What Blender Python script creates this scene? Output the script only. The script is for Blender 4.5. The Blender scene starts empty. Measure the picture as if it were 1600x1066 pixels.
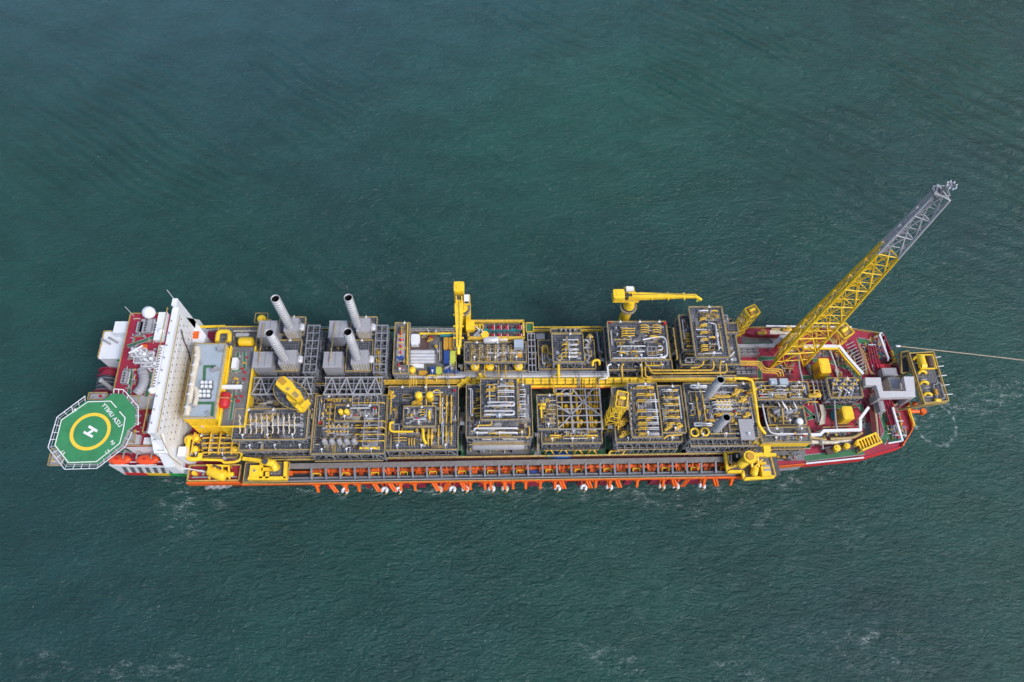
import bpy, math, random
from mathutils import Vector, Matrix
R = math.radians
C = bpy.context.scene.collection
sc = bpy.context.scene

# ------------------------------------------------------------------ camera, sky, sun, exposure
F = 1138.0                      # focal length in pixels of the 1600 wide photograph
H = 312.0                       # flying height above the water
OX, OY = 15.0, 110.0            # ship centre relative to the point below the camera
_n = Vector((-50, 537, F)); _yd = -110.0
_d = Vector((-(537*_yd + F*F)/-50.0, _yd, F))
_n.normalize(); _d.normalize()
_Z = -_n; _X = _d; _Y = _Z.cross(_X)
cam = bpy.data.cameras.new('camera'); co = bpy.data.objects.new('camera', cam); C.objects.link(co)
cam.sensor_width = 36; cam.lens = 36*F/1600; cam.clip_start = 1; cam.clip_end = 20000
_m = Matrix(((_X[0], -_X[1], -_X[2]), (_Y[0], -_Y[1], -_Y[2]), (_Z[0], -_Z[1], -_Z[2])))
co.matrix_world = Matrix.Translation((-OX, -OY, H)) @ _m.to_4x4()
sc.camera = co

SUN_EL, SUN_AZ = 50, 128        # azimuth of the sun, degrees clockwise from +Y
w = bpy.data.worlds.new('World'); sc.world = w; w.use_nodes = True
nt = w.node_tree; bg = nt.nodes['Background']
sky = nt.nodes.new('ShaderNodeTexSky'); sky.sky_type = 'NISHITA'; sky.sun_disc = False
sky.sun_elevation = R(SUN_EL); sky.sun_rotation = R(SUN_AZ); sky.dust_density = 3; sky.air_density = 1.0; sky.ozone_density = 1.0
nt.links.new(sky.outputs[0], bg.inputs[0]); bg.inputs[1].default_value = 0.15
L = bpy.data.lights.new('sun', 'SUN'); L.energy = 1.5; L.angle = R(11); L.color = (1, .985, .965)
lo = bpy.data.objects.new('sun', L); C.objects.link(lo)
az = R(SUN_AZ); el = R(SUN_EL)
sd = Vector((math.sin(az)*math.cos(el), math.cos(az)*math.cos(el), math.sin(el)))
lo.rotation_euler = sd.to_track_quat('Z', 'Y').to_euler(); lo.location = (0, 0, 400)
sc.view_settings.view_transform = 'Standard'; sc.view_settings.look = 'None'
sc.view_settings.exposure = 0.3; sc.view_settings.gamma = 1

def P(px, py, z):
    """point of the photograph at height z -> world"""
    x, y = px - 800, py - 533
    r = Vector((_X[0]*x + _X[1]*y + _X[2]*F, _Y[0]*x + _Y[1]*y + _Y[2]*F, _Z[0]*x + _Z[1]*y + _Z[2]*F))
    t = (z - H)/r.z
    return Vector((r.x*t - OX, r.y*t - OY, z))
def rect(x0, y0, x1, y1, z):
    a, b, c, d = P(x0, y0, z), P(x1, y0, z), P(x1, y1, z), P(x0, y1, z)
    return ((a.x + d.x)/2, (c.y + d.y)/2, (b.x + c.x)/2, (a.y + b.y)/2)     # X0,Y0,X1,Y1

# ------------------------------------------------------------------ materials
def srgb(r, g, b):
    f = lambda c: (c/255/12.92 if c/255 <= .04045 else ((c/255 + .055)/1.055)**2.4)
    return (f(r), f(g), f(b), 1)
MATS = {}
def mat(name, col, rough=.55, metal=0, var=.18, scale=.35, dirt=None, dirt_amt=.35, bump=0):
    m = bpy.data.materials.new(name); m.use_nodes = True; t = m.node_tree; N = t.nodes; b = N['Principled BSDF']
    b.inputs['Roughness'].default_value = rough; b.inputs['Metallic'].default_value = metal
    tc = N.new('ShaderNodeNewGeometry')
    n1 = N.new('ShaderNodeTexNoise'); n1.inputs['Scale'].default_value = scale; n1.inputs['Detail'].default_value = 6
    n1.inputs['Roughness'].default_value = .65
    t.links.new(tc.outputs['Position'], n1.inputs['Vector'])
    mr = N.new('ShaderNodeMapRange'); mr.inputs[1].default_value = .3; mr.inputs[2].default_value = .7
    mr.inputs[3].default_value = 1 - var; mr.inputs[4].default_value = 1 + var
    t.links.new(n1.outputs[0], mr.inputs[0])
    mx = N.new('ShaderNodeVectorMath'); mx.operation = 'SCALE'; mx.inputs[0].default_value = col[:3]
    t.links.new(mr.outputs[0], mx.inputs['Scale']); out = mx.outputs[0]
    if dirt:
        n2 = N.new('ShaderNodeTexNoise'); n2.inputs['Scale'].default_value = scale*2.7; n2.inputs['Detail'].default_value = 8
        n2.inputs['Roughness'].default_value = .75
        t.links.new(tc.outputs['Position'], n2.inputs['Vector'])
        m2 = N.new('ShaderNodeMapRange'); m2.inputs[1].default_value = .5; m2.inputs[2].default_value = .72
        m2.inputs[3].default_value = 0; m2.inputs[4].default_value = dirt_amt
        t.links.new(n2.outputs[0], m2.inputs[0])
        mm = N.new('ShaderNodeMix'); mm.data_type = 'RGBA'; t.links.new(m2.outputs[0], mm.inputs[0])
        t.links.new(out, mm.inputs[6]); mm.inputs[7].default_value = dirt; out = mm.outputs[2]
    t.links.new(out, b.inputs['Base Color'])
    MATS[name] = m; return m
RUST = (.16, .06, .02, 1); GRIME = (.08, .07, .06, 1)
mat('yellow', (.90, .60, .03), .42, dirt=(.5, .28, .04, 1), dirt_amt=.38)
mat('pipeyellow', (.66, .42, .045), .5, var=.3, scale=.5, dirt=(.3, .2, .08, 1), dirt_amt=.6)
mat('railyellow', (.47, .33, .10), .55, var=.35, scale=.8)
mat('dullyellow', (.40, .29, .11), .5, var=.25, dirt=GRIME)
mat('orange', (.78, .13, .012), .45, dirt=(.35, .08, .02, 1), dirt_amt=.5)
mat('lifeorange', (.80, .085, .02), .35)
mat('white', (.76, .79, .84), .45, var=.05, dirt=(.55, .54, .53, 1), dirt_amt=.3)
mat('gantrygrey', (.52, .52, .55), .45, var=.08, dirt=(.4, .38, .36, 1), dirt_amt=.4)
mat('deckgreen', (.07, .10, .085), .6, var=.3, dirt=(.12, .07, .06, 1), dirt_amt=.6)
mat('cream', (.62, .56, .46), .5, dirt=GRIME, dirt_amt=.2)
mat('silver', (.60, .61, .64), .38, metal=.25, var=.12, dirt=(.3, .3, .32, 1))
mat('steelgrey', (.23, .245, .28), .5, var=.15, dirt=(.2, .19, .18, 1))
mat('palegrey', (.33, .33, .36), .5, var=.1, dirt=(.3, .29, .28, 1), dirt_amt=.4)
mat('bluegrey', (.36, .43, .50), .5, var=.08, dirt=(.25, .27, .3, 1), dirt_amt=.3)
mat('darkgrey', (.07, .075, .085), .6, var=.3, dirt=GRIME)
mat('black', (.015, .015, .017), .6)
mat('maroon', (.33, .020, .052), .5, var=.18, scale=.25, dirt=(.20, .06, .06, 1), dirt_amt=.5)
mat('hullred', (.13, .022, .025), .5, dirt=RUST)
mat('brightred', (.62, .02, .03), .45)
mat('red', (.50, .02, .03), .45)
mat('green', (.035, .16, .07), .6, dirt=(.07, .09, .06, 1))
mat('helideckgreen', (.04, .245, .095), .7, var=.16, scale=.15, dirt=(.03, .13, .06, 1), dirt_amt=.45)
mat('markwhite', (.80, .80, .80), .6, var=.06)
mat('markyellow', (.85, .58, .05), .6, var=.06)
mat('teal', (.01, .20, .22), .5)
mat('blue', (.02, .07, .28), .5)
mat('brightblue', (.02, .17, .62), .5)
mat('lime', (.50, .55, .08), .5)
mat('ochre', (.52, .28, .03), .5)
mat('brown', (.10, .06, .055), .7)
mat('deckgrey', (.15, .155, .16), .65, var=.3, scale=.2, dirt=(.1, .06, .05, 1), dirt_amt=.5)
mat('stripeyellow', (.78, .5, .02), .5); mat('stripegreen', (.02, .35, .06), .5)
mat('trunkgrey', (.20, .19, .19), .6, dirt=(.12, .08, .06, 1), dirt_amt=.5)
mat('darkorange', (.55, .09, .012), .5, var=.3, dirt=(.2, .05, .02, 1), dirt_amt=.6)
mat('rope', (.45, .37, .28), .8)

def grating(name, base, line, sp=1.3, wd=.26):
    m = bpy.data.materials.new(name); m.use_nodes = True; t = m.node_tree; N = t.nodes; b = N['Principled BSDF']
    b.inputs['Roughness'].default_value = .6
    g = N.new('ShaderNodeNewGeometry'); sx = N.new('ShaderNodeSeparateXYZ'); t.links.new(g.outputs['Position'], sx.inputs[0])
    outs = []
    for k in (0, 1):
        a = N.new('ShaderNodeMath'); a.operation = 'PINGPONG'; a.inputs[1].default_value = sp/2; t.links.new(sx.outputs[k], a.inputs[0])
        c = N.new('ShaderNodeMath'); c.operation = 'LESS_THAN'; c.inputs[1].default_value = wd/2; t.links.new(a.outputs[0], c.inputs[0]); outs.append(c)
    mxm = N.new('ShaderNodeMath'); mxm.operation = 'MAXIMUM'; t.links.new(outs[0].outputs[0], mxm.inputs[0]); t.links.new(outs[1].outputs[0], mxm.inputs[1])
    n = N.new('ShaderNodeTexNoise'); n.inputs['Scale'].default_value = 1.1; n.inputs['Detail'].default_value = 9; n.inputs['Roughness'].default_value = .8
    t.links.new(g.outputs['Position'], n.inputs['Vector'])
    r = N.new('ShaderNodeMapRange'); r.inputs[1].default_value = .36; r.inputs[2].default_value = .66; r.inputs[3].default_value = .2; r.inputs[4].default_value = 1.9
    t.links.new(n.outputs[0], r.inputs[0])
    mm = N.new('ShaderNodeMix'); mm.data_type = 'RGBA'; t.links.new(mxm.outputs[0], mm.inputs[0]); mm.inputs[6].default_value = base; mm.inputs[7].default_value = line
    sc_ = N.new('ShaderNodeVectorMath'); sc_.operation = 'SCALE'; t.links.new(mm.outputs[2], sc_.inputs[0]); t.links.new(r.outputs[0], sc_.inputs['Scale'])
    t.links.new(sc_.outputs[0], b.inputs['Base Color']); MATS[name] = m
grating('grating', (.042, .047, .060, 1), (.13, .14, .165, 1), 1.05, .24)
grating('grating2', (.075, .078, .085, 1), (.17, .17, .18, 1), 2.1, .3)

def water_mat():
    m = bpy.data.materials.new('sea_water'); m.use_nodes = True; t = m.node_tree; N = t.nodes; b = N['Principled BSDF']; Lk = t.links.new
    b.inputs['Roughness'].default_value = .14; b.inputs['IOR'].default_value = 1.33
    g = N.new('ShaderNodeNewGeometry')
    def noise(scale, detail=4, rough=.6, stretch=(1, 1, 1), rot=0, dist=0):
        mp = N.new('ShaderNodeMapping'); mp.inputs['Scale'].default_value = stretch; mp.inputs['Rotation'].default_value = (0, 0, R(rot))
        Lk(g.outputs['Position'], mp.inputs['Vector'])
        n = N.new('ShaderNodeTexNoise'); n.inputs['Scale'].default_value = scale; n.inputs['Detail'].default_value = detail
        n.inputs['Roughness'].default_value = rough; n.inputs['Distortion'].default_value = dist
        Lk(mp.outputs[0], n.inputs['Vector']); return n.outputs[0]
    def mth(op, a, c=None, d=None):
        n = N.new('ShaderNodeMath'); n.operation = op
        for i, v in enumerate((a, c, d)):
            if v is None: continue
            if isinstance(v, (int, float)): n.inputs[i].default_value = v
            else: Lk(v, n.inputs[i])
        return n.outputs[0]
    def mrange(v, a, c, d=0, e=1):
        n = N.new('ShaderNodeMapRange'); n.interpolation_type = 'SMOOTHSTEP'; Lk(v, n.inputs[0])
        for i, q in enumerate((a, c, d, e)): n.inputs[i+1].default_value = q
        return n.outputs[0]
    def gauss(cx, cy, sx, sy, rot=0):
        s = N.new('ShaderNodeVectorMath'); s.operation = 'SUBTRACT'; Lk(g.outputs['Position'], s.inputs[0]); s.inputs[1].default_value = (cx, cy, 0)
        mp = N.new('ShaderNodeMapping'); mp.vector_type = 'POINT'; mp.inputs['Rotation'].default_value = (0, 0, R(-rot)); Lk(s.outputs[0], mp.inputs[0])
        q = N.new('ShaderNodeVectorMath'); q.operation = 'MULTIPLY'; Lk(mp.outputs[0], q.inputs[0]); q.inputs[1].default_value = (1/sx, 1/sy, 0)
        l = N.new('ShaderNodeVectorMath'); l.operation = 'LENGTH'; Lk(q.outputs[0], l.inputs[0])
        return mrange(l.outputs['Value'], 0, 1, 1, 0), l.outputs['Value']
    # body colour: clouds of greener and bluer water, plus a painted sky reflection
    big = mrange(noise(.0075, 5, .62, dist=.8), .3, .7)
    mid = mrange(noise(.03, 4, .6, (1, 2, 1), 25), .3, .7, .88, 1.12)
    col = N.new('ShaderNodeMix'); col.data_type = 'RGBA'; Lk(big, col.inputs[0])
    col.inputs[6].default_value = (.0165, .056, .056, 1); col.inputs[7].default_value = (.0160, .068, .058, 1)
    pale = gauss(60, 190, 190, 130, 20)[0]
    c2 = N.new('ShaderNodeMix'); c2.data_type = 'RGBA'; Lk(mth('MULTIPLY', pale, .75), c2.inputs[0]); Lk(col.outputs[2], c2.inputs[6]); c2.inputs[7].default_value = (.0170, .086, .064, 1)
    sky_tint = gauss(*(lambda q: (q.x, q.y))(P(150, -250, 0)), 620, 330, -8)[0]  # brighter sky reflection on the far left water, painted into the body colour
    c3 = N.new('ShaderNodeMix'); c3.data_type = 'RGBA'; Lk(sky_tint, c3.inputs[0]); Lk(c2.outputs[2], c3.inputs[6]); c3.inputs[7].default_value = (.042, .108, .138, 1)
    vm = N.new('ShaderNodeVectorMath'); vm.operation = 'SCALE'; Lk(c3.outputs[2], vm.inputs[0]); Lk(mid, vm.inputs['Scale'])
    # foam
    def ridge(scale, rot, st, w, dist=1.6):
        n = noise(scale, 5, .62, st, rot, dist)
        a = mth('ABSOLUTE', mth('SUBTRACT', n, .5)); return mrange(a, 0, w, 1, 0)
    web = mth('MAXIMUM', ridge(.11, 22, (1, 2.8, 1), .014), mth('MULTIPLY', ridge(.3, 22, (1, 2.4, 1), .02), .6))
    brk = mrange(noise(.14, 5, .65, (1, 2.2, 1), 22), .46, .64)
    web = mth('MULTIPLY', web, brk)
    foam = None
    def add(v):
        nonlocal foam
        foam = v if foam is None else mth('MAXIMUM', foam, v)
    def px(x, y): p = P(x, y, 0); return p.x, p.y
    for (x, y, sx, sy, rot, amt) in ((540, 772, 5, 4, 0, .8), (625, 772, 6, 4, 0, .8), (790, 771, 8, 4, 0, .9), (872, 772, 6, 5, 0, 1.2), (912, 772, 6, 5, 0, 1.2), (953, 771, 6, 5, 0, 1), (1058, 770, 7, 6, 0, 1.2), (1098, 768, 6, 5, 0, 1), (1530, 622, 28, 11, 14, 2.0), (1492, 632, 10, 5, 14, 2.2), (1590, 610, 26, 8, 14, 1.3), (480, 764, 60, 2.5, 0, 1.2), (700, 767, 90, 3, 0, 1.5), (1000, 766, 90, 3.5, 0, 2.0), (1230, 752, 40, 4, 6, 1.0), (1455, 640, 16, 7, 12, .8), (1440, 665, 7, 9, 40, .8),
            (1560, 660, 30, 14, -40, .25), (1050, 775, 60, 9, 0, .65), (1130, 795, 55, 14, -12, .45), (880, 770, 60, 6, 0, .45), (960, 768, 40, 7, 0, .5), (280, 785, 14, 26, 20, .9),
            (320, 790, 16, 16, 40, .4), (1040, 765, 6, 8, 0, 1.0), (700, 770, 90, 5, 0, .25), (1260, 820, 70, 16, -10, .25),
            (955, 1025, 22, 8, -20, .8), (1180, 1050, 30, 7, -15, .7), (1370, 1015, 40, 18, -10, .55), (1100, 960, 90, 40, -20, .16), (1400, 880, 120, 50, -15, .14),
            (230, 1050, 34, 9, 5, .8), (70, 1035, 20, 9, 0, .4), (1255, 990, 10, 5, -20, .7), (1360, 1000, 12, 4, -20, .9), (600, 445, 140, 8, 4, .18), (1120, 440, 60, 12, 10, .12)):
        cx, cy = px(x, y); k = gauss(cx, cy, sx, sy, rot)[0]
        k = mth('MINIMUM', mth('MULTIPLY', mrange(k, 0, .7), amt*.9), 1.0)
        add(mth('MULTIPLY', k, web))
    cx, cy = px(1461, 662); ring = gauss(cx, cy, 9.5, 10.5)[1]
    rn = mth('ABSOLUTE', mth('SUBTRACT', mth('ADD', ring, mth('MULTIPLY', noise(.3, 3), .35)), 1.17))
    add(mth('MULTIPLY', mrange(rn, 0, .13, 1, 0), mrange(noise(.35, 5, .7), .42, .64, .0, .42)))
    # sparse white flecks everywhere
    fl = mrange(noise(.9, 2, .5, (1, 2.6, 1), 20), .80, .86); add(mth('MULTIPLY', fl, .7))
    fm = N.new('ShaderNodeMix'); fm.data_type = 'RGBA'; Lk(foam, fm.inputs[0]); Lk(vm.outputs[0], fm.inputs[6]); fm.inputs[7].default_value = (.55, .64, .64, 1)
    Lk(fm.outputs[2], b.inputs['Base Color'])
    Lk(mth('ADD', mth('MULTIPLY', foam, .5), .08), b.inputs['Roughness'])
    # waves: wind ripples, chop and long swell bands
    h = mth('MULTIPLY', noise(.5, 3, .55, (1, 2.2, 1), 14, .6), 1.0)
    h = mth('ADD', h, mth('MULTIPLY', noise(.16, 2, .5, (1, 1.8, 1), 30, .4), 1.2))
    h = mth('ADD', h, mth('MULTIPLY', noise(1.9, 4, .6, (1, 1.5, 1), -12), .13))
    rough_zone = mth('MAXIMUM', gauss(*px(1250, 900), 260, 140, -10)[0], gauss(*px(480, 830), 110, 80, -20)[0])
    h = mth('ADD', h, mth('MULTIPLY', mth('MULTIPLY', noise(.2, 6, .65, (1, 2.6, 1), 28, .8), 1.0), mth('ADD', mth('MULTIPLY', rough_zone, .9), .12)))
    wv = N.new('ShaderNodeTexWave'); wv.wave_type = 'BANDS'; wv.bands_direction = 'Y'; wv.inputs['Scale'].default_value = .030; wv.inputs['Distortion'].default_value = 7.0
    wv.inputs['Detail'].default_value = 2; wv.inputs['Detail Scale'].default_value = .35
    mp = N.new('ShaderNodeMapping'); mp.inputs['Rotation'].default_value = (0, 0, R(33)); Lk(g.outputs['Position'], mp.inputs[0]); Lk(mp.outputs[0], wv.inputs[0])
    zone = mth('MAXIMUM', gauss(*px(250, 190), 330, 130, -12)[0], gauss(*px(1250, 120), 420, 170, -20)[0])
    h = mth('ADD', h, mth('MULTIPLY', mth('MULTIPLY', wv.outputs[0], mth('MULTIPLY', mth('ADD', zone, .12), mrange(noise(.012, 3, .5), .36, .6))), 2.4))
    bp = N.new('ShaderNodeBump'); bp.inputs['Distance'].default_value = 1.0; bp.inputs['Strength'].default_value = 1.0
    Lk(h, bp.inputs['Height']); Lk(bp.outputs[0], b.inputs['Normal'])
    MATS['water'] = m
water_mat()

# ------------------------------------------------------------------ mesh helpers
class MB:
    def __init__(s): s.v = []; s.f = []; s.sm = []
    def add(s, v, f, smooth=False):
        o = len(s.v); s.v += [tuple(p) for p in v]; s.f += [tuple(i+o for i in q) for q in f]; s.sm += [smooth]*len(f); return s
    def box(s, x0, y0, z0, x1, y1, z1):
        x0, x1 = min(x0, x1), max(x0, x1); y0, y1 = min(y0, y1), max(y0, y1); z0, z1 = min(z0, z1), max(z0, z1)
        return s.add([(x0,y0,z0),(x1,y0,z0),(x1,y1,z0),(x0,y1,z0),(x0,y0,z1),(x1,y0,z1),(x1,y1,z1),(x0,y1,z1)],
                     [(3,2,1,0),(4,5,6,7),(0,1,5,4),(1,2,6,5),(2,3,7,6),(3,0,4,7)])
    def cbox(s, c, sz, rz=0):
        c = Vector(c); a, b, h = sz[0]/2, sz[1]/2, sz[2]; cs, sn = math.cos(rz), math.sin(rz)
        v = [(c.x + x*cs - y*sn, c.y + x*sn + y*cs, c.z + z) for z in (0, h) for x, y in ((-a,-b),(a,-b),(a,b),(-a,b))]
        return s.add(v, [(3,2,1,0),(4,5,6,7),(0,1,5,4),(1,2,6,5),(2,3,7,6),(3,0,4,7)])
    def prism(s, pts, z0, z1):
        n = len(pts)
        a = sum(pts[i][0]*pts[(i+1) % n][1] - pts[(i+1) % n][0]*pts[i][1] for i in range(n))
        if a < 0: pts = pts[::-1]
        v = [(p[0], p[1], z0) for p in pts] + [(p[0], p[1], z1) for p in pts]
        return s.add(v, [tuple(range(n-1, -1, -1)), tuple(range(n, 2*n))] + [(i, (i+1) % n, n+(i+1) % n, n+i) for i in range(n)])
    def beam(s, a, b, w=.4, h=None):
        a, b = Vector(a), Vector(b); d = b - a
        if d.length < 1e-4: return s
        d.normalize(); u = Vector((0, 0, 1)) if abs(d.z) < .95 else Vector((1, 0, 0))
        sx = d.cross(u).normalized()*(w/2); sy = sx.cross(d).normalized()*((h or w)/2)
        v = [p + i*sx + j*sy for p in (a, b) for i, j in ((-1,-1),(1,-1),(1,1),(-1,1))]
        return s.add(v, [(0,1,2,3),(7,6,5,4),(0,4,5,1),(1,5,6,2),(2,6,7,3),(3,7,4,0)])
    def tube(s, pts, r, n=8, r1=None):
        pts = [Vector(p) for p in pts]
        if r1 is None: r1 = r
        m = len(pts); rings = []; u = None
        for i, p in enumerate(pts):
            d = (pts[min(i+1, m-1)] - pts[max(i-1, 0)]).normalized()
            if u is None: u = d.cross(Vector((0, 0, 1)) if abs(d.z) < .9 else Vector((1, 0, 0))).normalized()
            u = (u - d*u.dot(d)).normalized(); w_ = d.cross(u); rr = r + (r1 - r)*i/(m-1)
            rings.append([p + (u*math.cos(2*math.pi*k/n) + w_*math.sin(2*math.pi*k/n))*rr for k in range(n)])
        v = [q for g in rings for q in g]
        f = [(i*n+k, i*n+(k+1) % n, (i+1)*n+(k+1) % n, (i+1)*n+k) for i in range(m-1) for k in range(n)]
        s.add(v, f, True)
        s.add([q for q in rings[0]] + [q for q in rings[-1]], [tuple(range(n-1, -1, -1)), tuple(range(n, 2*n))])
        return s
    def cyl(s, x, y, z0, z1, r, n=16, r1=None): return s.tube([(x, y, z0), (x, y, z1)], r, n, r1)
    def dome(s, c, r, n=16, m=6, half=True, rz=None):
        c = Vector(c); v = []; f = []; rz = rz or r; lo = 0 if half else -m
        for i in range(lo, m):
            a = math.pi/2*i/m
            for k in range(n): v.append((c.x + r*math.cos(a)*math.cos(2*math.pi*k/n), c.y + r*math.cos(a)*math.sin(2*math.pi*k/n), c.z + rz*math.sin(a)))
        rows = m - lo; v.append((c.x, c.y, c.z + rz))
        for i in range(rows-1):
            for k in range(n): f.append((i*n+k, i*n+(k+1) % n, (i+1)*n+(k+1) % n, (i+1)*n+k))
        for k in range(n): f.append(((rows-1)*n+k, (rows-1)*n+(k+1) % n, rows*n))
        return s.add(v, f, True)
    def capsule(s, a, b, r, n=14):
        a, b = Vector(a), Vector(b); d = (b - a).normalized(); pts = []; rs = []
        u = d.cross(Vector((0, 0, 1))).normalized(); w_ = d.cross(u); rings = []
        for t, q in ((-.45, .35), (-.32, .72), (-.15, .93), (0, 1)): rings.append((a + d*t*r, q*r))
        for t, q in ((0, 1), (.15, .93), (.32, .72), (.45, .35)): rings.append((b + d*t*r, q*r))
        v = [p + (u*math.cos(2*math.pi*k/n) + w_*math.sin(2*math.pi*k/n))*q for p, q in rings for k in range(n)]; m = len(rings)
        f = [(i*n+k, i*n+(k+1) % n, (i+1)*n+(k+1) % n, (i+1)*n+k) for i in range(m-1) for k in range(n)]
        f += [tuple(range(n-1, -1, -1)), tuple(range((m-1)*n, m*n))]
        return s.add(v, f, True)
    def rail(s, pts, z, closed=True, h=1.1, w=.2, post=2.6):
        pts = [Vector((p[0], p[1], z)) for p in pts]; q = pts + ([pts[0]] if closed else [])
        up = Vector((0, 0, h))
        for a, b in zip(q, q[1:]):
            s.beam(a+up, b+up, w, w); s.beam(a+up*.5, b+up*.5, w*.6, w*.6)
            k = max(1, int((b-a).length/post))
            for i in range(k+1): p = a.lerp(b, i/k); s.beam(p, p+up, w*.7, w*.7)
        return s

def world_loc(o):
    v = Vector((0, 0, 0))
    while o: v += o.location; o = o.parent
    return v
def obj(name, mb, m, parent=None, **kw):
    if not mb.v: return None
    if parent is not None: org = world_loc(parent); loc = Vector((0, 0, 0))
    else:
        xs = [p[0] for p in mb.v]; ys = [p[1] for p in mb.v]; zs = [p[2] for p in mb.v]
        org = loc = Vector(((min(xs)+max(xs))/2, (min(ys)+max(ys))/2, min(zs)))
    me = bpy.data.meshes.new(name); me.from_pydata([(p[0]-org.x, p[1]-org.y, p[2]-org.z) for p in mb.v], [], mb.f)
    me.polygons.foreach_set('use_smooth', mb.sm); me.update()
    me.materials.append(MATS[m] if isinstance(m, str) else m)
    o = bpy.data.objects.new(name, me); C.objects.link(o); o.location = loc
    if parent is not None: o.parent = parent
    for k, v in kw.items(): o[k] = v
    return o
def tag(o, label, cat, group=None):
    o['label'] = label; o['category'] = cat
    if group: o['group'] = group
    return o
def thing(name, label, cat, loc, group=None):
    o = bpy.data.objects.new(name, None); C.objects.link(o); o.location = Vector(loc); o.empty_display_size = 1
    return tag(o, label, cat, group)
def fillet(pts, rad):
    pts = [Vector(p) for p in pts]; out = [pts[0]]
    for a, b, c in zip(pts, pts[1:], pts[2:]):
        d1, d2 = (a-b), (c-b); r = min(rad, d1.length*.45, d2.length*.45)
        p, q = b + d1.normalized()*r, b + d2.normalized()*r
        for t in (0, .33, .67, 1): out.append(p*(1-t)**2 + b*2*t*(1-t) + q*t*t)
    out.append(pts[-1]); return out
def pipe(par, pts, r, m='yellow', name='pipe', bend=1.5, bands=0, n=8):
    """pts: (px, py, z)"""
    w3 = [P(*p) for p in pts]
    if m == 'yellow' and r < .6: m = 'pipeyellow'
    return pipe3(par, w3, r if r > .85 else r*.78, m, name, bend, n)
def pipe3(par, w3, r, m='yellow', name='pipe', bend=1.5, n=8):
    return obj(name, MB().tube(fillet(w3, bend), r, n), m, par)
def hpipe(par, x0, x1, y, z, r=.28, m='silver', legs=True, name='pipe'):
    r *= .7
    if m == 'yellow': m = 'pipeyellow'
    a, b = P(x0, y, z), P(x1, y, z); b.y = a.y = (a.y+b.y)/2
    mb = MB(); d = Vector((0, 0, -1.4))
    mb.tube(fillet([a+d, a, b, b+d], .8), r, 8)
    L_ = (b-a).length; k = int(L_/2.6)
    for i in range(1, k): p = a.lerp(b, i/k); mb.beam(p+Vector((0, -r*1.5, -.5)), p+Vector((0, r*1.5, -.5)), .3, .9)
    return obj(name, mb, m, par)
def vpipe(par, x, y0, y1, z, r=.28, m='yellow', name='pipe', fat=0):
    r *= .78
    if m == 'yellow': m = 'pipeyellow'
    a, b = P(x, y0, z), P(x, y1, z); a.x = b.x = (a.x+b.x)/2
    mb = MB(); d = Vector((0, 0, -1.4)); mb.tube(fillet([a+d, a, b, b+d], .8), r, 8)
    k = int((b-a).length/3)
    for i in range(1, k):
        p = a.lerp(b, i/k); mb.beam(p+Vector((-r*1.5, 0, -.5)), p+Vector((r*1.5, 0, -.5)), .3, .9)
        if fat and i % 2: mb.capsule(p+Vector((0, -.8, 0)), p+Vector((0, .8, 0)), r*1.9, 8)
    return obj(name, mb, m, par)
def uloop(par, x0, x1, y0, y1, z, r=.3, m='silver', right=True):
    a, b, c, d = P(x0, y0, z), P(x1, y0, z), P(x1, y1, z), P(x0, y1, z)
    if not right: a, b, c, d = b, a, d, c
    return pipe3(par, [a+Vector((0, 0, -1.2)), a, b, c, d, d+Vector((0, 0, -1.2))], r, m, 'pipe', abs(b.y-c.y)*.45)

# shared small fittings (local origin at base)
def mesh_of(name, parts):
    """parts: list of (MB, matname) joined into one mesh with several materials"""
    me = bpy.data.meshes.new(name); v = []; f = []; mi = []; sm = []
    for i, (mb, m) in enumerate(parts):
        o = len(v); v += mb.v; f += [tuple(k+o for k in q) for q in mb.f]; mi += [i]*len(mb.f); sm += mb.sm; me.materials.append(MATS[m])
    me.from_pydata(v, [], f); me.polygons.foreach_set('material_index', mi); me.polygons.foreach_set('use_smooth', sm); me.update(); return me
def wheel(mb, c, r, n=8):
    for k in range(n):
        a, b = 2*math.pi*k/n, 2*math.pi*(k+1)/n
        mb.beam((c[0]+r*math.cos(a), c[1]+r*math.sin(a), c[2]), (c[0]+r*math.cos(b), c[1]+r*math.sin(b), c[2]), .14)
    mb.beam((c[0]-r, c[1], c[2]), (c[0]+r, c[1], c[2]), .12); return mb
FIT = {}
FIT['valve'] = mesh_of('valve', [(wheel(MB().capsule((-.9, 0, .6), (.9, 0, .6), .38, 8).cyl(0, 0, .6, 1.6, .16, 8), (0, 0, 1.6), .5), 'pipeyellow'), (MB().box(-.5, -.3, 0, .5, .3, .25), 'steelgrey')])
FIT['control_valve'] = mesh_of('control_valve', [(MB().capsule((0, -1, .6), (0, 1, .6), .32, 8), 'silver'), (MB().cyl(0, 0, .8, 1.7, .2, 8).cyl(0, 0, 1.7, 2.0, .55, 12), 'pipeyellow')])
FIT['junction_box'] = mesh_of('junction_box', [(MB().box(-.45, -.3, .5, .45, .3, 1.5), 'palegrey'), (MB().box(-.4, -.06, 0, -.28, .06, .5).box(.28, -.06, 0, .4, .06, .5), 'steelgrey')])
FIT['pump'] = mesh_of('pump', [(MB().capsule((-1.1, 0, .8), (.3, 0, .8), .5, 10).cyl(.9, 0, .3, 1.3, .5, 12), 'steelgrey'), (MB().box(-1.7, -.6, 0, 1.6, .6, .3), 'dullyellow'), (MB().tube([(.9, 0, 1.2), (.9, 0, 1.9), (.9, 1.4, 1.9)], .18, 6), 'silver')])
FIT['pipe_spool'] = mesh_of('pipe_spool', [(MB().tube(fillet([(-1.3, 0, 0), (-1.3, 0, 1.1), (1.3, 0, 1.1), (1.3, 0, 0)], .5), .2, 7), 'silver'), (MB().box(-.2, -.3, .8, .2, .3, 1.4), 'pipeyellow')])
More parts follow.
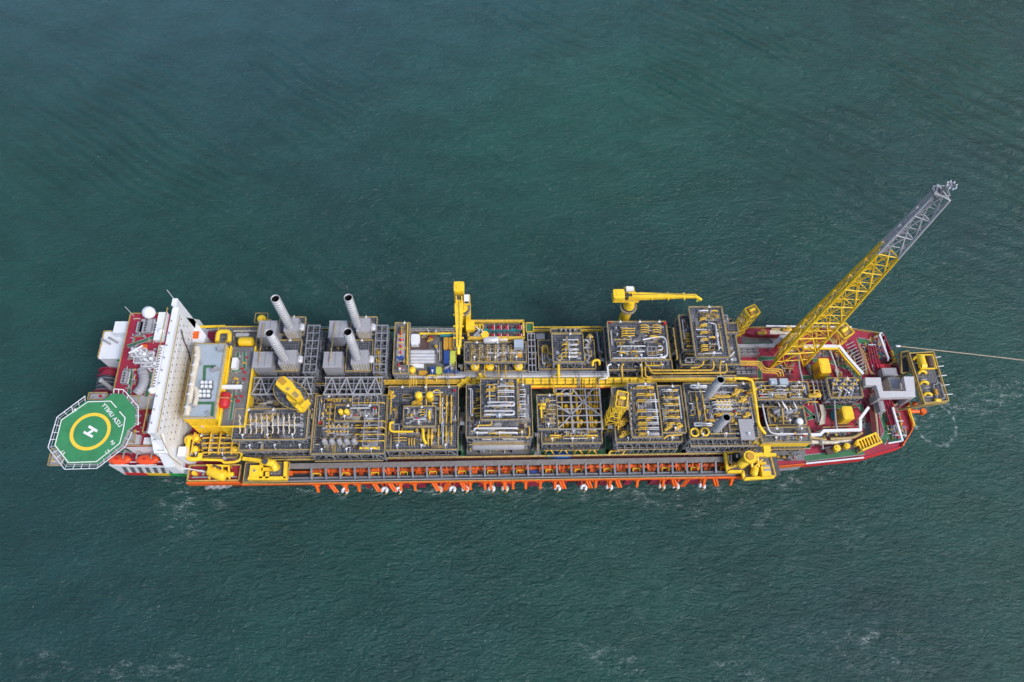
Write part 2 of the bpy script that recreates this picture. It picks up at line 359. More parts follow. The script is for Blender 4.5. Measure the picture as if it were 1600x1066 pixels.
FIT['yellow_spool'] = mesh_of('yellow_spool', [(MB().tube(fillet([(0, -1.2, 0), (0, -1.2, 1.2), (0, 1.2, 1.2), (0, 1.2, 0)], .5), .26, 7), 'pipeyellow'), (MB().box(-.12, -.12, 0, .12, .12, 1.0), 'steelgrey')])
FIT['filter'] = mesh_of('filter', [(MB().cyl(0, 0, .5, 1.8, .5, 10).dome((0, 0, 1.8), .5, 10, 3), 'palegrey'), (MB().cyl(0, 0, 0, .5, .12, 6).box(-.4, -.1, .5, .4, .1, .7), 'steelgrey')])
FIT['red_hose_box'] = mesh_of('hose_box', [(MB().box(-.5, -.4, .1, .5, .4, 1.3), 'red'), (MB().box(-.4, -.3, 0, .4, .3, .1), 'steelgrey')])
FIT['floodlight'] = mesh_of('floodlight', [(MB().beam((0, 0, 0), (0, 0, 3.0), .16).beam((0, 0, 3), (0, .9, 3.1), .16).box(-.4, .7, 2.95, .4, 1.25, 3.25), 'white')])
FNAME = {'yellow_spool': 'pipe_spool', 'red_hose_box': 'hose_box'}
def fit(par, kind, x, y, z, rz=0, s=1):
    o = bpy.data.objects.new(FNAME.get(kind, kind), FIT[kind]); C.objects.link(o); o.parent = par
    o.location = Vector((x, y, z)) - world_loc(par); o.rotation_euler.z = rz; o.scale = (s, s, s); return o
def fitp(par, kind, px, py, z, rz=0, s=1): p = P(px, py, z); return fit(par, kind, p.x, p.y, z, rz, s)
def scatter(par, rc, z, n, seed, kinds=None, avoid=()):
    rnd = random.Random(seed); x0, y0, x1, y1 = rc
    kinds = kinds or ['valve', 'control_valve', 'junction_box', 'pump', 'pipe_spool', 'filter', 'pipe_spool', 'junction_box', 'yellow_spool', 'red_hose_box']
    done = []
    n = int(n*1.6)
    for _ in range(n*6):
        if len(done) >= n: break
        x, y = rnd.uniform(x0+1.5, x1-1.5), rnd.uniform(y0+1.5, y1-1.5)
        if any(abs(x-a) < 1.8 and abs(y-b) < 1.5 for a, b in done): continue
        if any(a[0] < x < a[2] and a[1] < y < a[3] for a in avoid): continue
        done.append((x, y)); fit(par, rnd.choice(kinds), x, y, z, rnd.choice((0, math.pi/2)), rnd.uniform(.6, 1.0))
def lights(par, rc, z, step=8):
    x0, y0, x1, y1 = rc; k = max(1, int((x1-x0)/step))
    for i in range(k):
        x = x0 + (i+.5)*(x1-x0)/k
        fit(par, 'floodlight', x, y0+.3, z, 0); fit(par, 'floodlight', x+1, y1-.3, z, math.pi)
def deck(par, rc, z, m='grating', th=.35, rail='railyellow', side='steelgrey', lite=0):
    x0, y0, x1, y1 = rc
    obj('deck', MB().box(x0, y0, z-th, x1, y1, z), m, par)
    if side:
        e = MB()
        for a, b, c, d in ((x0-.15, y0-.15, x1+.15, y0), (x0-.15, y1, x1+.15, y1+.15), (x0-.15, y0, x0, y1), (x1, y0, x1+.15, y1)): e.box(a, b, z-.8, c, d, z+.05)
        obj('edge_beam', e, side, par)
    if rail: obj('handrail', MB().rail([(x0, y0), (x1, y0), (x1, y1), (x0, y1)], z+.02), rail, par)
    if lite: lights(par, rc, z, lite)
def frame(par, rc, z0, z1, nx=4, ny=3, step=6.5, m='steelgrey', w=.5, diag=True, name='support_frame', inner=True):
    x0, y0, x1, y1 = rc; x0 += .4; y0 += .4; x1 -= .4; y1 -= .4; mb = MB()
    X = [x0 + (x1-x0)*i/nx for i in range(nx+1)]; Y = [y0 + (y1-y0)*i/ny for i in range(ny+1)]
    for x in X:
        for y in Y: mb.beam((x, y, z0), (x, y, z1), w)
    k = max(1, round((z1-z0)/step)); Z = [z0 + (z1-z0)*i/k for i in range(1, k+1)]
    zs = [z0] + Z
    for z in Z:
        zz = z - .25
        for y in (Y if inner else (y0, y1)): mb.beam((x0, y, zz), (x1, y, zz), w*.9)
        for x in (X if inner else (x0, x1)): mb.beam((x, y0, zz-.02), (x, y1, zz-.02), w*.8)
    if diag:
        for zi in range(len(zs)-1):
            for i in range(nx):
                a, b = (X[i], X[i+1]) if (i+zi) % 2 else (X[i+1], X[i])
                mb.beam((a, y0, zs[zi]), (b, y0, zs[zi+1]), w*.6); mb.beam((a, y1, zs[zi]), (b, y1, zs[zi+1]), w*.6)
            for i in range(ny):
                a, b = (Y[i], Y[i+1]) if (i+zi) % 2 else (Y[i+1], Y[i])
                mb.beam((x0, a, zs[zi]), (x0, b, zs[zi+1]), w*.6); mb.beam((x1, a, zs[zi]), (x1, b, zs[zi+1]), w*.6)
    return obj(name, mb, m, par)
def dense(par, rc, z, n, seed, avoid=()):
    rnd = random.Random(seed*13+7); x0, y0, x1, y1 = rc; w_, d_ = x1-x0, y1-y0; k = 0; tries = 0
    while k < n and tries < n*8:
        tries += 1; horiz = rnd.random() < .55; c_ = rnd.randint(2, 4); zz = z+rnd.uniform(.35, .9); r_ = rnd.uniform(.07, .13)
        m = rnd.choice(('silver', 'palegrey', 'pipeyellow', 'steelgrey', 'steelgrey', 'darkgrey', 'dullyellow', 'brown', 'darkgrey'))
        L_ = rnd.uniform(.15, .5)*(w_ if horiz else d_); a = rnd.uniform(.8, (w_ if horiz else d_)-L_-.8) if (w_ if horiz else d_) > L_+1.8 else .8
        b = rnd.uniform(1, (d_ if horiz else w_)-2.5); jog = rnd.choice((-1, 1))*rnd.uniform(.8, 2)
        if horiz: pts = [(x0+a, y0+b), (x0+a+L_*.6, y0+b), (x0+a+L_*.6, y0+b+jog), (x0+a+L_, y0+b+jog)]
        else: pts = [(x0+b, y0+a), (x0+b, y0+a+L_*.5), (x0+b+jog, y0+a+L_*.5), (x0+b+jog, y0+a+L_)]
        if any(not (x0+.3 < p[0] < x1-.3 and y0+.3 < p[1] < y1-.3) for p in pts): continue
        if any(q[0]-.3 < p[0] < q[2]+.3 and q[1]-.3 < p[1] < q[3]+.3 for q in avoid for p in pts): continue
        mb = MB()
        for i in range(c_):
            o = i*.42; w3 = [Vector((p[0]+(0 if horiz else o), p[1]+(o if horiz else 0), zz)) for p in pts]
            mb.tube([w3[0]-Vector((0, 0, zz-z)), w3[0], w3[1], w3[2], w3[3], w3[3]-Vector((0, 0, zz-z))], r_, 5)
        obj('small_pipe_run', mb, m, par); k += 1
def floorwork(par, rc, z, n, seed, avoid=()):
    rnd = random.Random(seed*31+3); x0, y0, x1, y1 = rc; done = []
    for i in range(n*5):
        if len(done) >= n: break
        kind = rnd.choice(('floor_opening', 'cable_tray', 'plate', 'cable_tray', 'floor_opening', 'post_row'))
        a, b = rnd.uniform(1.2, 4), rnd.uniform(.8, 2.2)
        if kind == 'cable_tray': a, b = rnd.choice(((rnd.uniform(4, (x1-x0)*.6), .55), (.55, rnd.uniform(3, (y1-y0)*.6))))
        if x1-x0 < a+2 or y1-y0 < b+2: continue
        x, y = rnd.uniform(x0+.8, x1-a-.8), rnd.uniform(y0+.8, y1-b-.8)
        if any(q[0]-a < x < q[2] and q[1]-b < y < q[3] for q in avoid) or any(abs(x-c) < 2 and abs(y-d) < 1.3 for c, d in done): continue
        done.append((x, y)); h = .02+.004*len(done)
        if kind == 'floor_opening': m = MB().box(x, y, z-.1, x+a, y+b, z+h); obj(kind, m, 'black', par); obj('opening_rail', MB().rail([(x, y), (x+a, y), (x+a, y+b), (x, y+b)], z, h=.9, w=.12), rnd.choice(('railyellow', 'palegrey')), par)
        elif kind == 'plate': obj(kind, MB().box(x, y, z-.1, x+a, y+b, z+h+.03), rnd.choice(('deckgrey', 'steelgrey', 'palegrey')), par)
        elif kind == 'post_row':
            m = MB()
            for k in range(4): m.beam((x+k*a/4, y, z), (x+k*a/4, y, z+1.8), .16).box(x+k*a/4-.15, y-.15, z+1.7, x+k*a/4+.15, y+.15, z+2.0)
            m.beam((x, y, z+1.3), (x+a*.75, y, z+1.3), .14); obj(kind, m, rnd.choice(('silver', 'cream', 'railyellow')), par)
        else: obj(kind, MB().box(x, y, z+.9, x+a, y+b, z+1.05), rnd.choice(('palegrey', 'silver', 'dullyellow')), par)
def stairs(par, x, y0, y1, z0, z1, wd=1.6):
    n_ = max(1, round((z1-z0)/5)); mb = MB(); rl = MB()
    for i in range(n_):
        za, zb_ = z0+(z1-z0)*i/n_, z0+(z1-z0)*(i+1)/n_; a, b = (y0, y1) if i % 2 else (y1, y0); xx = x+(i % 2)*wd*.55
        mb.beam((xx, a, za), (xx, b, zb_), wd*.5, .25); mb.box(x-wd*.3, min(b, y1-.1)-.7, zb_-.15, x+wd*.9, min(b, y1-.1)+.7, zb_)
        rl.beam((xx-wd*.26, a, za+1.1), (xx-wd*.26, b, zb_+1.1), .12); rl.beam((xx+wd*.26, a, za+1.1), (xx+wd*.26, b, zb_+1.1), .12)
    for a in (-wd*.35, wd*.95):
        for y in (y0-.8, y1+.8): mb.beam((x+a, y, z0), (x+a, y, z1), .25)
    obj('stair_tower', mb, 'steelgrey', par); obj('stair_rail', rl, 'railyellow', par)
def module(name, label, levels, seed, zb=21, cat='process module', fits=(12,), mats=None, nx=4, ny=3, group='process modules on the ship\'s main deck', lite=8, fkinds=None):
    """levels: (x0,y0,x1,y1,z) in photo pixels, lowest first"""
    rs = [rect(*l) for l in levels]; r0 = rs[0]
    t = thing(name, label, cat, ((r0[0]+r0[2])/2, (r0[1]+r0[3])/2, zb), group)
    for i, (l, rc) in enumerate(zip(levels, rs)):
        z = l[4]; deck(t, rc, z, (mats[i] if mats else 'grating'), lite=lite)
        if i == 0:
            frame(t, rc, zb, z-.35, nx, ny)
            if z - zb > 8:
                mz = zb + (z-zb)*.45; obj('lower_deck', MB().box(rc[0]+.6, rc[1]+.6, mz-.3, rc[2]-.6, rc[3]-.6, mz), 'grating2', t)
                scatter(t, (rc[0], rc[1], rc[2], rc[1]+4), mz, 5, seed+77)
        else: frame(t, rc, levels[i-1][4] if rs[i-1][0]-.5 < rc[0] else zb, z-.35, max(1, nx-1), max(1, ny-1), w=.35)
        n = fits[min(i, len(fits)-1)]
        av = [rs[i+1]] if i+1 < len(rs) else []
        scatter(t, rc, z, n, seed+i, fkinds, av)
        floorwork(t, rc, z, int(min(16, 3+(rc[2]-rc[0])*(rc[3]-rc[1])/40)), seed+i, av)
        dense(t, rc, z, int(min(40, 9+(rc[2]-rc[0])*(rc[3]-rc[1])/16)), seed+i, av)
    if r0[2]-r0[0] > 18 and levels[-1][4] > 32:
        zt_ = levels[0][4]; ym = (r0[1]+r0[3])/2
        stairs(t, r0[0]-2.1, ym-5, ym+1, zb, zt_); 
        wk = MB().box(r0[0]+1, r0[1]-1.5, zt_-5, r0[2]-1, r0[1]-.2, zt_-4.8); obj('side_walkway', wk, 'grating2', t); obj('side_rail', MB().rail([(r0[0]+1, r0[1]-1.5), (r0[2]-1, r0[1]-1.5)], zt_-4.8, False, w=.15), 'railyellow', t)
        for k in range(3):
            y = r0[3]+.8+k*.7; obj('header_pipe', MB().tube([(r0[0]+1+k, y, zt_-3-k), (r0[2]-1-k, y, zt_-3-k)], .2, 6), ('pipeyellow', 'silver', 'steelgrey')[k], t)
    return t, rs

# ------------------------------------------------------------------ the water
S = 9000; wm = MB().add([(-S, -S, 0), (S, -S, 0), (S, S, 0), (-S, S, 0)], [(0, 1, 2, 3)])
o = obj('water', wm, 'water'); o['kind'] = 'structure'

def xf(mb, x, y, z, rz=0):
    c, s = math.cos(rz), math.sin(rz)
    mb.v = [(x + a*c - b*s, y + a*s + b*c, z + h) for a, b, h in mb.v]; return mb
ZD = 22
# ------------------------------------------------------------------ the ship: hull, decks, bulwarks, painted walkways
DK = [(-161,-27.8),(-136,-28.6),(-120,-31.5),(104,-31.5),(120,-30.2),(145,-28),(162.6,-23.4),(169,-16),(170.5,-6),(170.5,4),(169,18),(167.3,29),(153,31.6),(114,32.3),(-128,32.3),(-150,31),(-162,25),(-163,0),(-163,-22)]
WL = [(-150,-20),(-136,-25.5),(-120,-31),(98,-31.3),(116,-28.5),(136,-23),(150,-16),(157,-10),(160,-4),(160,3),(157,11),(150,18),(138,24),(108,31.5),(-120,32),(-140,29),(-150,20),(-152,2),(-152,-14)]
ship = thing('ship', 'long production ship with dark red hull lying in the green sea', 'ship', (0, 0, 0))
hm = MB(); n = len(DK); rings = []
for z, k in ((-4, -.02), (2, 0), (9, .30), (13, .75), (17, .97), (ZD-.1, 1)):
    rings.append([(w_[0]+(d_[0]-w_[0])*k, w_[1]+(d_[1]-w_[1])*k, z) for w_, d_ in zip(WL, DK)])
hv = [p for r_ in rings for p in r_]; hf = [(i*n+k, i*n+(k+1) % n, (i+1)*n+(k+1) % n, (i+1)*n+k) for i in range(5) for k in range(n)]
hf += [tuple(range(n-1, -1, -1)), tuple(range(5*n, 6*n))]
obj('hull', MB().add(hv, hf), 'hullred', ship)
def clip(poly, xa, xb):
    for sgn, lim in ((1, xa), (-1, -xb)):
        out = []
        for p, q in zip(poly, poly[1:]+poly[:1]):
            ip, iq = sgn*p[0] >= lim, sgn*q[0] >= lim
            if ip: out.append(p)
            if ip != iq:
                t = (lim*sgn - p[0])/(q[0]-p[0]); out.append((p[0]+(q[0]-p[0])*t, p[1]+(q[1]-p[1])*t))
        poly = out
    return poly
obj('aft_deck', MB().prism(clip(DK, -170, -112), ZD-.1, ZD), 'maroon', ship)
obj('main_deck', MB().prism(clip(DK, -112, 101), ZD-.1, ZD), 'deckgreen', ship)
obj('fore_deck', MB().prism(clip(DK, 101, 175), ZD-.1, ZD), 'maroon', ship)
def strip(path, z0, z1, th, m, name):
    mb = MB()
    for a, b in zip(path, path[1:]):
        d = (Vector((b[0], b[1]))-Vector((a[0], a[1]))).normalized(); nx_, ny_ = d.y*th, -d.x*th
        mb.prism([(a[0], a[1]), (b[0], b[1]), (b[0]+nx_, b[1]+ny_), (a[0]+nx_, a[1]+ny_)], z0, z1)
    return obj(name, mb, m, ship)
strip(DK[0:3], 10.6, 24.5, .35, 'white', 'stern_side_plating')
strip(DK[11:15], ZD-1, ZD+1.3, .3, 'dullyellow', 'bulwark'); strip(DK[14:19]+DK[:1], 13, ZD+1.4, .3, 'white', 'stern_bulwark')
strip(DK[3:5], 19.5, ZD+.6, .4, 'orange', 'bulwark'); strip(DK[3:5], 14, 19.5, .3, 'palegrey', 'side_plating')
strip(DK[4:7], 17.5, ZD+.4, .4, 'brightred', 'bow_plating'); strip(DK[4:6], ZD+.4, ZD+1.3, .5, 'white', 'bulwark')
strip(DK[6:10], ZD-2, ZD+1.3, .4, 'orange', 'bow_bulwark'); strip(DK[9:12], ZD-2, ZD+1.3, .4, 'maroon', 'bow_bulwark')
strip(DK[12:14], ZD+1.3, ZD+2.2, .6, 'white', 'stowed_gangway')
# stripes at the foot of the stern plating: red, yellow, green and the rows of square openings
for xa, xb, m in ((-160, -151, 'brightred'), (-151, -142, 'stripeyellow'), (-142, -134.5, 'stripegreen')):
    pa = DK[0:3]
    def yy(x):
        for a, b in zip(pa, pa[1:]):
            if a[0] <= x <= b[0]: return a[1]+(b[1]-a[1])*(x-a[0])/(b[0]-a[0])
        return pa[-1][1]
    obj('painted_stripe', MB().prism([(xa, yy(xa)-.36), (xb, yy(xb)-.36), (xb, yy(xb)-.5), (xa, yy(xa)-.5)], 10.6, 14), m, ship)
for r_ in range(3):
    for k in range(8):
        x = -158.5 + k*3 + r_*.8; y = -28.42 - .8*(x+161)/25
        obj('side_window', MB().box(x, y-.12, 15.4+r_*2.9, x+1.3, y+.3, 16.8+r_*2.9), 'darkgrey', ship)
# painted walkways
def walkway(pts, wd=1.7, z=ZD, par=ship, border=True):
    w3 = [P(p[0], p[1], z) for p in pts]; g = MB(); b_ = MB()
    for a, b in zip(w3, w3[1:]):
        d = (b-a).normalized(); a2, b2 = a-d*wd*.5, b+d*wd*.5; nn = Vector((-d.y, d.x, 0))
        for mb, hw, dz in ((b_, wd/2+.3, .03), (g, wd/2, .06)):
            mb.add([(q.x, q.y, z+dz+.004*len(mb.v)/4) for q in (a2+nn*hw, a2-nn*hw, b2-nn*hw, b2+nn*hw)], [(0, 1, 2, 3)] )
    g.v = [(x, y, zz+.05) for x, y, zz in g.v]
    if border: obj('walkway_border', b_, 'palegrey', par)
    return obj('walkway', g, 'green', par)
walkway([(372, 713), (1130, 704)], 2.0); walkway([(330, 514), (1150, 516)], 2.0)
for x in (492, 604, 719, 836, 948, 1066, 1180): walkway([(x, 625), (x-2 if x < 800 else x+2, 708)], 1.8)
for x in (494, 612, 722, 832, 940, 1052): walkway([(x, 518), (x, 585)], 1.8)
walkway([(1187, 595), (1187, 560), (1196, 560)], 1.6); walkway([(1195, 560), (1214, 560)], 1.4)
walkway([(1253, 590), (1276, 590), (1276, 563), (1272, 563)], 1.6); walkway([(1276, 590), (1296, 590)], 1.4)
walkway([(1190, 698), (1262, 697)], 2); walkway([(1262, 697), (1262, 668)], 1.2); walkway([(1165, 538), (1205, 538)], 1.8)
walkway([(1251, 632), (1272, 652)], 1.2); walkway([(1272, 652), (1258, 655)], 1.2); walkway([(1290, 636), (1345, 634), (1349, 655)], 1.4)
walkway([(1355, 555), (1341, 592)], 1.6); walkway([(1300, 566), (1330, 577), (1347, 600)], 1.5)
walkway([(1378, 648), (1386, 676), (1380, 690)], 2.0); walkway([(1262, 716), (1345, 706)], 2.4); walkway([(1345, 533), (1366, 537)], 2.6)
obj('painted_zone', MB().prism([P(*q, ZD) for q in ((1384, 672), (1402, 670), (1408, 688), (1390, 694))], ZD, ZD+.05), 'green', ship)
for x0, y0, x1, y1, m in ((1240, 600, 1290, 626, 'hullred'), (1195, 586, 1240, 593, 'hullred'), (1296, 640, 1300, 668, 'hullred'), (1350, 660, 1378, 690, 'deckgrey'), (1158, 526, 1240, 536, 'deckgrey'), (1262, 548, 1300, 558, 'deckgrey'), (1320, 545, 1350, 566, 'hullred'), (1268, 672, 1290, 690, 'deckgrey'), (1300, 674, 1345, 684, 'deckgrey'), (1195, 704, 1260, 720, 'deckgrey'), (1384, 560, 1410, 630, 'hullred')):
    rc = rect(x0, y0, x1, y1, ZD); obj('deck_patch', MB().box(rc[0], rc[1], ZD-.05, rc[2], rc[3], ZD+.02), m, ship)
for x, y, rr in ((1365, 539, 1.0), (1374, 556, 1.8), (1398, 673, 2.4), (1408, 682, 2.2), (1308, 650, 3.0)):
    p = P(x, y, ZD); obj('teal_pad', MB().cyl(p.x, p.y, ZD, ZD+.35, rr, 14), 'teal', ship)

# ------------------------------------------------------------------ accommodation block
ab = thing('accommodation_block', 'tall white accommodation block with maroon roof at the stern', 'deckhouse', (-142, 4, ZD))
obj('wall', MB().box(-151, -9, ZD, -134.95, 24.8, 51.7), 'white', ab)
obj('forward_wall', MB().prism([(-134.9, -24.7), (-132.5, -24.7), (-132.5, 26.5), (-134.9, 26.5)], ZD, 54), 'white', ab)
f_ = MB().add([(-134.6, 26.5, 54), (-132.5, 26.5, 54), (-132.5, 31.5, 54), (-132.7, 31.5, ZD), (-132.5, 26.5, ZD), (-134.6, 26.5, ZD), (-134.6, 31.5, 54), (-134.6, 31.5, ZD)], [(0,1,2,6), (1,4,3,2), (0,6,7,5), (6,2,3,7), (0,5,4,1), (3,4,5,7)])
fin = MB().prism([(-134.4, 26.5), (-132.5, 26.5), (-132.5, 29.5), (-134.4, 29.5)], 30, 56.5); obj('signal_fin', fin, 'white', ab)
side = MB().add([(-136.6, -31, ZD), (-132.5, -31, ZD), (-132.5, -24.7, ZD), (-136.6, -24.7, ZD), (-136.6, -31, 31), (-132.5, -31, 31), (-132.5, -24.7, 46), (-136.6, -24.7, 46)],
     [(3,2,1,0),(4,5,6,7),(0,1,5,4),(1,2,6,5),(2,3,7,6),(3,0,4,7)]); obj('side_wall', side, 'white', ab)
side2 = MB().add([(-136.6, 26.5, ZD), (-132.5, 26.5, ZD), (-132.5, 32, ZD), (-136.6, 32, ZD), (-136.6, 26.5, 46), (-132.5, 26.5, 46), (-132.5, 32, 33), (-136.6, 32, 33)],
     [(3,2,1,0),(4,5,6,7),(0,1,5,4),(1,2,6,5),(2,3,7,6),(3,0,4,7)]); obj('side_wall', side2, 'white', ab)
obj('roof', MB().box(-151.2, -9.2, 51.7, -134.95, 25, 52), 'maroon', ab)
obj('roof_deckhouse', MB().box(-139.6, 12.5, 52, -136.4, 24.5, 54.4).box(-137.4, -9, 52, -135.1, 10.5, 53.9), 'white', ab)
obj('handrail', MB().rail([(-151, -9), (-151, 24.8), (-137.6, 24.8)], 52, False), 'railyellow', ab)
obj('handrail', MB().rail([(-136.4, -24.5), (-136.4, 26.3)], 54, False, w=.16), 'railyellow', ab)
for k in range(16):      # slanted row of small dark openings on the roof house
    y = 9.3 - k*1.12; obj('roof_vent', MB().cbox((-136.2, y, 53.9), (.95, .34, .12), .5 if k % 3 else -.4), 'darkgrey', ab)
obj('lower_block', MB().box(-151, -24, ZD, -136.7, -9.1, 36), 'white', ab); obj('lower_roof', MB().box(-151.1, -24.2, 36, -136.8, -9.2, 36.2), 'maroon', ab)
obj('handrail', MB().rail([(-151, -24), (-151, -9.4), (-137, -9.4), (-137, -24)], 36.2), 'railyellow', ab)
obj('terrace', MB().box(-150, -23.6, 36.2, -145, -20, 38), 'gantrygrey', ab); obj('terrace', MB().box(-143.5, -23.6, 36.2, -139, -21, 37.6), 'white', ab); obj('stair_house', MB().box(-141.5, -20, 36.2, -138, -13, 41), 'white', ab)
obj('stern_block', MB().box(-160.5, -21, ZD, -151.1, 20, 30), 'white', ab); obj('stern_roof', MB().box(-160.6, -21.1, 30, -151.2, 20.1, 30.2), 'maroon', ab)
obj('handrail', MB().rail([(-160.4, -21), (-151.3, -21), (-151.3, 20), (-160.4, 20)], 30.2), 'railyellow', ab)
np_ = 0
for r_ in range(6):
    for k in range(17):
        y = 23.6 - k*2.82 - (r_ % 2)*1.2; z = 50 - r_*3.3
        if y < -23 or np_ >= 98: continue
        np_ += 1; obj('porthole', MB().box(-132.52, y-.26, z-.26, -132.42, y+.26, z+.26), 'black', ab)
for r_ in range(5):
    z = 48.6-r_*5.2; obj('wall_ledge', MB().box(-132.5, -24+r_*1.2, z, -132.3, 25-r_*1.6, z+.12), 'gantrygrey', ab)
obj('wall_stain', MB().box(-132.5, -10, 22, -132.44, -9.8, 50), 'gantrygrey', ab)
for k in range(9): fit(ab, 'junction_box', -134.0, -21+k*5.2, 54, 1.57, .6)
obj('whip_aerial', MB().tube([(-133.6, 29, 56), (-133.6, 29, 64)], .12, 5).tube([(-150, 24, 52), (-150, 24, 60)], .1, 5), 'white', ab)
# step frames on the port end
sf = MB()
for a, b in (((-136.6, -22.5, 47), (-136.6, -28, 41)), ((-132.6, -22.5, 47), (-132.6, -28, 41)), ((-136.6, -28, 31), (-136.6, -28, 41)), ((-132.6, -28, 31), (-132.6, -28, 41)), ((-136.6, -28, 41), (-132.6, -28, 41)), ((-134.6, -28, 33), (-136, -25, 44))): sf.beam(a, b, .9)
obj('step_frame', sf, 'white', ab)
obj('fire_line', MB().tube([(-132.2, -24, 52.3), (-132.2, 24, 52.3)], .16, 6).tube(fillet([(-132.2, -24, 50), (-132.2, -29, 38), (-132.2, -29, 27)], 1), .16, 6), 'dullyellow', ab)
pipe3(ab, [Vector((-132.3, 19.5, 49)), Vector((-132.3, 16.5, 44)), Vector((-132.3, 15.8, 41)), Vector((-132.3, 11.5, 33))], .3, 'brown', 'conduit', .6)
walkway([(201, 541), (238, 528), (262, 526)], 1.0, 52, ab); walkway([(201, 620), (206, 578)], 1.0, 52, ab); walkway([(235, 583), (229, 618)], 1.0, 52, ab)
for px_, py_ in ((205, 560), (210, 549), (214, 543), (244, 548), (232, 590)): fitp(ab, 'junction_box', px_, py_, 52)
# white wings aft of the block
wg = thing('wing_deckhouse', 'boxy white wing house jutting over the stern, green and yellow stripes on its side', 'deckhouse', (-158, 18, 30))
obj('wall', MB().box(-164, 9.5, 30.3, -151.4, 21, 43.8), 'white', wg); obj('roof', MB().box(-164.2, 9.3, 43.8, -151.2, 21.2, 44.1), 'white', wg)
obj('upper_house', MB().box(-158.6, 18.5, 44.1, -152, 23.5, 48.5), 'white', wg)
obj('support', MB().box(-162.5, 12, ZD, -153, 20, 30.3), 'white', wg)
for x, y in ((-161.5, 16), (-158.8, 16.6)): obj('air_horn', MB().capsule((x-2.4, y+1.2, 45.6), (x+1.4, y-1.0, 45.6), .42, 10).cyl(x, y, 44, 45.4, .14, 6), 'palegrey', wg)
for i, m in enumerate(('stripegreen', 'stripeyellow', 'brightred')): obj('painted_stripe', MB().box(-158+i*1.9, 9.35, 41.4, -156.1+i*1.9, 9.5, 42.6), m, wg)
obj('handrail', MB().rail([(-164, 9.5), (-164, 21), (-158.8, 21)], 44.1, False), 'railyellow', wg)
hw = thing('wing_house', 'white angular deckhouse with orange panel beside the tall white wall', 'deckhouse', (-124, 27, ZD))
q = [P(294, 516, 36), P(303, 499, 36), P(322, 524, 36), P(318, 538, 36), P(300, 534, 36)]; obj('wall', MB().prism(q, ZD, 36), 'white', hw)
p = P(306, 524, 36); obj('hatch', MB().box(p.x-1.2, p.y-1.6, 36, p.x+1.2, p.y+1.6, 36.5), 'orange', hw)
q_ = rect(278, 698, 290, 713, 34); obj('lobby', MB().box(q_[0], q_[1], ZD, q_[2], q_[3], 34), 'white', ab)
scatter(ab, (-158, -21, -137, -16), 36.3 if False else ZD, 4, 3)
scatter(ab, (-150.5, -23.5, -137.5, -10), 39.1 if False else 36.2, 12, 21, ['junction_box', 'red_hose_box', 'control_valve', 'pump', 'filter'], [(-150, -23.6, -139, -19), (-141.5, -20, -138, -13)])
scatter(ab, (-150, -8, -137, 24), 52, 26, 22, ['junction_box', 'pipe_spool', 'filter', 'pump', 'junction_box'], [(-144, -7, -138, 12)])
obj('lifeboat_deck', MB().box(-160.8, -27.4, 24.4, -137, -21.2, 24.7), 'maroon', ab); obj('handrail', MB().rail([(-160.8, -27.2), (-137, -27.2)], 24.7, False), 'white', ab); walkway([(172, 705), (240, 703)], 1.2, 24.7, ab)
# hose reel at the stern
hr = thing('hose_reel', 'maroon and grey banded hose reel hanging off the stern', 'reel', (-164.5, 4.5, 24))
p0 = P(170, 597, 32)
dr = MB(); dr.tube([(p0.x, p0.y-5, 32), (p0.x, p0.y+1.5, 32)], 3.9, 24); obj('drum', dr, 'darkgrey', hr)
for k in range(8): obj('coil', MB().tube([(p0.x, p0.y-4.7+k*.8, 32), (p0.x, p0.y-4.3+k*.8, 32)], 4.25, 24), 'darkgrey' if k % 2 else 'steelgrey', hr)
for y_ in (-5.3, 1.5, 4.2): obj('flange', MB().tube([(p0.x, p0.y+y_, 32), (p0.x, p0.y+y_+.4, 32)], 4.6, 24), 'maroon', hr)
obj('drum_end', MB().tube([(p0.x, p0.y+1.9, 32), (p0.x, p0.y+4.2, 32)], 3.4, 24), 'maroon', hr)
obj('frame', MB().beam((p0.x-3, p0.y-5.8, 24), (p0.x, p0.y-5.8, 32), .5).beam((p0.x+3, p0.y-5.8, 24), (p0.x, p0.y-5.8, 32), .5).beam((p0.x-3, p0.y+5, 24), (p0.x, p0.y+5, 32), .5).beam((p0.x+3, p0.y+5, 24), (p0.x, p0.y+5, 32), .5).box(p0.x-3.5, p0.y-6.4, 23.6, p0.x+4.6, p0.y+5.6, 24), 'dullyellow', hr)
# domes and mast on the roof
for (x, y, r_, lb) in ((234.5, 491, 2.5, 'largest white radome, on the roof edge above the sea'), (252.5, 519, 1.25, 'small white radome on the roof beside the green painted path'), (238.5, 611, 1.35, 'small white radome on the roof next to the curved grey duct'),
                   (208, 546, .8, 'tiny white satellite dome beside the mast foot on the roof')):
    p = P(x, y, 53.5); t = thing('radome', lb, 'radome', (p.x, p.y, 52), 'radomes on the roof')
    obj('dome', MB().dome((p.x, p.y, 53.3+r_*.6), r_, 20, 8, False), 'white', t); obj('pedestal', MB().cyl(p.x, p.y, 52, 53.6, r_*.5, 12), 'palegrey', t)
p = P(243, 576, 52); mt = thing('radar_mast', 'white lattice radar mast with crosstrees and scanners on the maroon roof', 'mast', (p.x, p.y, 52))
mm = MB(); 
for a, b in ((-1.3, -1.3), (1.3, -1.3), (1.3, 1.3), (-1.3, 1.3)): mm.beam((p.x+a, p.y+b, 52), (p.x+a*.55, p.y+b*.55, 68), .4)
for k in range(8):
    z = 52+k*2; s_ = 1.3-.075*k
    for a, b, c, d in ((-1,-1,1,-1), (1,-1,1,1), (1,1,-1,1), (-1,1,-1,-1)): mm.beam((p.x+a*s_, p.y+b*s_, z+.1), (p.x+c*s_, p.y+d*s_, z+2), .25)
obj('lattice', mm, 'white', mt)
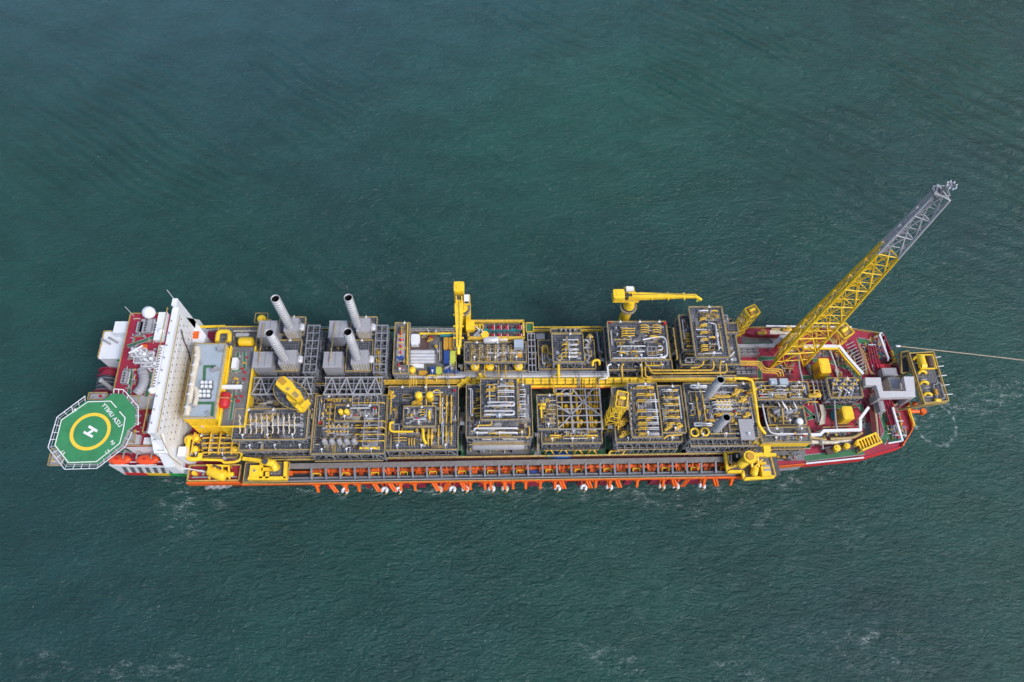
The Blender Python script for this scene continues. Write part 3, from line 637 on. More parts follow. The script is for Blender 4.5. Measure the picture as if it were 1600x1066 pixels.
for z, w_ in ((57, 2.6), (61.5, 3.3), (65.5, 2.4)):
    obj('platform', MB().box(p.x-w_, p.y-w_*.7, z, p.x+w_, p.y+w_*.7, z+.3), 'palegrey', mt); obj('handrail', MB().rail([(p.x-w_, p.y-w_*.7), (p.x+w_, p.y-w_*.7), (p.x+w_, p.y+w_*.7), (p.x-w_, p.y+w_*.7)], z+.3, w=.14), 'white', mt)
    for a in (-1, 1): obj('small_dome', MB().dome((p.x+a*w_*.75, p.y-.5*a, z+1.1), .65, 10, 4, False).cyl(p.x+a*w_*.75, p.y-.5*a, z+.3, z+.9, .15, 6), 'white', mt)
obj('radar_scanner', MB().cbox((p.x, p.y, 69.2), (5.2, .4, .6), .6).cyl(p.x, p.y, 68, 69.2, .4, 8), 'white', mt); obj('radar_scanner', MB().cbox((p.x+.5, p.y-1, 63.2), (4.2, .35, .5), -.5).cyl(p.x+.5, p.y-1, 61.8, 63.2, .3, 8), 'white', mt)
obj('yard', MB().beam((p.x-4.5, p.y, 64.5), (p.x+4.5, p.y+1, 64.5), .25), 'white', mt)
# curved grey duct and air handling units
dt = thing('exhaust_duct', 'fat curved grey exhaust duct lying across the maroon roof', 'duct', P(224, 600, 52))
dp_ = fillet([P(222, 577, 54.2), P(226, 592, 54.2), P(222, 606, 54.2), P(213, 616, 54.2)], 4); obj('duct', MB().tube(dp_, 1.75, 16), 'palegrey', dt)
for a_, b_ in zip(dp_, dp_[1:]):
    d_ = (b_-a_).normalized(); m_ = a_.lerp(b_, .5); obj('joint_band', MB().tube([m_-d_*.12, m_+d_*.12], 1.84, 16), 'steelgrey', dt)
for x, y in ((223, 582), (225, 593), (221, 607)): pp = P(x, y, 54.2); obj('support', MB().box(pp.x-2, pp.y-.3, 52, pp.x+2, pp.y+.3, 53), 'steelgrey', dt)
for i, (x, y, sx, sy, lb) in enumerate(((229, 510, 4.2, 5.6, 'larger grey ventilation unit below the largest radome'), (219, 512, 2.2, 4.6, 'narrow grey ventilation unit at the roof edge near the wing house'), (244, 512, 1.6, 4.2, 'slim grey pipe cluster unit between the big radome and the small radome'), (195, 590, 2, 5, 'grey louvred unit on the roof edge beside the hose reel'))):
    p = P(x, y, 53.5); t = thing('ventilation_unit', lb, 'ventilation unit', (p.x, p.y, 52), 'ventilation units on the roof')
    obj('casing', MB().box(p.x-sx/2, p.y-sy/2, 52.3, p.x+sx/2, p.y+sy/2, 54.2), 'palegrey', t)
    for k in range(int(sy/1.1)): obj('fan', MB().cyl(p.x, p.y-sy/2+.7+k*1.1, 54.2, 54.45, .42, 10), 'darkgrey', t)
    obj('duct', MB().tube([(p.x+sx/2+.3, p.y-sy/2, 53), (p.x+sx/2+.3, p.y+sy/2, 53)], .3, 8), 'silver', t)
p = P(226, 543, 52.5); t = thing('equipment_box', 'bright orange box on the maroon roof', 'box', (p.x, p.y, 52)); obj('body', MB().box(p.x-1.1, p.y-.7, 52, p.x+1.1, p.y+.7, 53.3), 'orange', t); obj('lid', MB().box(p.x-1.2, p.y-.8, 53.3, p.x+1.2, p.y+.8, 53.5), 'orange', t)
# lifeboats
def lifeboat(x0, x1, y, z, lb):
    a, b = P(x0, y, z), P(x1, y, z); cx, cy, hl = (a.x+b.x)/2, (a.y+b.y)/2, (b.x-a.x)/2
    t = thing('lifeboat', lb, 'lifeboat', (cx, cy, z-3), 'enclosed orange lifeboats'); v = []; f = []; ns, nr = 13, 14
    for i in range(ns):
        u = -1+2*i/(ns-1); w_ = max(.05, (1-abs(u)**2.6))**.55
        for k in range(nr):
            an = 2*math.pi*k/nr; yy_ = math.cos(an)*2.0*w_; zz_ = math.sin(an)*(1.7 if math.sin(an) < 0 else 1.45)*(.35+.65*w_)
            v.append((cx+u*hl, cy+yy_, z-1.2+zz_))
    for i in range(ns-1):
        for k in range(nr): f.append((i*nr+k, i*nr+(k+1) % nr, (i+1)*nr+(k+1) % nr, (i+1)*nr+k))
    f += [tuple(range(nr-1, -1, -1)), tuple(range((ns-1)*nr, ns*nr))]
    obj('hull', MB().add(v, f, True), 'lifeorange', t)
    obj('conning_dome', MB().box(cx+hl*.45, cy-.7, z+.1, cx+hl*.7, cy+.7, z+.9), 'lifeorange', t)
    obj('hatch', MB().box(cx-hl*.3, cy-.4, z+.2, cx-.1, cy+.4, z+.36), 'red', t)
    obj('fender_strip', MB().beam((cx-hl*.85, cy-2.05, z-1.3), (cx+hl*.85, cy-2.05, z-1.3), .2), 'white', t)
    for s in (-.62, .62):
        d = thing('lifeboat_davit', 'x', 'davit', (cx+s*hl, cy+3, z-5)); 
        obj('arm', MB().beam((cx+s*hl, cy+3.4, z-5), (cx+s*hl, cy+2.8, z+2), .45).beam((cx+s*hl, cy+2.8, z+2), (cx+s*hl, cy-.6, z+2.4), .4), 'palegrey', d)
        obj('fall', MB().beam((cx+s*hl, cy-.4, z), (cx+s*hl, cy-.4, z+2.3), .14), 'steelgrey', d)
        d['label'] = 'grey davit at the %s end of %s' % ('left' if s < 0 else 'right', lb); d['group'] = 'lifeboat davits'
    return t
lifeboat(167, 203, 717, 29, 'orange lifeboat nearest the helideck'); lifeboat(210, 247, 717, 29, 'orange lifeboat beside the white wall foot')
lifeboat(280, 300, 508, 30, 'orange lifeboat behind the white fin')
# helideck
HZ = 60
OC = [(137, 627.5), (173.5, 626.5), (196, 652), (194, 671), (187.5, 693), (152, 722.5), (106.5, 723), (85.5, 696.5), (96, 656.5)]
hd = thing('helideck', 'green octagonal helideck with yellow ring and white H over the stern', 'helideck', P(141, 674, ZD)[:2]+(ZD,) if False else (P(141, 674, HZ).x, P(141, 674, HZ).y, 30))
outer = [(135, 626), (160, 626), (172, 618), (178, 615), (192, 616), (211, 638), (210, 662), (198, 672), (188.5, 694), (152.5, 724), (105.5, 724.5), (84, 697), (95, 655.5)]
ow = [P(x, y, HZ) for x, y in outer]
obj('deck', MB().prism(ow, HZ-.7, HZ), 'helideckgreen', hd)
def lines(path, wd, z, m, closed=False, name='painted_line', par=hd):
    q = path + ([path[0]] if closed else []); mb = MB()
    for i, (a, b) in enumerate(zip(q, q[1:])):
        a, b = Vector((a[0], a[1], z)), Vector((b[0], b[1], z)); d = (b-a).normalized()*wd*.5; nn = Vector((-d.y, d.x, 0)); zz = Vector((0, 0, .002*(i % 2)))
        mb.add([a-d*.6+nn+zz, a-d*.6-nn+zz, b+d*.6-nn+zz, b+d*.6+nn+zz], [(0, 1, 2, 3)])
    return obj(name, mb, m, par)
wp = [P(x, y, HZ) for x, y in ((137.5, 628), (173, 627), (182, 637))]; lines(wp, .33, HZ+.03, 'markwhite')
wp = [P(x, y, HZ) for x, y in ((187, 643.5), (195.5, 653), (192.5, 672), (187, 693), (150.5, 721.5), (107, 723), (86, 696), (96, 656.5), (137.5, 628))]; lines(wp, .33, HZ+.03, 'markwhite')
hc = P(141.2, 674.3, HZ); v = []; f = []; ns = 64
for i in range(ns):
    a = 2*math.pi*i/ns
    for r_ in (5.75, 6.95): v.append((hc.x+r_*math.cos(a), hc.y+r_*math.sin(a), HZ+.035))
f = [(2*i, 2*i+1, 2*((i+1) % ns)+1, 2*((i+1) % ns)) for i in range(ns)]; obj('painted_ring', MB().add(v, f), 'markyellow', hd)
def quadpx(pts, z, m, name, par): return obj(name, MB().add([P(x, y, z) for x, y in pts][::-1], [(0, 1, 2, 3)]), m, par)
z1 = (70, 610, 8.2)
def zp(o, pts): return [(o[0]+x/o[2], o[1]+y/o[2]) for x, y in pts]
Hm = MB()
for k, pts in enumerate((((572, 446), (680, 508), (664, 540), (552, 476)), ((506, 518), (622, 582), (604, 610), (490, 548)), ((612, 500), (640, 516), (572, 560), (545, 540)))):
    Hm.add([P(x, y, HZ+.03+.01*k) for x, y in zp(z1, pts)][::-1], [(0, 1, 2, 3)])
obj('painted_letter', Hm, 'markwhite', hd)
def text(s, org, xdir, size, z, m, par, name='lettering', mirror=True, up=None, extrude=.0):
    cu = bpy.data.curves.new('t', 'FONT'); cu.body = s; cu.size = 1; cu.offset = .018; cu.align_x = 'CENTER'; cu.align_y = 'CENTER'; cu.space_character = 1.08
    to = bpy.data.objects.new('t', cu); C.objects.link(to); dg = bpy.context.evaluated_depsgraph_get(); me = bpy.data.meshes.new_from_object(to.evaluated_get(dg))
    bpy.data.objects.remove(to); x = Vector(xdir).normalized(); y = Vector(up).normalized() if up else Vector((-x.y, x.x, 0))
    mb = MB(); mb.add([Vector(org)+x*(q.co.x*size)+y*(q.co.y*size) for q in me.vertices], [tuple(p_.vertices) for p_ in me.polygons]); bpy.data.meshes.remove(me)
    nz = sum(((Vector(mb.v[q_[1]])-Vector(mb.v[q_[0]])).cross(Vector(mb.v[q_[2]])-Vector(mb.v[q_[0]]))).z for q_ in mb.f)
    if nz < 0: mb.f = [q_[::-1] for q_ in mb.f]
    return obj(name, mb, m, par)
a, b = P(70+970/8.2, 610+455/8.2, HZ), P(70+750/8.2, 610+185/8.2, HZ); d = b-a; upv = Vector((d.y, -d.x, 0))
text('LIZA UNITY', (a+b)/2+Vector((0, 0, .04)), d, d.length/5.35, HZ, 'markwhite', hd, up=upv if upv.x > 0 else -upv)
for s, (x, y), dr in (('18', (375, 262), (1, .72)), ('04', (872, 668), (-.6, .9)), ('13', (225, 800), (.6, -.6)), ('13', (800, 790), (1, .75))):
    p = P(70+x/8.2, 610+y/8.2, HZ+.05); text(s, p, (dr[0], dr[1], 0), 1.7, HZ, 'markwhite', hd, name='painted_number')
# safety net all round
nt_in = [(133, 627.5), (96, 655.5), (84.5, 697), (105, 724.5), (153, 724), (189, 694.5), (199, 673)]; nt_out = [(133, 619), (89, 652), (75, 699.5), (101, 733.5), (151.5, 732), (196, 698), (206, 676)]
net = MB(); ni = [P(x, y, HZ-.3) for x, y in nt_in]; no = [P(x, y, HZ+.2) for x, y in nt_out]
for (a, b), (c, d) in zip(zip(ni, ni[1:]), zip(no, no[1:])):
    net.beam(c, d, .22); k = max(2, int((d-c).length/2.6))
    for i in range(k+1): net.beam(a.lerp(b, i/k), c.lerp(d, i/k), .16)
    net.beam(a.lerp(c, .5), b.lerp(d, .5), .07)
obj('safety_net_frame', net, 'white', hd)
no2 = [P(x, y, HZ) for x, y in ((178, 608), (193, 609), (216, 635), (216, 664))]; ni2 = [P(x, y, HZ-.3) for x, y in ((178, 615), (192, 616), (211, 638), (210, 662))]; net = MB()
for (a, b), (c, d) in zip(zip(ni2, ni2[1:]), zip(no2, no2[1:])):
    net.beam(c, d, .28); k = max(2, int((d-c).length/2.6))
    for i in range(k+1): net.beam(a.lerp(b, i/k), c.lerp(d, i/k), .2)
obj('safety_net_frame', net, 'white', hd)
st = MB(); cc = (hc.x+4, hc.y+4)
for i in range(0, 13): 
    p = ow[i]; st.beam((p.x*.9+cc[0]*.1, p.y*.9+cc[1]*.1, HZ-.9), (max(-160, min(-152, (p.x+cc[0])/2+6)), max(-20, min(-2, (p.y+cc[1])/2+4)), 30.2), .5)
    q = ow[(i+1) % 13]; st.beam((p.x, p.y, HZ-1), (q.x, q.y, HZ-1), .5)
    st.beam((p.x, p.y, HZ-1), (cc[0], cc[1], HZ-1.4), .4)
st.cyl(-153, -6, 30.2, HZ-.8, .8, 10).cyl(-153, -18, 30.2, HZ-.8, .8, 10).cyl(-148, -12, 36.2, HZ-.8, .8, 10)
obj('support_truss', st, 'palegrey', hd)
for (x0, y0, x1, y1) in ((140, 615, 168, 626), (80, 702, 100, 728), (194, 678, 212, 692), (202, 620, 218, 640)):
    rc = rect(x0, y0, x1, y1, HZ-2.5); obj('access_platform', MB().box(rc[0], rc[1], HZ-2.8, rc[2], rc[3], HZ-2.5), 'palegrey', hd); obj('handrail', MB().rail([(rc[0], rc[1]), (rc[2], rc[1]), (rc[2], rc[3]), (rc[0], rc[3])], HZ-2.5), 'dullyellow', hd)
    scatter(hd, rc, HZ-2.5, 3, int(x0), ['junction_box', 'red_hose_box', 'control_valve'])

# ------------------------------------------------------------------ electrical house with yellow walls
eh = thing('electrical_house', 'large yellow-walled house with pale blue-grey roof beside the accommodation block', 'deckhouse', (-120.3, -1.5, ZD))
EX0, EX1, EY0, EY1, EZ = -126.4, -114.4, -16.6, 13.9, 47
obj('wall', MB().box(EX0, EY0, 28, EX1, EY1, EZ-.3), 'yellow', eh); obj('roof', MB().box(EX0-.2, EY0-.2, EZ-.3, EX1+.2, EY1+.2, EZ), 'bluegrey', eh)
lg = MB()
for x in (EX0+1, EX0+6, EX1-1):
    for y in (EY0+1, -6, 4, EY1-1): lg.beam((x, y, ZD), (x, y, 28), .7)
obj('support', lg, 'dullyellow', eh); wr = MB()
for k in range(12): wr.box(EX0+.3+k*1.05, EY0-.14, 28.3, EX0+.5+k*1.05, EY0, EZ-.6)
wr.box(EX0, EY0-.25, 37, EX1, EY0, 37.4); obj('wall_ribs', wr, 'yellow', eh)
obj('handrail', MB().rail([(EX0, EY0), (EX1, EY0), (EX1, EY1), (EX0, EY1)], EZ), 'railyellow', eh)
walkway([(335, 573), (320, 573), (318, 612)], 1.0, EZ, eh); walkway([(309, 630), (333, 630), (331, 650)], 1.0, EZ, eh)
for r_ in range(2):
    for j in range(2):
        for k in range(3):
            if True:
                p = P(316.5+k*6.2-r_*3, 598+j*6.5+r_*14, EZ+1); u_ = obj('cooling_unit', MB().box(p.x-.5, p.y-.55, EZ+.5, p.x+.5, p.y+.55, EZ+1.7).cyl(p.x, p.y, EZ+1.7, EZ+1.85, .3, 10), 'white', eh); obj('unit_base', MB().box(p.x-.74, p.y-.9, EZ, p.x+.74, p.y+.9, EZ+.5), 'darkgrey', u_)
for pts, r_ in (([(308, 543, 48.5), (309, 556, 48.5), (304, 580, 48.5), (299, 610, 48.5), (296, 628, 48.5), (291, 650, 48.5)], 1.15), ([(299, 606, 48.6), (306, 606, 48.6), (308, 618, 48.6), (304, 634, 48.6)], .9)): pipe(eh, pts, r_, 'cream', 'ventilation_duct', 1.5, n=10)
for x, y, s_ in ((314, 569, 1), (340, 579, 1.3), (334, 581, 1), (302, 636, 1.3), (346, 549, 1.4), (328, 646, .8), (325, 648, .8)): fitp(eh, 'junction_box', x, y, EZ, 0, s_*1.3)
for y in (560, 575, 590, 605, 620, 640): fitp(eh, 'floodlight', 301-(y-590)*.18, y, EZ, -1.57)
obj('wall_pipe', MB().tube([(EX0-.6, EY0, 46), (EX0-.6, EY1, 46)], .18, 6).tube([(EX0-1, EY0, 42), (EX0-1, EY1, 42)], .18, 6), 'yellow', eh)
for x in (316, 349): p = P(x, 664, 38); obj('round_hatch', MB().tube([(p.x, EY0-.6, 38), (p.x, EY0-.2, 38)], .7, 12), 'cream', eh)
# second narrow house
nh = thing('switchgear_house', 'narrow yellow house with green-edged grey deck next to the blue-grey roof', 'deckhouse', (-108, 0, ZD))
NX0, NX1, NY0, NY1, NZ = -113.9, -104.5, -18.5, 15, 42
obj('wall', MB().box(NX0, NY0, 27, NX1, NY1, NZ-.3), 'yellow', nh); obj('roof', MB().box(NX0-.1, NY0-.1, NZ-.3, NX1+.1, NY1+.1, NZ), 'deckgrey', nh)
obj('support', MB().box(NX0+1, NY0+1, ZD, NX1-1, NY1-1, 27), 'dullyellow', nh); obj('parapet', MB().box(NX1-.1, NY0, NZ, NX1+.5, NY1, NZ+1.2).box(NX0-.3, NY0, NZ, NX0+.3, NY1, NZ+1.4).box(NX0, NY0-.4, NZ, NX1, NY0, NZ+1.2), 'yellow', nh)
walkway([(382, 552), (382, 575), (368, 580)], 1.0, NZ, nh); walkway([(364, 580), (372, 552)], .9, NZ, nh); walkway([(366, 615), (360, 655)], .9, NZ, nh)
scatter(nh, (NX0+1, -10, NX1-1, 12), NZ, 16, 51, ['junction_box', 'valve', 'yellow_spool', 'filter', 'red_hose_box'])
rc = rect(362, 559, 370, 575, NZ+2.6); obj('white_unit', MB().box(rc[0], rc[1], NZ, rc[2], rc[3], NZ+2.6), 'white', nh)
rc = rect(346, 602, 378, 608, NZ+2); obj('roof_beam', MB().box(rc[0], rc[1], NZ+1.4, rc[2], rc[3], NZ+2.4), 'white', nh)
yt = thing('tank', 'long yellow tank box lying above the grey deck near the sea rail', 'tank', P(384, 532, 40)); rc = rect(370, 527, 397, 538, 42); obj('body', MB().capsule((rc[0]+1.2, (rc[1]+rc[3])/2, 41), (rc[2]-1.2, (rc[1]+rc[3])/2, 41), 2.0, 8), 'yellow', yt); obj('saddle', MB().box(rc[0]+1, rc[1]+.6, 36, rc[0]+1.6, rc[3]-.6, 40).box(rc[2]-1.6, rc[1]+.6, 36, rc[2]-1, rc[3]-.6, 40), 'dullyellow', yt)
st_ = thing('tank', 'silver horizontal tank beside the yellow tank box', 'tank', P(378, 523, 38)); rc = rect(366, 520, 390, 525, 39); obj('body', MB().capsule((rc[0]+.8, (rc[1]+rc[3])/2, 38), (rc[2]-.8, (rc[1]+rc[3])/2, 38), 1.1, 12), 'silver', st_); obj('saddle', MB().box(rc[0]+1, rc[1], 36, rc[0]+1.5, rc[3], 37.5).box(rc[2]-1.6, rc[1], 36, rc[2]-1, rc[3], 37.5), 'steelgrey', st_)
rt = thing('tank', 'crimson rounded tank standing in the yellow frame', 'tank', P(352, 626, NZ)); p = P(351.5, 626, 44); obj('body', MB().capsule((p.x, p.y-2.4, 44.3), (p.x, p.y+2.4, 44.3), 1.95, 16), 'red', rt); obj('saddle', MB().box(p.x-1.6, p.y-2.4, NZ, p.x+1.6, p.y-2, 43.4).box(p.x-1.6, p.y+2, NZ, p.x+1.6, p.y+2.4, 43.4), 'dullyellow', rt); obj('band', MB().box(p.x-2.05, p.y+.2, 43.2, p.x+2.05, p.y+.5, 46.3), 'railyellow', rt)
# starboard aft platform with yellow edge pipe
ap = thing('service_platform', 'low service platform along the sea edge behind the yellow houses', 'platform', P(370, 525, ZD)); rc = rect(340, 512, 402, 550, 35); deck(ap, rc, 35, 'deckgrey', rail='yellow'); frame(ap, rc, ZD, 34.6, 3, 2); scatter(ap, rc, 35, 14, 5)
pipe(ap, [(309, 511, 33), (352, 510, 33)], .8, 'yellow'); pipe(ap, [(352, 511, 33), (404, 512, 33)], .6, 'steelgrey'); pipe(ap, [(339, 534, 42), (341, 518, 42), (359, 518, 42), (358, 534, 42)], .9, 'yellow'); pipe(ap, [(366, 517.5, 36), (402, 517.5, 36)], .45, 'cream')
rb = thing('buoy_rack', 'round yellow canister in a frame hanging over the sea edge', 'canister', P(408, 499, 34)); p = P(408.5, 498, 36); obj('drum', MB().cyl(p.x, p.y, 31, 36, 1.8, 14).cyl(p.x, p.y, 36, 36.4, 1.2, 12), 'yellow', rb); obj('frame', MB().rail([(p.x-2.6, p.y-2.2), (p.x+2.6, p.y-2.2), (p.x+2.6, p.y+2.4), (p.x-2.6, p.y+2.4)], 35.4).box(p.x-2.6, p.y-6, 30.6, p.x+2.6, p.y+2.4, 31), 'dullyellow', rb)

# ------------------------------------------------------------------ power generation: hoods, stack bases, stacks
def stack(top, base, zt, zb, r, lb, nb=14):
    p = P(top[0], top[1], zt); t = thing('exhaust_stack', lb, 'exhaust stack', (p.x, p.y, zb), 'ringed exhaust stacks')
    v = []; f = []; n = 28
    for rr, z in ((r, zb), (r, zt), (r*.9, zt), (r*.9, zt-9)): v += [(p.x+rr*math.cos(2*math.pi*k/n), p.y+rr*math.sin(2*math.pi*k/n), z) for k in range(n)]
    for i in range(3): f += [(i*n+k, i*n+(k+1) % n, (i+1)*n+(k+1) % n, (i+1)*n+k) for k in range(n)]
    obj('flue', MB().add(v, f, True), 'silver', t)
    obj('flue_lining', MB().cyl(p.x, p.y, zt-9.2, zt-9, r*.88, n), 'black', t)
    lin = MB(); 
    for k in range(n):
        a, b = 2*math.pi*k/n, 2*math.pi*(k+1)/n; lin.add([(p.x+r*.895*math.cos(a), p.y+r*.895*math.sin(a), zt-9), (p.x+r*.895*math.cos(b), p.y+r*.895*math.sin(b), zt-9), (p.x+r*.895*math.cos(b), p.y+r*.895*math.sin(b), zt-.5), (p.x+r*.895*math.cos(a), p.y+r*.895*math.sin(a), zt-.5)], [(3, 2, 1, 0)])
    obj('flue_lining', lin, 'black', t)
    for k in range(nb): z = zb+1+(zt-zb-2)*k/(nb-1); obj('stiffener_ring', MB().tube([(p.x+r*1.05*math.cos(2*math.pi*q/n), p.y+r*1.05*math.sin(2*math.pi*q/n), z) for q in range(n+1)], .17, 5), 'steelgrey', t)
    obj('rim', MB().tube([(p.x+r*.98*math.cos(2*math.pi*k/32), p.y+r*.98*math.sin(2*math.pi*k/32), zt) for k in range(33)], .17, 6), 'palegrey', t)
    return p
for gi, (dx, nm) in enumerate(((0, 'beside the yellow houses'), (112, 'in the middle of the power modules'))):
    r1 = rect(429+dx*1.008, 533, 470+dx*1.0, 581, 40); r2 = rect(437+dx*1.0, 497, 477+dx, 524, 40)
    t = thing('power_module', 'grey power module with two hoods and grated decks ' + nm, 'power module', ((r1[0]+r1[2])/2, (r1[1]+r1[3])/2, ZD), 'power generation modules')
    for rc in (r1, r2): deck(t, rc, 40, lite=9)
    big = (r1[0]-9, r1[1], r1[2]+1, r2[3]); frame(t, big, ZD, 36, 4, 4); obj('lower_deck', MB().box(big[0], big[1], 35.6, big[2], big[3], 36), 'grating2', t); scatter(t, big, 36, 14, 40+gi, avoid=(r1, r2))
    for (x0, y0, x1, y1) in ((403.6, 503, 432, 527.5), (395, 551.5, 425, 574.5)):
        rc = rect(x0+dx*.985, y0-1, x1+dx*.975, y1-1, 46); h = obj('air_intake_hood', MB().box(rc[0], rc[1], 37, rc[2], rc[3], 46), 'palegrey', t)
        e = MB()
        for k in (.32, .64): x_ = rc[0]+(rc[2]-rc[0])*k; e.box(x_-.12, rc[1], 46, x_+.12, rc[3], 46.15)
        for k in range(7): e.box(rc[0]+.3, rc[1]-.14, 38+k*1.1, rc[2]-.3, rc[1], 38.3+k*1.1)
        obj('seams', e, 'steelgrey', h); obj('roof_rim', MB().box(rc[0]-.15, rc[1]-.15, 45.8, rc[2]+.15, rc[1], 46.1).box(rc[0]-.15, rc[3], 45.8, rc[2]+.15, rc[3]+.15, 46.1), 'silver', h)
    pipe(t, [(412+dx, 505, 47.2), (404+dx*.99, 566, 47.2)], .22, 'railyellow', 'ladder_rail')
    for (x0, y0, x1, y1) in ((444, 498, 466, 519), (435.5, 548, 463, 570)):
        rc = rect(x0+dx*1.01, y0-1, x1+dx, y1-1, 47); u = obj('stack_base', MB().box(rc[0], rc[1], 40, rc[2], rc[3], 47), 'palegrey', t)
        v = MB()
        for k in range(6): x_ = rc[0]+.8+k*(rc[2]-rc[0]-1.6)/5; v.box(x_-.2, rc[1]-.2, 40.5, x_+.2, rc[1], 46.5)
        obj('base_rib', v, 'cream', u); obj('side_silencer', MB().capsule((rc[2]+.9, rc[1]+2, 44.5), (rc[2]+.9, rc[3]-2, 44.5), 1.2, 12), 'silver', t)
    # grey open racks on the bow side and toward the middle of the ship
    rc = rect(476+dx*.965, 507, 498+dx*.96, 583, 42); frame(t, rc, ZD, 42, 2, 6, 5, w=.5, name='open_rack')
    rk = thing('truss_rack', 'grey lattice rack with zigzag bracing, %s' % ('left one behind the yellow crane house' if gi == 0 else 'right one next to the bundle of yellow pipes'), 'pipe rack', P(440+dx, 604, ZD), 'grey lattice racks')
    rc = rect(394.5+dx, 589, 489+dx*.97, 618, 41); frame(rk, rc, 30, 41, 8, 3, 11, w=.42)
    top = MB(); X0, Y0, X1, Y1 = rc; k = 4
    for i in range(k):
        a, b = X0+(X1-X0)*i/k, X0+(X1-X0)*(i+1)/k; m_ = (a+b)/2; top.beam((a, Y0+.3, 41.2), (m_, Y1-.3, 41.2), .45); top.beam((m_, Y1-.3, 41.2), (b, Y0+.3, 41.2), .45)
    for y in (Y0+.4, Y1-.4): top.beam((X0, y, 41.2), (X1, y, 41.2), .5)
    obj('top_bracing', top, 'palegrey', rk); lw = MB(); 
    for a in (0, .5, 1): lw.beam((X0+(X1-X0)*a, Y0, ZD), (X0+(X1-X0)*a, Y0, 30), .6).beam((X0+(X1-X0)*a, Y1, ZD), (X0+(X1-X0)*a, Y1, 30), .6)
    obj('leg', lw, 'steelgrey', rk)
    for j in range(5): hp = P(400+dx, 594+j*5, 33); obj('pipe', MB().tube([(X0, hp.y, 33), (X1, hp.y, 33)], .3, 7), ('silver', 'darkgrey', 'steelgrey', 'palegrey', 'darkgrey')[j], rk)
    obj('tray', MB().box(X0, Y0+.5, 28.6, X1, Y1-.5, 28.9), 'darkgrey', rk)
stack((430, 466.5), 0, 70, 46.5, 1.6, 'far ringed exhaust stack of the left pair, rising above the sea edge')
stack((420.5, 520), 0, 70, 46.5, 1.62, 'near ringed exhaust stack of the left pair')
stack((544, 465), 0, 70, 46.5, 1.55, 'far ringed exhaust stack of the middle pair, above the sea edge')
stack((543, 518.5), 0, 70, 46.5, 1.62, 'near ringed exhaust stack of the middle pair')
stack((1126, 593), 0, 62, 46, 1.5, 'short ringed exhaust stack by the central yellow pipes, near the flare tower', 9)
stack((1135.5, 652), 0, 60, 46, 1.5, 'short ringed exhaust stack on the grated deck nearest the bow', 9)

# ------------------------------------------------------------------ port row of process modules
# M1: long roof with eleven rows of pipework
t, rs = module('process_module', 'grated module with eleven zigzag pipe rows, next to the yellow-walled house', [(380, 617, 494, 704, 35), (366, 640, 481, 688, 41)], 101, fits=(16, 0), nx=6, ny=4)
for k in range(11):
    x = 374.5+k*8.55; q = [(x+dx_, y_, 42.2) for dx_, y_ in ((0, 650), (1.2, 653), (-.8, 657), (.9, 662), (-.6, 667), (1, 672), (-.4, 678))]
    pipe(t, q, .34, 'cream', 'manifold_pipe', .5, n=6); p = P(x, 651, 41); fit(t, 'pipe_spool', p.x, p.y, 41, 1.57, .8); fitp(t, 'control_valve', x+.6, 660+(k % 3)*3, 41, 0, .7)
for k in range(6): fitp(t, 'junction_box', 472, 650+k*6, 41)
pipe(t, [(474, 618, 36.5), (474, 690, 36.5)], .2, 'silver'); rc = rect(385, 690, 486, 704, 33); deck(t, rc, 31, rail='railyellow'); 
# M2
t, rs = module('process_module', 'grated module with a row of white cones and two yellow tanks', [(490, 619, 603, 710, 36), (524, 634, 592, 659, 38.5)], 102, fits=(26, 10), nx=6, ny=4)
for x in (506.5, 518, 530, 541, 553):
    p = P(x, 689, 38.5); c = obj('cone_filter', MB().cyl(p.x, p.y, 37, 39.2, 1.35, 16, .9).dome((p.x, p.y, 39.2), .9, 16, 4, rz=.5), 'palegrey', t)
    obj('nozzle', MB().tube([(p.x-1.8, p.y+1.2, 38.2), (p.x+1.8, p.y+1.2, 38.2)], .18, 6).beam((p.x, p.y-2.6, 37.4), (p.x, p.y, 37.4), .22).cyl(p.x, p.y, 36, 37, .4, 8), 'dullyellow', c)
for x in (532, 541.3): p = P(x, 642.5, 41.5); obj('tank', MB().cyl(p.x, p.y, 38.5, 41.6, .95, 16).dome((p.x, p.y, 41.6), .95, 16, 4, rz=.35), 'yellow', t)
for y in (658, 668.5, 679, 689): hpipe(t, 554, 600, y, 38.6, .34, 'yellow')
pipe(t, [(562, 700, 37.6), (593, 700, 37.6)], .75, 'yellow', 'vessel')
rc = rect(566.5, 652, 592, 698, 42); frame(t, rc, 36, 42, 1, 4, 6, w=.3, m='palegrey', name='open_rack'); rc = rect(549, 616, 591, 634, 41); frame(t, rc, 36, 41, 4, 1, 5, w=.3, m='palegrey', name='open_rack')
hpipe(t, 549, 600, 629.5, 39, .34, 'yellow')
for r_ in range(4):
    for k in range(5): fitp(t, 'control_valve' if k % 2 else 'valve', 514+k*4.4-(r_*.4), 627+r_*10, 36, k, .7)
for r_ in range(2):
    for k in range(7): fitp(t, 'control_valve', 511+k*5.5, 668+r_*8, 36, k, .7)
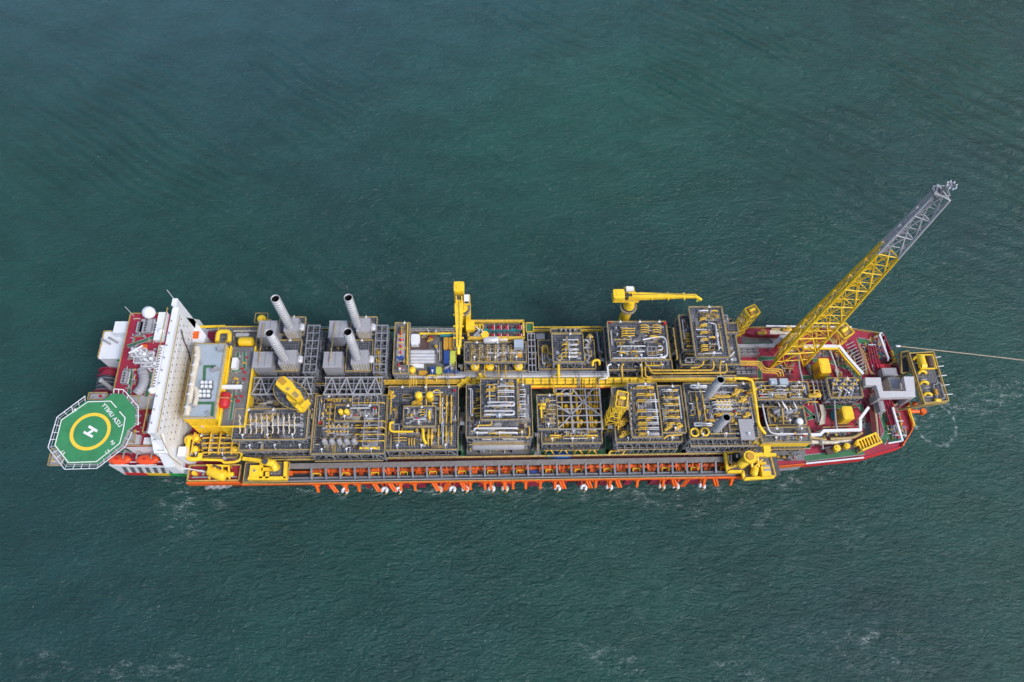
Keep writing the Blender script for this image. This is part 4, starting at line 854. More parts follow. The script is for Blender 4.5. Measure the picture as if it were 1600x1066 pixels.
# M3
t, rs = module('process_module', 'grated module full of upright yellow pipes, with two round yellow tanks', [(605.6, 605, 716, 704, 36), (630.5, 636, 681, 667.5, 39.5)], 103, fits=(14, 10), nx=6, ny=4)
for x in (653.7, 671): p = P(x, 616.5, 41); obj('tank', MB().cyl(p.x, p.y, 36, 40.5, 1.5, 18).dome((p.x, p.y, 40.5), 1.5, 18, 4, rz=.8), 'yellow', t)
for x in (687.6, 697.8, 705): vpipe(t, x, 617, 660, 37.6, .34, 'yellow', fat=1)
for x in (685, 692, 697, 705): vpipe(t, x, 664, 694, 37.6, .26, 'yellow' if x != 692 else 'silver', fat=1)
for x in (669, 674.5): vpipe(t, x, 670, 694, 37.6, .42, 'yellow', fat=1)
pipe(t, [(659.5, 669, 37.4), (661, 672, 37.8), (661, 685, 37.8), (666, 694, 37.4)], .8, 'yellow'); pipe(t, [(671, 642, 41), (670, 648, 41), (671.5, 654, 41)], .65, 'yellow')
pipe(t, [(616, 660, 38), (609.5, 660, 38), (608.5, 674.5, 38), (646, 674.5, 38)], .6, 'yellow', bend=2.5); pipe(t, [(611, 616, 38), (611, 628, 38), (610.5, 648, 38)], .32, 'yellow')
pipe(t, [(676, 613, 39.5), (680, 609.5, 39.5), (687, 609.5, 39.5), (687.6, 618, 39.5)], .36, 'yellow'); pipe(t, [(666, 590, 38.5), (666, 640, 38.5)], .34, 'yellow'); pipe(t, [(640, 595, 39), (640, 606, 39)], .25, 'yellow')
for x in (642, 646, 650): pipe(t, [(x, 585+5, 38.8), (x, 603, 38.8)], .28, 'yellow')
hpipe(t, 615, 635, 684, 37.6, .22, 'yellow'); hpipe(t, 615, 635, 688, 37.6, .22, 'yellow')
for x in (639, 643, 647): vpipe(t, x, 684, 694, 37.4, .28, 'yellow')
for x, y in ((611, 616), (613, 622), (650, 632), (655, 634), (647, 633)): fitp(t, 'valve', x, y, 36, .6, 1.4)
for y in (641, 645, 649): p = P(660, y, 40.4); pipe(t, [(656, y, 40.5), (660, y-1.4, 40.5), (664, y, 40.5)], .22, 'yellow')
for x in (623, 628, 633, 638): pipe(t, [(x, 709, 30), (x+3, 714, 28)], .35, 'yellow')
# M4
t, rs = module('process_module', 'grated module with long white pipe loops, in front of the central yellow pipes', [(728.5, 602, 831, 684, 38), (751, 593, 808.5, 657, 43)], 104, fits=(8, 4), nx=6, ny=4)
for y in (603.4, 610, 612.8, 619.6): hpipe(t, 777, 803, y, 44.6, .34, 'silver')
uloop(t, 762, 803, 628.5, 634, 44.6, .42); uloop(t, 757, 803, 642, 648, 44.6, .42); uloop(t, 741, 808, 669, 676.2, 39.6, .45, right=False)
for x0, x1, y in ((757, 770, 634.5), (780, 796, 632), (776, 788, 647)): hpipe(t, x0, x1, y, 45.2, .5, 'palegrey')
for y in (601.5, 608, 610.8, 618.6): pipe(t, [(759.5, y+2, 44), (761, y, 44.6), (773, y, 44.6)], .3, 'yellow')
for y in (609, 612, 622, 624.8, 633.5, 637.5, 645.8, 649.6): pipe(t, [(744, y+1.6, 39.2), (745.5, y, 39.8), (751, y, 39.8)], .3, 'yellow')
for y in (609, 616.5, 620, 627, 631.5, 639, 647, 650.5): hpipe(t, 810, 821, y, 39.6, .3, 'silver'); fitp(t, 'filter', 819, y-.6, 38, 0, .6)
pipe(t, [(735.5, 608, 39.6), (735.5, 648, 39.6), (738.5, 650, 39.6), (738.5, 610, 39.6)], .28, 'silver'); pipe(t, [(738.6, 646, 40), (738.6, 638.5, 40), (750, 638, 40)], .34, 'yellow')
pipe(t, [(768, 658, 41), (768, 664.5, 40), (747, 664.5, 40), (745, 669, 40)], .38, 'yellow'); pipe(t, [(749, 682, 37), (754, 686.5, 36), (768, 686.5, 36)], .3, 'cream'); pipe(t, [(779, 682, 37), (785, 686, 36), (808, 686, 36)], .3, 'cream')
pipe(t, [(827, 668, 38.6), (827, 681, 38.6), (823, 685, 38)], .4, 'yellow'); hpipe(t, 764, 775, 677, 40.6, .4, 'yellow')
p = P(780, 646.5, 46); obj('equipment_cover', MB().cbox((p.x, p.y, 43.4), (2.4, 1.5, 1.6)), 'bluegrey', t)
a, b = P(734, 694.5, 31), P(822, 694, 31); b.y = a.y; vs = obj('vessel', MB().capsule(a+Vector((1.5, 0, 0)), b-Vector((1.5, 0, 0)), 2.4, 20), 'palegrey', t)
obj('saddle', MB().box(a.x+4, a.y-1.8, ZD, a.x+5.5, a.y+1.8, 30).box(b.x-5.5, a.y-1.8, ZD, b.x-4, a.y+1.8, 30), 'steelgrey', vs); obj('insulation_band', MB().beam((a.x+1, a.y-.3, 33.35), (b.x-1, a.y-.3, 33.35), .5, .3), 'dullyellow', vs)
rc = rect(729, 692, 830, 711, 24); obj('base_skid', MB().box(rc[0], rc[1], ZD, rc[2], rc[3], 24), 'deckgrey', t); scatter(t, (rc[0], rc[1], rc[2], rc[1]+4.5), 24, 16, 9, ['pipe_spool', 'valve', 'red_hose_box', 'pump', 'control_valve'])
# M5
t, rs = module('process_module', 'module with an open grey lattice over yellow vertical pipes and round yellow valves', [(846, 671, 940, 693.5, 33), (839.5, 618, 870.5, 671.5, 38)], 105, fits=(4, 5), nx=6, ny=2)
rc = rect(870, 608, 939, 671, 37); frame(t, (rc[0], rc[1], rc[2], rc[3]), ZD, 28, 3, 3, 6); obj('lower_deck', MB().box(rc[0], rc[1], 27.7, rc[2], rc[3], 28), 'darkgrey', t)
x0, y0, x1, y1 = rc; fr = MB()
for k in range(4): x = x0+(x1-x0)*k/3; fr.beam((x, y0, 37), (x, y1, 37), .55); fr.beam((x, y0, 28), (x, y0, 37), .55); fr.beam((x, y1, 28), (x, y1, 37), .55)
for k in range(7): y = y0+(y1-y0)*k/6; fr.beam((x0, y, 37.02), (x1, y, 37.02), .38)
mx_, my_ = x0+(x1-x0)/3, y0+(y1-y0)*.33
for a, b in (((x0, y0), (x0+(x1-x0)*.6, y0+(y1-y0)*.66)), ((mx_, y0+(y1-y0)*.33), (x0, y0+(y1-y0)*.6)), ((x0+(x1-x0)*.6, y0+(y1-y0)*.66), (x1, y0+(y1-y0)*.3)), ((x0+(x1-x0)*.6, y0+(y1-y0)*.66), (x0+(x1-x0)*.38, y1)), ((x0+(x1-x0)*.6, y0+(y1-y0)*.66), (x0+(x1-x0)*.85, y1)), ((x0, y0+(y1-y0)*.8), (x0+4, y1)), ((mx_, y0+(y1-y0)*.33), (x0+(x1-x0)*.2, y1*.5+y0*.5))): fr.beam((a[0], a[1], 37.3), (b[0], b[1], 37.3), .5)
obj('lattice', fr, 'palegrey', t)
for x in (878.5, 892, 901, 902.5, 921, 924, 938): vpipe(t, x, 612, 669, 33.5, .42, 'yellow')
for x in (907, 910.5, 914.5, 928.5, 932): vpipe(t, x, 592, 636, 34.2, .3, 'yellow')
for x, y in ((884.6, 634.5), (893.8, 635), (917, 634.5), (928.5, 634.5), (895.6, 658.5), (907.8, 658.5), (918, 658.5), (931, 658.5), (872.5, 659), (886, 659.5)):
    p = P(x, y, 32); obj('round_vessel', MB().cyl(p.x, p.y, 28, 31.6, 1.0, 14).dome((p.x, p.y, 31.6), 1.0, 14, 4, rz=.7), 'yellow', t)
for x in (892, 908, 916, 932): pipe(t, [(x, 636, 32.5), (x, 640, 32.5), (x+(3 if x < 900 or x == 916 else -3), 647, 32.5)], .34, 'yellow')
for r_ in range(6):
    for k in range(2): fitp(t, 'pipe_spool', 859+k*5, 627+r_*7, 38, 0, .75)
p = P(847, 632, 39); obj('valve_tree', MB().cbox((p.x, p.y, 38.2), (3, .7, 1)).cbox((p.x, p.y-1.6, 38.2), (2.2, .7, 1)).cbox((p.x-.4, p.y-2.6, 38.4), (.6, 6, .6)), 'yellow', t)
for k in range(2): hpipe(t, 859+k*57, 876+k*57, 680.5, 34.6, .55, 'yellow'); hpipe(t, 858+k*57, 873+k*57, 684, 34.6, .3, 'yellow')
hpipe(t, 880, 918, 681, 34.4, .25, 'yellow'); hpipe(t, 880, 918, 685, 34.4, .25, 'cream')
for k in range(12): fitp(t, 'control_valve' if k % 2 else 'filter', 877+k*3.4, 680+(k % 3)*3, 33, 0, .6)
for x in (858, 880, 903, 925):
    for s in (-1, 1): pipe(t, [(x+s*2, 703, 29), (x+s*3.5, 704.5, 28.6), (x+s*6.5, 708.5, 26), (x+s*7.5, 710, 23)], .4, 'yellow', bend=1.2)
pipe(t, [(865, 588, 38.5), (865, 615, 38.5), (874, 615.5, 38.5)], .35, 'yellow'); hpipe(t, 868, 880, 615.5, 39, .7, 'yellow'); hpipe(t, 881, 888, 615.5, 39, .8, 'palegrey'); pipe(t, [(889, 615.5, 39), (895, 615.5, 39), (895, 608, 39)], .3, 'yellow')
for (x, y, a_, b_, m, lb) in ((878, 710, 4.6, 1.9, 'brightblue', 'bright blue oval cover on the walkway below the yellow pipe arcs'), (858, 709.5, 2.6, 1.4, 'teal', 'dark teal oval cover left of the bright blue one')):
    p = P(x, y, 24); c = MB().dome((0, 0, 0), 1, 18, 5); c.v = [(a*a_, b*b_, h*1.5) for a, b, h in c.v]; xf(c, p.x, p.y, 22.4); c.box(p.x-a_*.8, p.y-b_*.8, 22.1, p.x+a_*.8, p.y+b_*.8, 22.5); tag(obj('boat_cover', c, m), lb, 'cover')
# M6
t, rs = module('process_module', 'grated module with stacked rows of yellow and white double pipes, beside the yellow stair tower', [(958.5, 606, 1060, 692, 36), (983, 600, 1029.5, 684, 41), (1030, 604, 1067, 677, 41.1)], 106, fits=(8, 4, 2), nx=6, ny=4)
for i, y in enumerate((604, 615, 625, 640.5, 651, 660, 668, 677)):
    for k in (0, 2.6):
        pipe(t, [(993.5+i*.6, y+k+2, 41.8), (995+i*.6, y+k, 42.4), (1008+i*.6, y+k, 42.4)], .27, 'yellow')
        hpipe(t, 1008+i*.7, (1028 if i > 1 else 1022)+i*.3, y+k, 42.4, .27, 'yellow' if i in (0, 1) else 'silver')
    if i in (0, 1, 4): hpipe(t, 1010, 1021, y+1.2, 42.9, .5, 'yellow')
for i, y in enumerate((609, 621, 631, 641, 651, 661)):
    hpipe(t, 1033+i, 1060+i*.6, y, 42.4, .28, 'silver' if i == 0 else 'yellow'); hpipe(t, 1041+i, 1049+i, y, 42.8, .55, 'silver' if i == 0 else 'yellow'); hpipe(t, 1052+i, 1058+i, y+.4, 42.8, .5, 'yellow'); hpipe(t, 1036+i, 1058+i*.6, y+2.6, 42.3, .2, 'cream')
for x, y in ((1043, 670), (1059, 669), (966, 663), (970, 666), (974, 661), (973, 681), (977, 680)): fitp(t, 'valve', x, y, 36 if x < 1000 else 41.1, .5, 1.8)
pipe(t, [(966, 672, 38), (966, 658.5, 38), (985, 657, 38)], .45, 'yellow'); pipe(t, [(981, 664, 37), (981, 680, 37), (975, 681, 37)], .28, 'cream'); pipe(t, [(1037, 686, 40), (1042, 681, 40), (1066, 679, 40)], .45, 'yellow')
for k in range(9): fitp(t, 'junction_box' if k % 2 else 'filter', 985, 608+k*8, 41, 0, .8)
rc = rect(960, 694, 1055, 708, 28); frame(t, rc, ZD, 32, 8, 1, 9, w=.32, m='palegrey', name='side_truss', diag=True); pipe(t, [(951, 711, 27), (953, 705, 27.4), (972, 704, 27.4), (979, 700, 28)], .55, 'yellow'); pipe(t, [(972, 711, 27), (976, 703, 27.6), (985, 702.5, 27.6)], .55, 'yellow')
# M7
t, rs = module('process_module', 'wide grated module carrying the two short exhaust stacks', [(1072, 600, 1178, 686, 40)], 107, fits=(34,), nx=7, ny=4)
for (x0, x1, y) in ((1079, 1104, 603), (1085, 1112, 662)):
    uloop(t, x0, x0+12, y-1, y+3, 41.8, .4, right=False); hpipe(t, x0+8, x1, y, 41.9, .6, 'silver'); hpipe(t, x0+10, x1, y+3, 41.8, .3, 'silver')
for x in (1089.5, 1099.5): vpipe(t, x, 610, 657, 41.6, .26, 'yellow')
for i, y in enumerate((619, 628, 632, 638, 647)):
    yel = i in (0, 4)
    hpipe(t, 1112+i, 1143+i, y, 41.6, .32, 'yellow' if yel else 'silver'); hpipe(t, 1116+i, 1141+i, y+2.4, 41.6, .25, 'yellow' if yel else 'silver')
    for k in range(4): fitp(t, 'valve' if yel else 'control_valve', 1118+k*6+i, y+1, 40, 0, .9)
for x, y in ((1085, 676), (1101, 675)): p = P(x, y, 41); obj('ring_pipe', MB().tube([(p.x+1.6*math.cos(a/10*6.283), p.y+1.6*math.sin(a/10*6.283), 41.2) for a in range(11)], .4, 7), 'yellow', t)
for r_ in range(5):
    for k in range(6): fitp(t, ('pipe_spool', 'control_valve', 'valve')[(r_+k) % 3], 1149+k*5.2, 612+r_*9, 40, 0, .8)
hpipe(t, 1076, 1104, 612, 41.5, .25, 'silver'); pipe(t, [(1110, 678, 41), (1156, 677, 41)], .3, 'railyellow')
rc = rect(1156, 655, 1178, 687, 42); obj('roof_slab', MB().box(rc[0], rc[1], 41, rc[2], rc[3], 42), 'palegrey', t)
rc = rect(1072, 689, 1176, 706, 30); frame(t, rc, ZD, 36, 9, 1, 7, w=.34, m='palegrey', name='side_truss'); scatter(t, rc, ZD, 10, 71)
pipe(t, [(1147, 591, 44), (1166, 591.5, 44), (1175, 594, 44), (1180, 625, 43), (1185, 662, 42), (1189, 670, 40), (1195, 677, 38)], .8, 'yellow', bend=2)
for x, y in ((1172, 614), (1175, 611), (1148, 616), (1158, 627), (1165, 651)): fitp(t, 'valve', x, y, 43-3, .4, 1.8)
# M8 and the small units round it
t, rs = module('process_module', 'low grated module with thin pipe rows, nearest the foot of the flare tower', [(1180, 598, 1263, 625, 36)], 108, fits=(18,), nx=5, ny=2)
for y in (603, 609, 616, 620.5): 
    for k in range(3): hpipe(t, 1186+k*25, 1204+k*25, y, 37.4, .24, ('yellow', 'silver', 'cream')[(k+int(y)) % 3])
for x, sx in ((1208, 11), (1224.5, 13)): rc = rect(x-sx/2, 592, x+sx/2, 601, 38); obj('cabin', MB().box(rc[0], rc[1], 35.6, rc[2], rc[3], 38.4), 'bluegrey', t)
fitp(t, 'valve', 1270, 620, 36, 0, 2.6); hpipe(t, 1262, 1278, 628, 36, .3, 'yellow')
t, rs = module('equipment_skid', 'dark open skid with white machinery between two grated decks', [(1200, 639, 1257, 665, 30)], 109, fits=(3,), mats=['darkgrey'], nx=3, ny=2, cat='equipment skid')
for x, y, s_ in ((1214, 644, 2.2), (1219, 648, 2), (1233, 645, 2), (1210, 641, 1.6)): fitp(t, 'pump', x, y, 30, .3, s_)
p = P(1249, 659, 32); obj('tank', MB().cyl(p.x, p.y, 30, 32.5, 1.5, 16).dome((p.x, p.y, 32.5), 1.5, 16, 4, rz=.5), 'white', t); pipe(t, [(1221, 630, 33), (1224, 664, 33)], .5, 'railyellow', 'crane_beam')
pipe(t, [(1197, 665, 31.5), (1212, 664, 31.5), (1216, 668, 31.5), (1250, 668, 31.5)], .5, 'yellow'); pipe(t, [(1191, 632, 38), (1197, 661, 37), (1203, 676, 36), (1212, 678, 36), (1262, 678, 36)], .5, 'silver', bend=2)
t, rs = module('process_module', 'narrow grey-decked module with bright yellow side wall near the bow', [(1188, 669, 1265, 692, 35)], 110, fits=(5,), mats=['deckgrey'], nx=5, ny=1)
rc = rs[0]; obj('side_wall', MB().box(rc[0], rc[1]-.25, 30.5, rc[2], rc[1]-.05, 34.6).box(rc[0]-4.5, rc[1], 30, rc[0]-.2, rc[3]+1, 34), 'yellow', t)
t, rs = module('valve_skid', 'dense valve skid in yellow frame over the maroon foredeck', [(1293, 592, 1344, 622, 32)], 111, fits=(0,), nx=4, ny=2, cat='valve skid')
for r_ in range(3):
    for k in range(8): fitp(t, ('filter', 'control_valve', 'junction_box')[(r_+k) % 3], 1300+k*5.2, 597+r_*6, 32, 0, 1.1)
for k in range(3): fitp(t, 'pump', 1310+k*9, 617, 32, 1, 1.2)
pk = thing('pipe_bridge', 'grey cable ladders and yellow pipes crossing the maroon deck to the valve skid', 'pipe bridge', P(1280, 605, ZD))
for x in (1272, 1279, 1286): vpipe(pk, x, 594, 622, 28, .4, 'silver')
for y in (597, 603, 610, 617): hpipe(pk, 1264, 1292, y, 27, .34, 'yellow' if y > 600 else 'silver')

# ------------------------------------------------------------------ starboard row
t, rs = module('process_module', 'tall narrow tower deck with yellow rails beside the laydown deck', [(616, 506, 639.5, 585, 40)], 201, fits=(10,), mats=['deckgrey'], nx=2, ny=5)
pipe(t, [(637, 506, 41), (636, 570, 41)], .4, 'yellow'); rc = rect(620, 556, 631, 561, 41); obj('blue_panel', MB().box(rc[0], rc[1], 40, rc[2], rc[3], 41), 'blue', t)
rc = rect(620, 520, 632, 555, 41.5); obj('cable_tray', MB().box(rc[0], rc[1], 40, rc[2], rc[3], 41), 'palegrey', t)
for k in range(7): fitp(t, ('red_hose_box', 'yellow_spool')[k % 2], 626, 522+k*5, 41, 1.57, .9)
# laydown deck and what stands on it
ld = thing('laydown_deck', 'grey laydown deck with containers and tubes between the narrow tower deck and the first crane', 'platform', P(676, 550, ZD))
LZ = 33; rc = rect(641, 519, 713, 588, LZ); deck(ld, rc, LZ, 'deckgrey', lite=12); frame(ld, rc, ZD, LZ-.4, 4, 3)
rc = rect(642, 522, 671, 548, LZ+.1); obj('timber_mat', MB().box(rc[0], rc[1], LZ, rc[2], rc[3], LZ+.1), 'brown', ld)
rc = rect(640, 514, 715, 519, 34); frame(ld, rc, ZD, 35, 9, 1, 7, w=.35, m='palegrey', name='open_rack')
pipe(ld, [(655, 521.5, 34.5), (716, 521, 34.5)], .7, 'yellow'); obj('green_pipe', MB().tube([P(688, 524.5, 34.2), P(711, 524, 34.2)], .75, 10), 'teal', ld)
def container(x0, y0, x1, y1, z, h, m, lb, grp='containers on the laydown deck', name='container'):
    r_ = rect(x0, y0, x1, y1, z+h); t = thing(name, lb, 'container', ((r_[0]+r_[2])/2, (r_[1]+r_[3])/2, z), grp)
    obj('body', MB().box(r_[0], r_[1], z+.15, r_[2], r_[3], z+h), m, t); rb_ = MB(); w_, d_ = r_[2]-r_[0], r_[3]-r_[1]
    for k in range(int(d_/.9)): y = r_[1]+.5+k*.9; rb_.box(r_[0]-.08, y, z+.3, r_[2]+.08, y+.25, z+h-.2).box(r_[0]+.2, y, z+h, r_[2]-.2, y+.3, z+h+.09)
    obj('ribs', rb_, m, t); obj('door', MB().box(r_[0]+.2, r_[1]-.12, z+.3, (r_[0]+r_[2])/2-.05, r_[1], z+h-.2).box((r_[0]+r_[2])/2+.05, r_[1]-.12, z+.3, r_[2]-.2, r_[1], z+h-.2), m, t)
    obj('corner_casting', MB().box(r_[0]-.1, r_[1]-.1, z, r_[0]+.3, r_[1]+.3, z+h+.12).box(r_[2]-.3, r_[1]-.1, z, r_[2]+.1, r_[1]+.3, z+h+.12).box(r_[0]-.1, r_[3]-.3, z, r_[0]+.3, r_[3]+.1, z+h+.12).box(r_[2]-.3, r_[3]-.3, z, r_[2]+.1, r_[3]+.1, z+h+.12), 'darkgrey', t)
    return t
container(693, 527, 700.5, 546, LZ, 2.6, 'ochre', 'ochre container, left one of the two at the crane'); container(701.2, 527, 709, 546, LZ, 2.6, 'ochre', 'ochre container, right one of the two at the crane')
container(693.7, 548, 702, 567, LZ, 2.8, 'blue', 'long blue container beside the long lime one'); container(703, 548, 711.5, 567, LZ, 2.8, 'lime', 'long lime yellow container below the ochre pair')
container(672, 573, 680, 584, LZ, 2.4, 'blue', 'short blue container at the deck edge'); container(681, 573, 690, 584, LZ, 2.4, 'lime', 'short lime yellow container at the deck edge')
container(642, 522, 655.5, 538, LZ+.1, 3, 'white', 'white box container on the brown timber mat'); container(654, 579, 667.5, 585, LZ, 2, 'ochre', 'flat ochre skid box beside the small yellow tank')
for i, y in enumerate((550, 555.4, 560.3, 565.3)):
    a, b = P(641.5, y, LZ+1.1), P(679, y, LZ+1.1); b.y = a.y; t = thing('tube_bundle', '%s of the four long silver tubes on the laydown deck' % ('farthest from the camera', 'second from the sea edge', 'third from the sea edge', 'nearest the central pipes')[i], 'tube', ((a.x+b.x)/2, a.y, LZ), 'silver tubes on the laydown deck')
    obj('tube', MB().tube([a, b], .9, 14), 'silver', t); obj('chock', MB().box(a.x+2, a.y-.8, LZ, a.x+2.6, a.y+.8, LZ+.5).box(b.x-2.6, a.y-.8, LZ, b.x-2, a.y+.8, LZ+.5), 'brown', t); obj('end_cap', MB().tube([b, b+Vector((.4, 0, 0))], 1.0, 14), 'palegrey', t)
q = [P(x, y, LZ+.8) for x, y in ((640, 569), (662, 569), (662, 575), (649, 574))]; tag(obj('folded_tarpaulin', MB().prism(q, LZ+.02, LZ+.8), 'white'), 'white wedge-shaped cover next to the silver tubes', 'cover')
a = P(644, 578, LZ+1.6); t = thing('tank', 'small yellow upright tank on the corner of the laydown deck', 'tank', (a.x, a.y, LZ)); obj('body', MB().cyl(a.x, a.y, LZ+.3, LZ+2, 1.4, 16).dome((a.x, a.y, LZ+2), 1.4, 16, 4, rz=.7), 'yellow', t); obj('foot', MB().cyl(a.x, a.y, LZ, LZ+.3, 1.1, 12), 'steelgrey', t)
for x, y, k in ((674, 529.5, 'red_hose_box'), (666, 524, 'pump'), (682, 545, 'control_valve'), (684, 552, 'filter'), (700, 575, 'pump'), (706, 578, 'junction_box'), (672, 533, 'valve')): fitp(ld, k, x, y, LZ, .4, 1.3)
for x in (687, 689.5): vpipe(ld, x, 533, 563, LZ+.6, .22, 'cream', 'plank')
rc = rect(690, 573, 712, 586, LZ); obj('tarpaulin_heap', MB().box(rc[0]+1, rc[1]+1, LZ, rc[0]+4, rc[1]+2.6, LZ+.8).box(rc[0]+5, rc[1]+.6, LZ, rc[0]+7, rc[1]+2, LZ+.6), 'blue', ld)
# S5
t, rs = module('process_module', 'grated module with two rows of red coils, beside the crane laid over the deck', [(726, 568, 825, 581, 32), (725.5, 536, 822, 567, 38)], 205, fits=(0, 0), nx=6, ny=2)
rc = rect(732, 503, 818, 529, 40); frame(t, rc, ZD, 39.5, 4, 3); deck(t, rc, 39.5, 'grating2', rail='yellow', side='yellow')
eb = MB(); x0, y0, x1, y1 = rc; m_ = (y0+y1)/2
for y in (y0, y1): eb.box(x0-.3, y-.5, 39.6, x1+.3, y+.5, 41)
for x in (x0, x1): eb.box(x-.4, y0, 39.6, x+.4, y1, 41)
obj('rim_beam', eb, 'pipeyellow', t); obj('mid_beam', MB().box(x0+1, m_-.5, 39.6, x1-1, m_+.4, 40.6), 'teal', t)
for r_ in range(2):
    for k in range(11):
        if k == 7: continue
        p = P(765+k*5.3, 511.5+r_*13.5, 41); obj('red_coil', MB().cbox((p.x, p.y, 39.6), (.85, 2.1, 1.1)), 'red' if k % 2 else 'hullred', t); 
        if k % 2: obj('coil_cap', MB().cbox((p.x+.65, p.y, 40.8), (.2, 2.1, .2)), 'white', t)
for k in range(4): p = P(740+k*4, 511, 41); obj('yellow_frame', MB().rail([(p.x-.7, p.y-1.2), (p.x+.7, p.y-1.2), (p.x+.7, p.y+1.2), (p.x-.7, p.y+1.2)], 39.6, h=1.3, w=.3), 'yellow', t)
p = P(757.5, 523, 41); obj('round_cap', MB().cyl(p.x, p.y, 39.5, 41.4, 1.6, 16), 'yellow', t); fitp(t, 'pump', 745, 523, 39.5, .8, 1.5); fitp(t, 'pump', 750, 525, 39.5, .3, 1.3)
a, b = P(757, 531.5, 40), P(777, 531, 40); obj('vessel', MB().capsule(a, b, 1.5, 14), 'silver', t); a, b = P(781, 530, 40), P(792, 529.6, 40); obj('vessel', MB().capsule(a, b, 1.0, 14), 'cream', t)
for r_ in range(4):
    for k in range(6):
        p = P(740+k*12.2-r_*.3, 541+r_*6.6, 39.5); mb_ = MB()
        for s_ in (-1, 1): mb_.tube(fillet([(p.x-1.5, p.y+s_*.5-.3, 38), (p.x-1.5, p.y+s_*.5, 39.2), (p.x+.5, p.y+s_*.5, 39.2), (p.x+.5, p.y+s_*.5, 38)], .4), .13, 6)
        mb_.beam((p.x-.6, p.y-.9, 39.4), (p.x-.6, p.y+.9, 39.4), .25); obj('pump_frame', mb_, 'railyellow', t)
        if (k+r_) % 2: fit(t, 'pump', p.x, p.y, 38, 0, .6)
        if (k+r_) % 3 == 0: fit(t, 'filter', p.x+2.2, p.y-.8, 38, 0, .7)
rc = rect(803.5, 529.5, 818, 542, 42); obj('roof_hut', MB().box(rc[0], rc[1], 38, rc[2], rc[3], 41.4), 'bluegrey', t)
for x in (742, 765, 810): p = P(x, 572, 34); obj('round_vessel', MB().cyl(p.x, p.y, 30, 34, 1.9, 16).dome((p.x, p.y, 34), 1.9, 16, 4, rz=.8), 'yellow', t)
for x in (757, 779, 790): vpipe(t, x, 570, 592, 36, .32, 'yellow'); 
rc = rect(806, 549, 816, 558, 39); obj('hatch', MB().box(rc[0], rc[1], 38, rc[2], rc[3], 38.8), 'ochre', t)
# platform under crane one
p = P(722, 545, 33); rc = rect(709, 523, 731, 545, 36); cp = thing('boom_rest_platform', 'small grated platform under the tip of the long crane boom', 'platform', (p.x, p.y, ZD)); deck(cp, rc, 36, lite=0); frame(cp, rc, ZD, 35.6, 1, 2)
fitp(cp, 'junction_box', 714, 540, 36); fitp(cp, 'valve', 726, 541, 36)
# S6
t, rs = module('process_module', 'small stepped grated module with short yellow and white pipes, right of the open cable rack', [(841, 533, 929, 578, 33), (863, 523, 911.5, 567, 40)], 206, fits=(12, 4), nx=5, ny=3)
for i, y in enumerate((538, 545.4, 551, 557)):
    hpipe(t, 888, 903, y, 41.4, .36, 'silver'); hpipe(t, 890, 901, y+1.6, 41.4, .25, 'silver'); pipe(t, [(878, y+2, 41), (879.5, y, 41.5), (887, y, 41.5)], .34, 'yellow'); fitp(t, 'valve', 884, y, 40, 1.57, .8)
vpipe(t, 889, 535, 560, 41.2, .3, 'silver'); pipe(t, [(870, 560, 41), (872, 563, 41), (877, 563, 41), (877, 552, 41)], .25, 'silver')
pipe(t, [(852, 568, 34.5), (848, 568, 34.5), (847.5, 545, 34.5)], .4, 'silver'); pipe(t, [(864, 562, 34.4), (856, 562, 34.4), (856, 544, 34.4)], .3, 'silver'); pipe(t, [(847.5, 551, 35), (847.5, 540.5, 35), (855, 540.5, 35), (857, 552, 35), (864, 554, 35)], .55, 'yellow', bend=2)
pipe(t, [(872.5, 568, 37), (872.5, 592, 37)], .8, 'yellow'); pipe(t, [(903, 590, 37), (903, 604, 37)], .3, 'steelgrey')
for k in range(5): fitp(t, 'pump', 917, 533+k*8, 33, k, 1.2)
fitp(t, 'valve', 921, 528, 33, 0, 1.4); rc = rect(860, 515, 907, 522, 38); deck(t, rc, 38, rail='railyellow', side='dullyellow'); frame(t, rc, ZD, 37.6, 4, 1)
for k in range(4): fitp(t, 'filter', 876+k*7, 518, 38, 0, 1)
rk = thing('open_ladder_rack', 'grey open cable rack between the red coil module and the stepped module', 'pipe rack', P(832, 545, ZD)); rc = rect(824, 520, 838, 582, 34); frame(rk, rc, ZD, 34, 2, 6, 6, w=.4, m='palegrey'); obj('walk_slab', MB().box(rc[0], rc[1]+4, 27, rc[2], rc[3]-2, 27.3), 'deckgrey', rk)
t = thing('railed_platform', 'green floored corner platform with yellow rail on the sea edge', 'platform', P(829, 511, ZD)); rc = rect(822, 506, 833, 520, 32); deck(t, rc, 32, 'green', rail='yellow'); frame(t, rc, ZD, 31.6, 1, 1)
t = thing('railed_walkway', 'long yellow railed side walkway on the sea edge left of the second crane', 'walkway', P(890, 512, ZD)); rc = rect(833, 512.5, 940, 517, 30); deck(t, rc, 30, 'grating', rail='yellow', side='yellow'); frame(t, rc, ZD, 29.6, 10, 1)
rc = rect(838, 521, 851, 530, 27); tag(obj('skylight_box', MB().box(rc[0], rc[1], 25, rc[2], rc[3], 27).box(rc[0]+.5, rc[1]+.5, ZD, rc[2]-.5, rc[3]-.5, 25), 'white'), 'flat white box behind the stepped module', 'box')
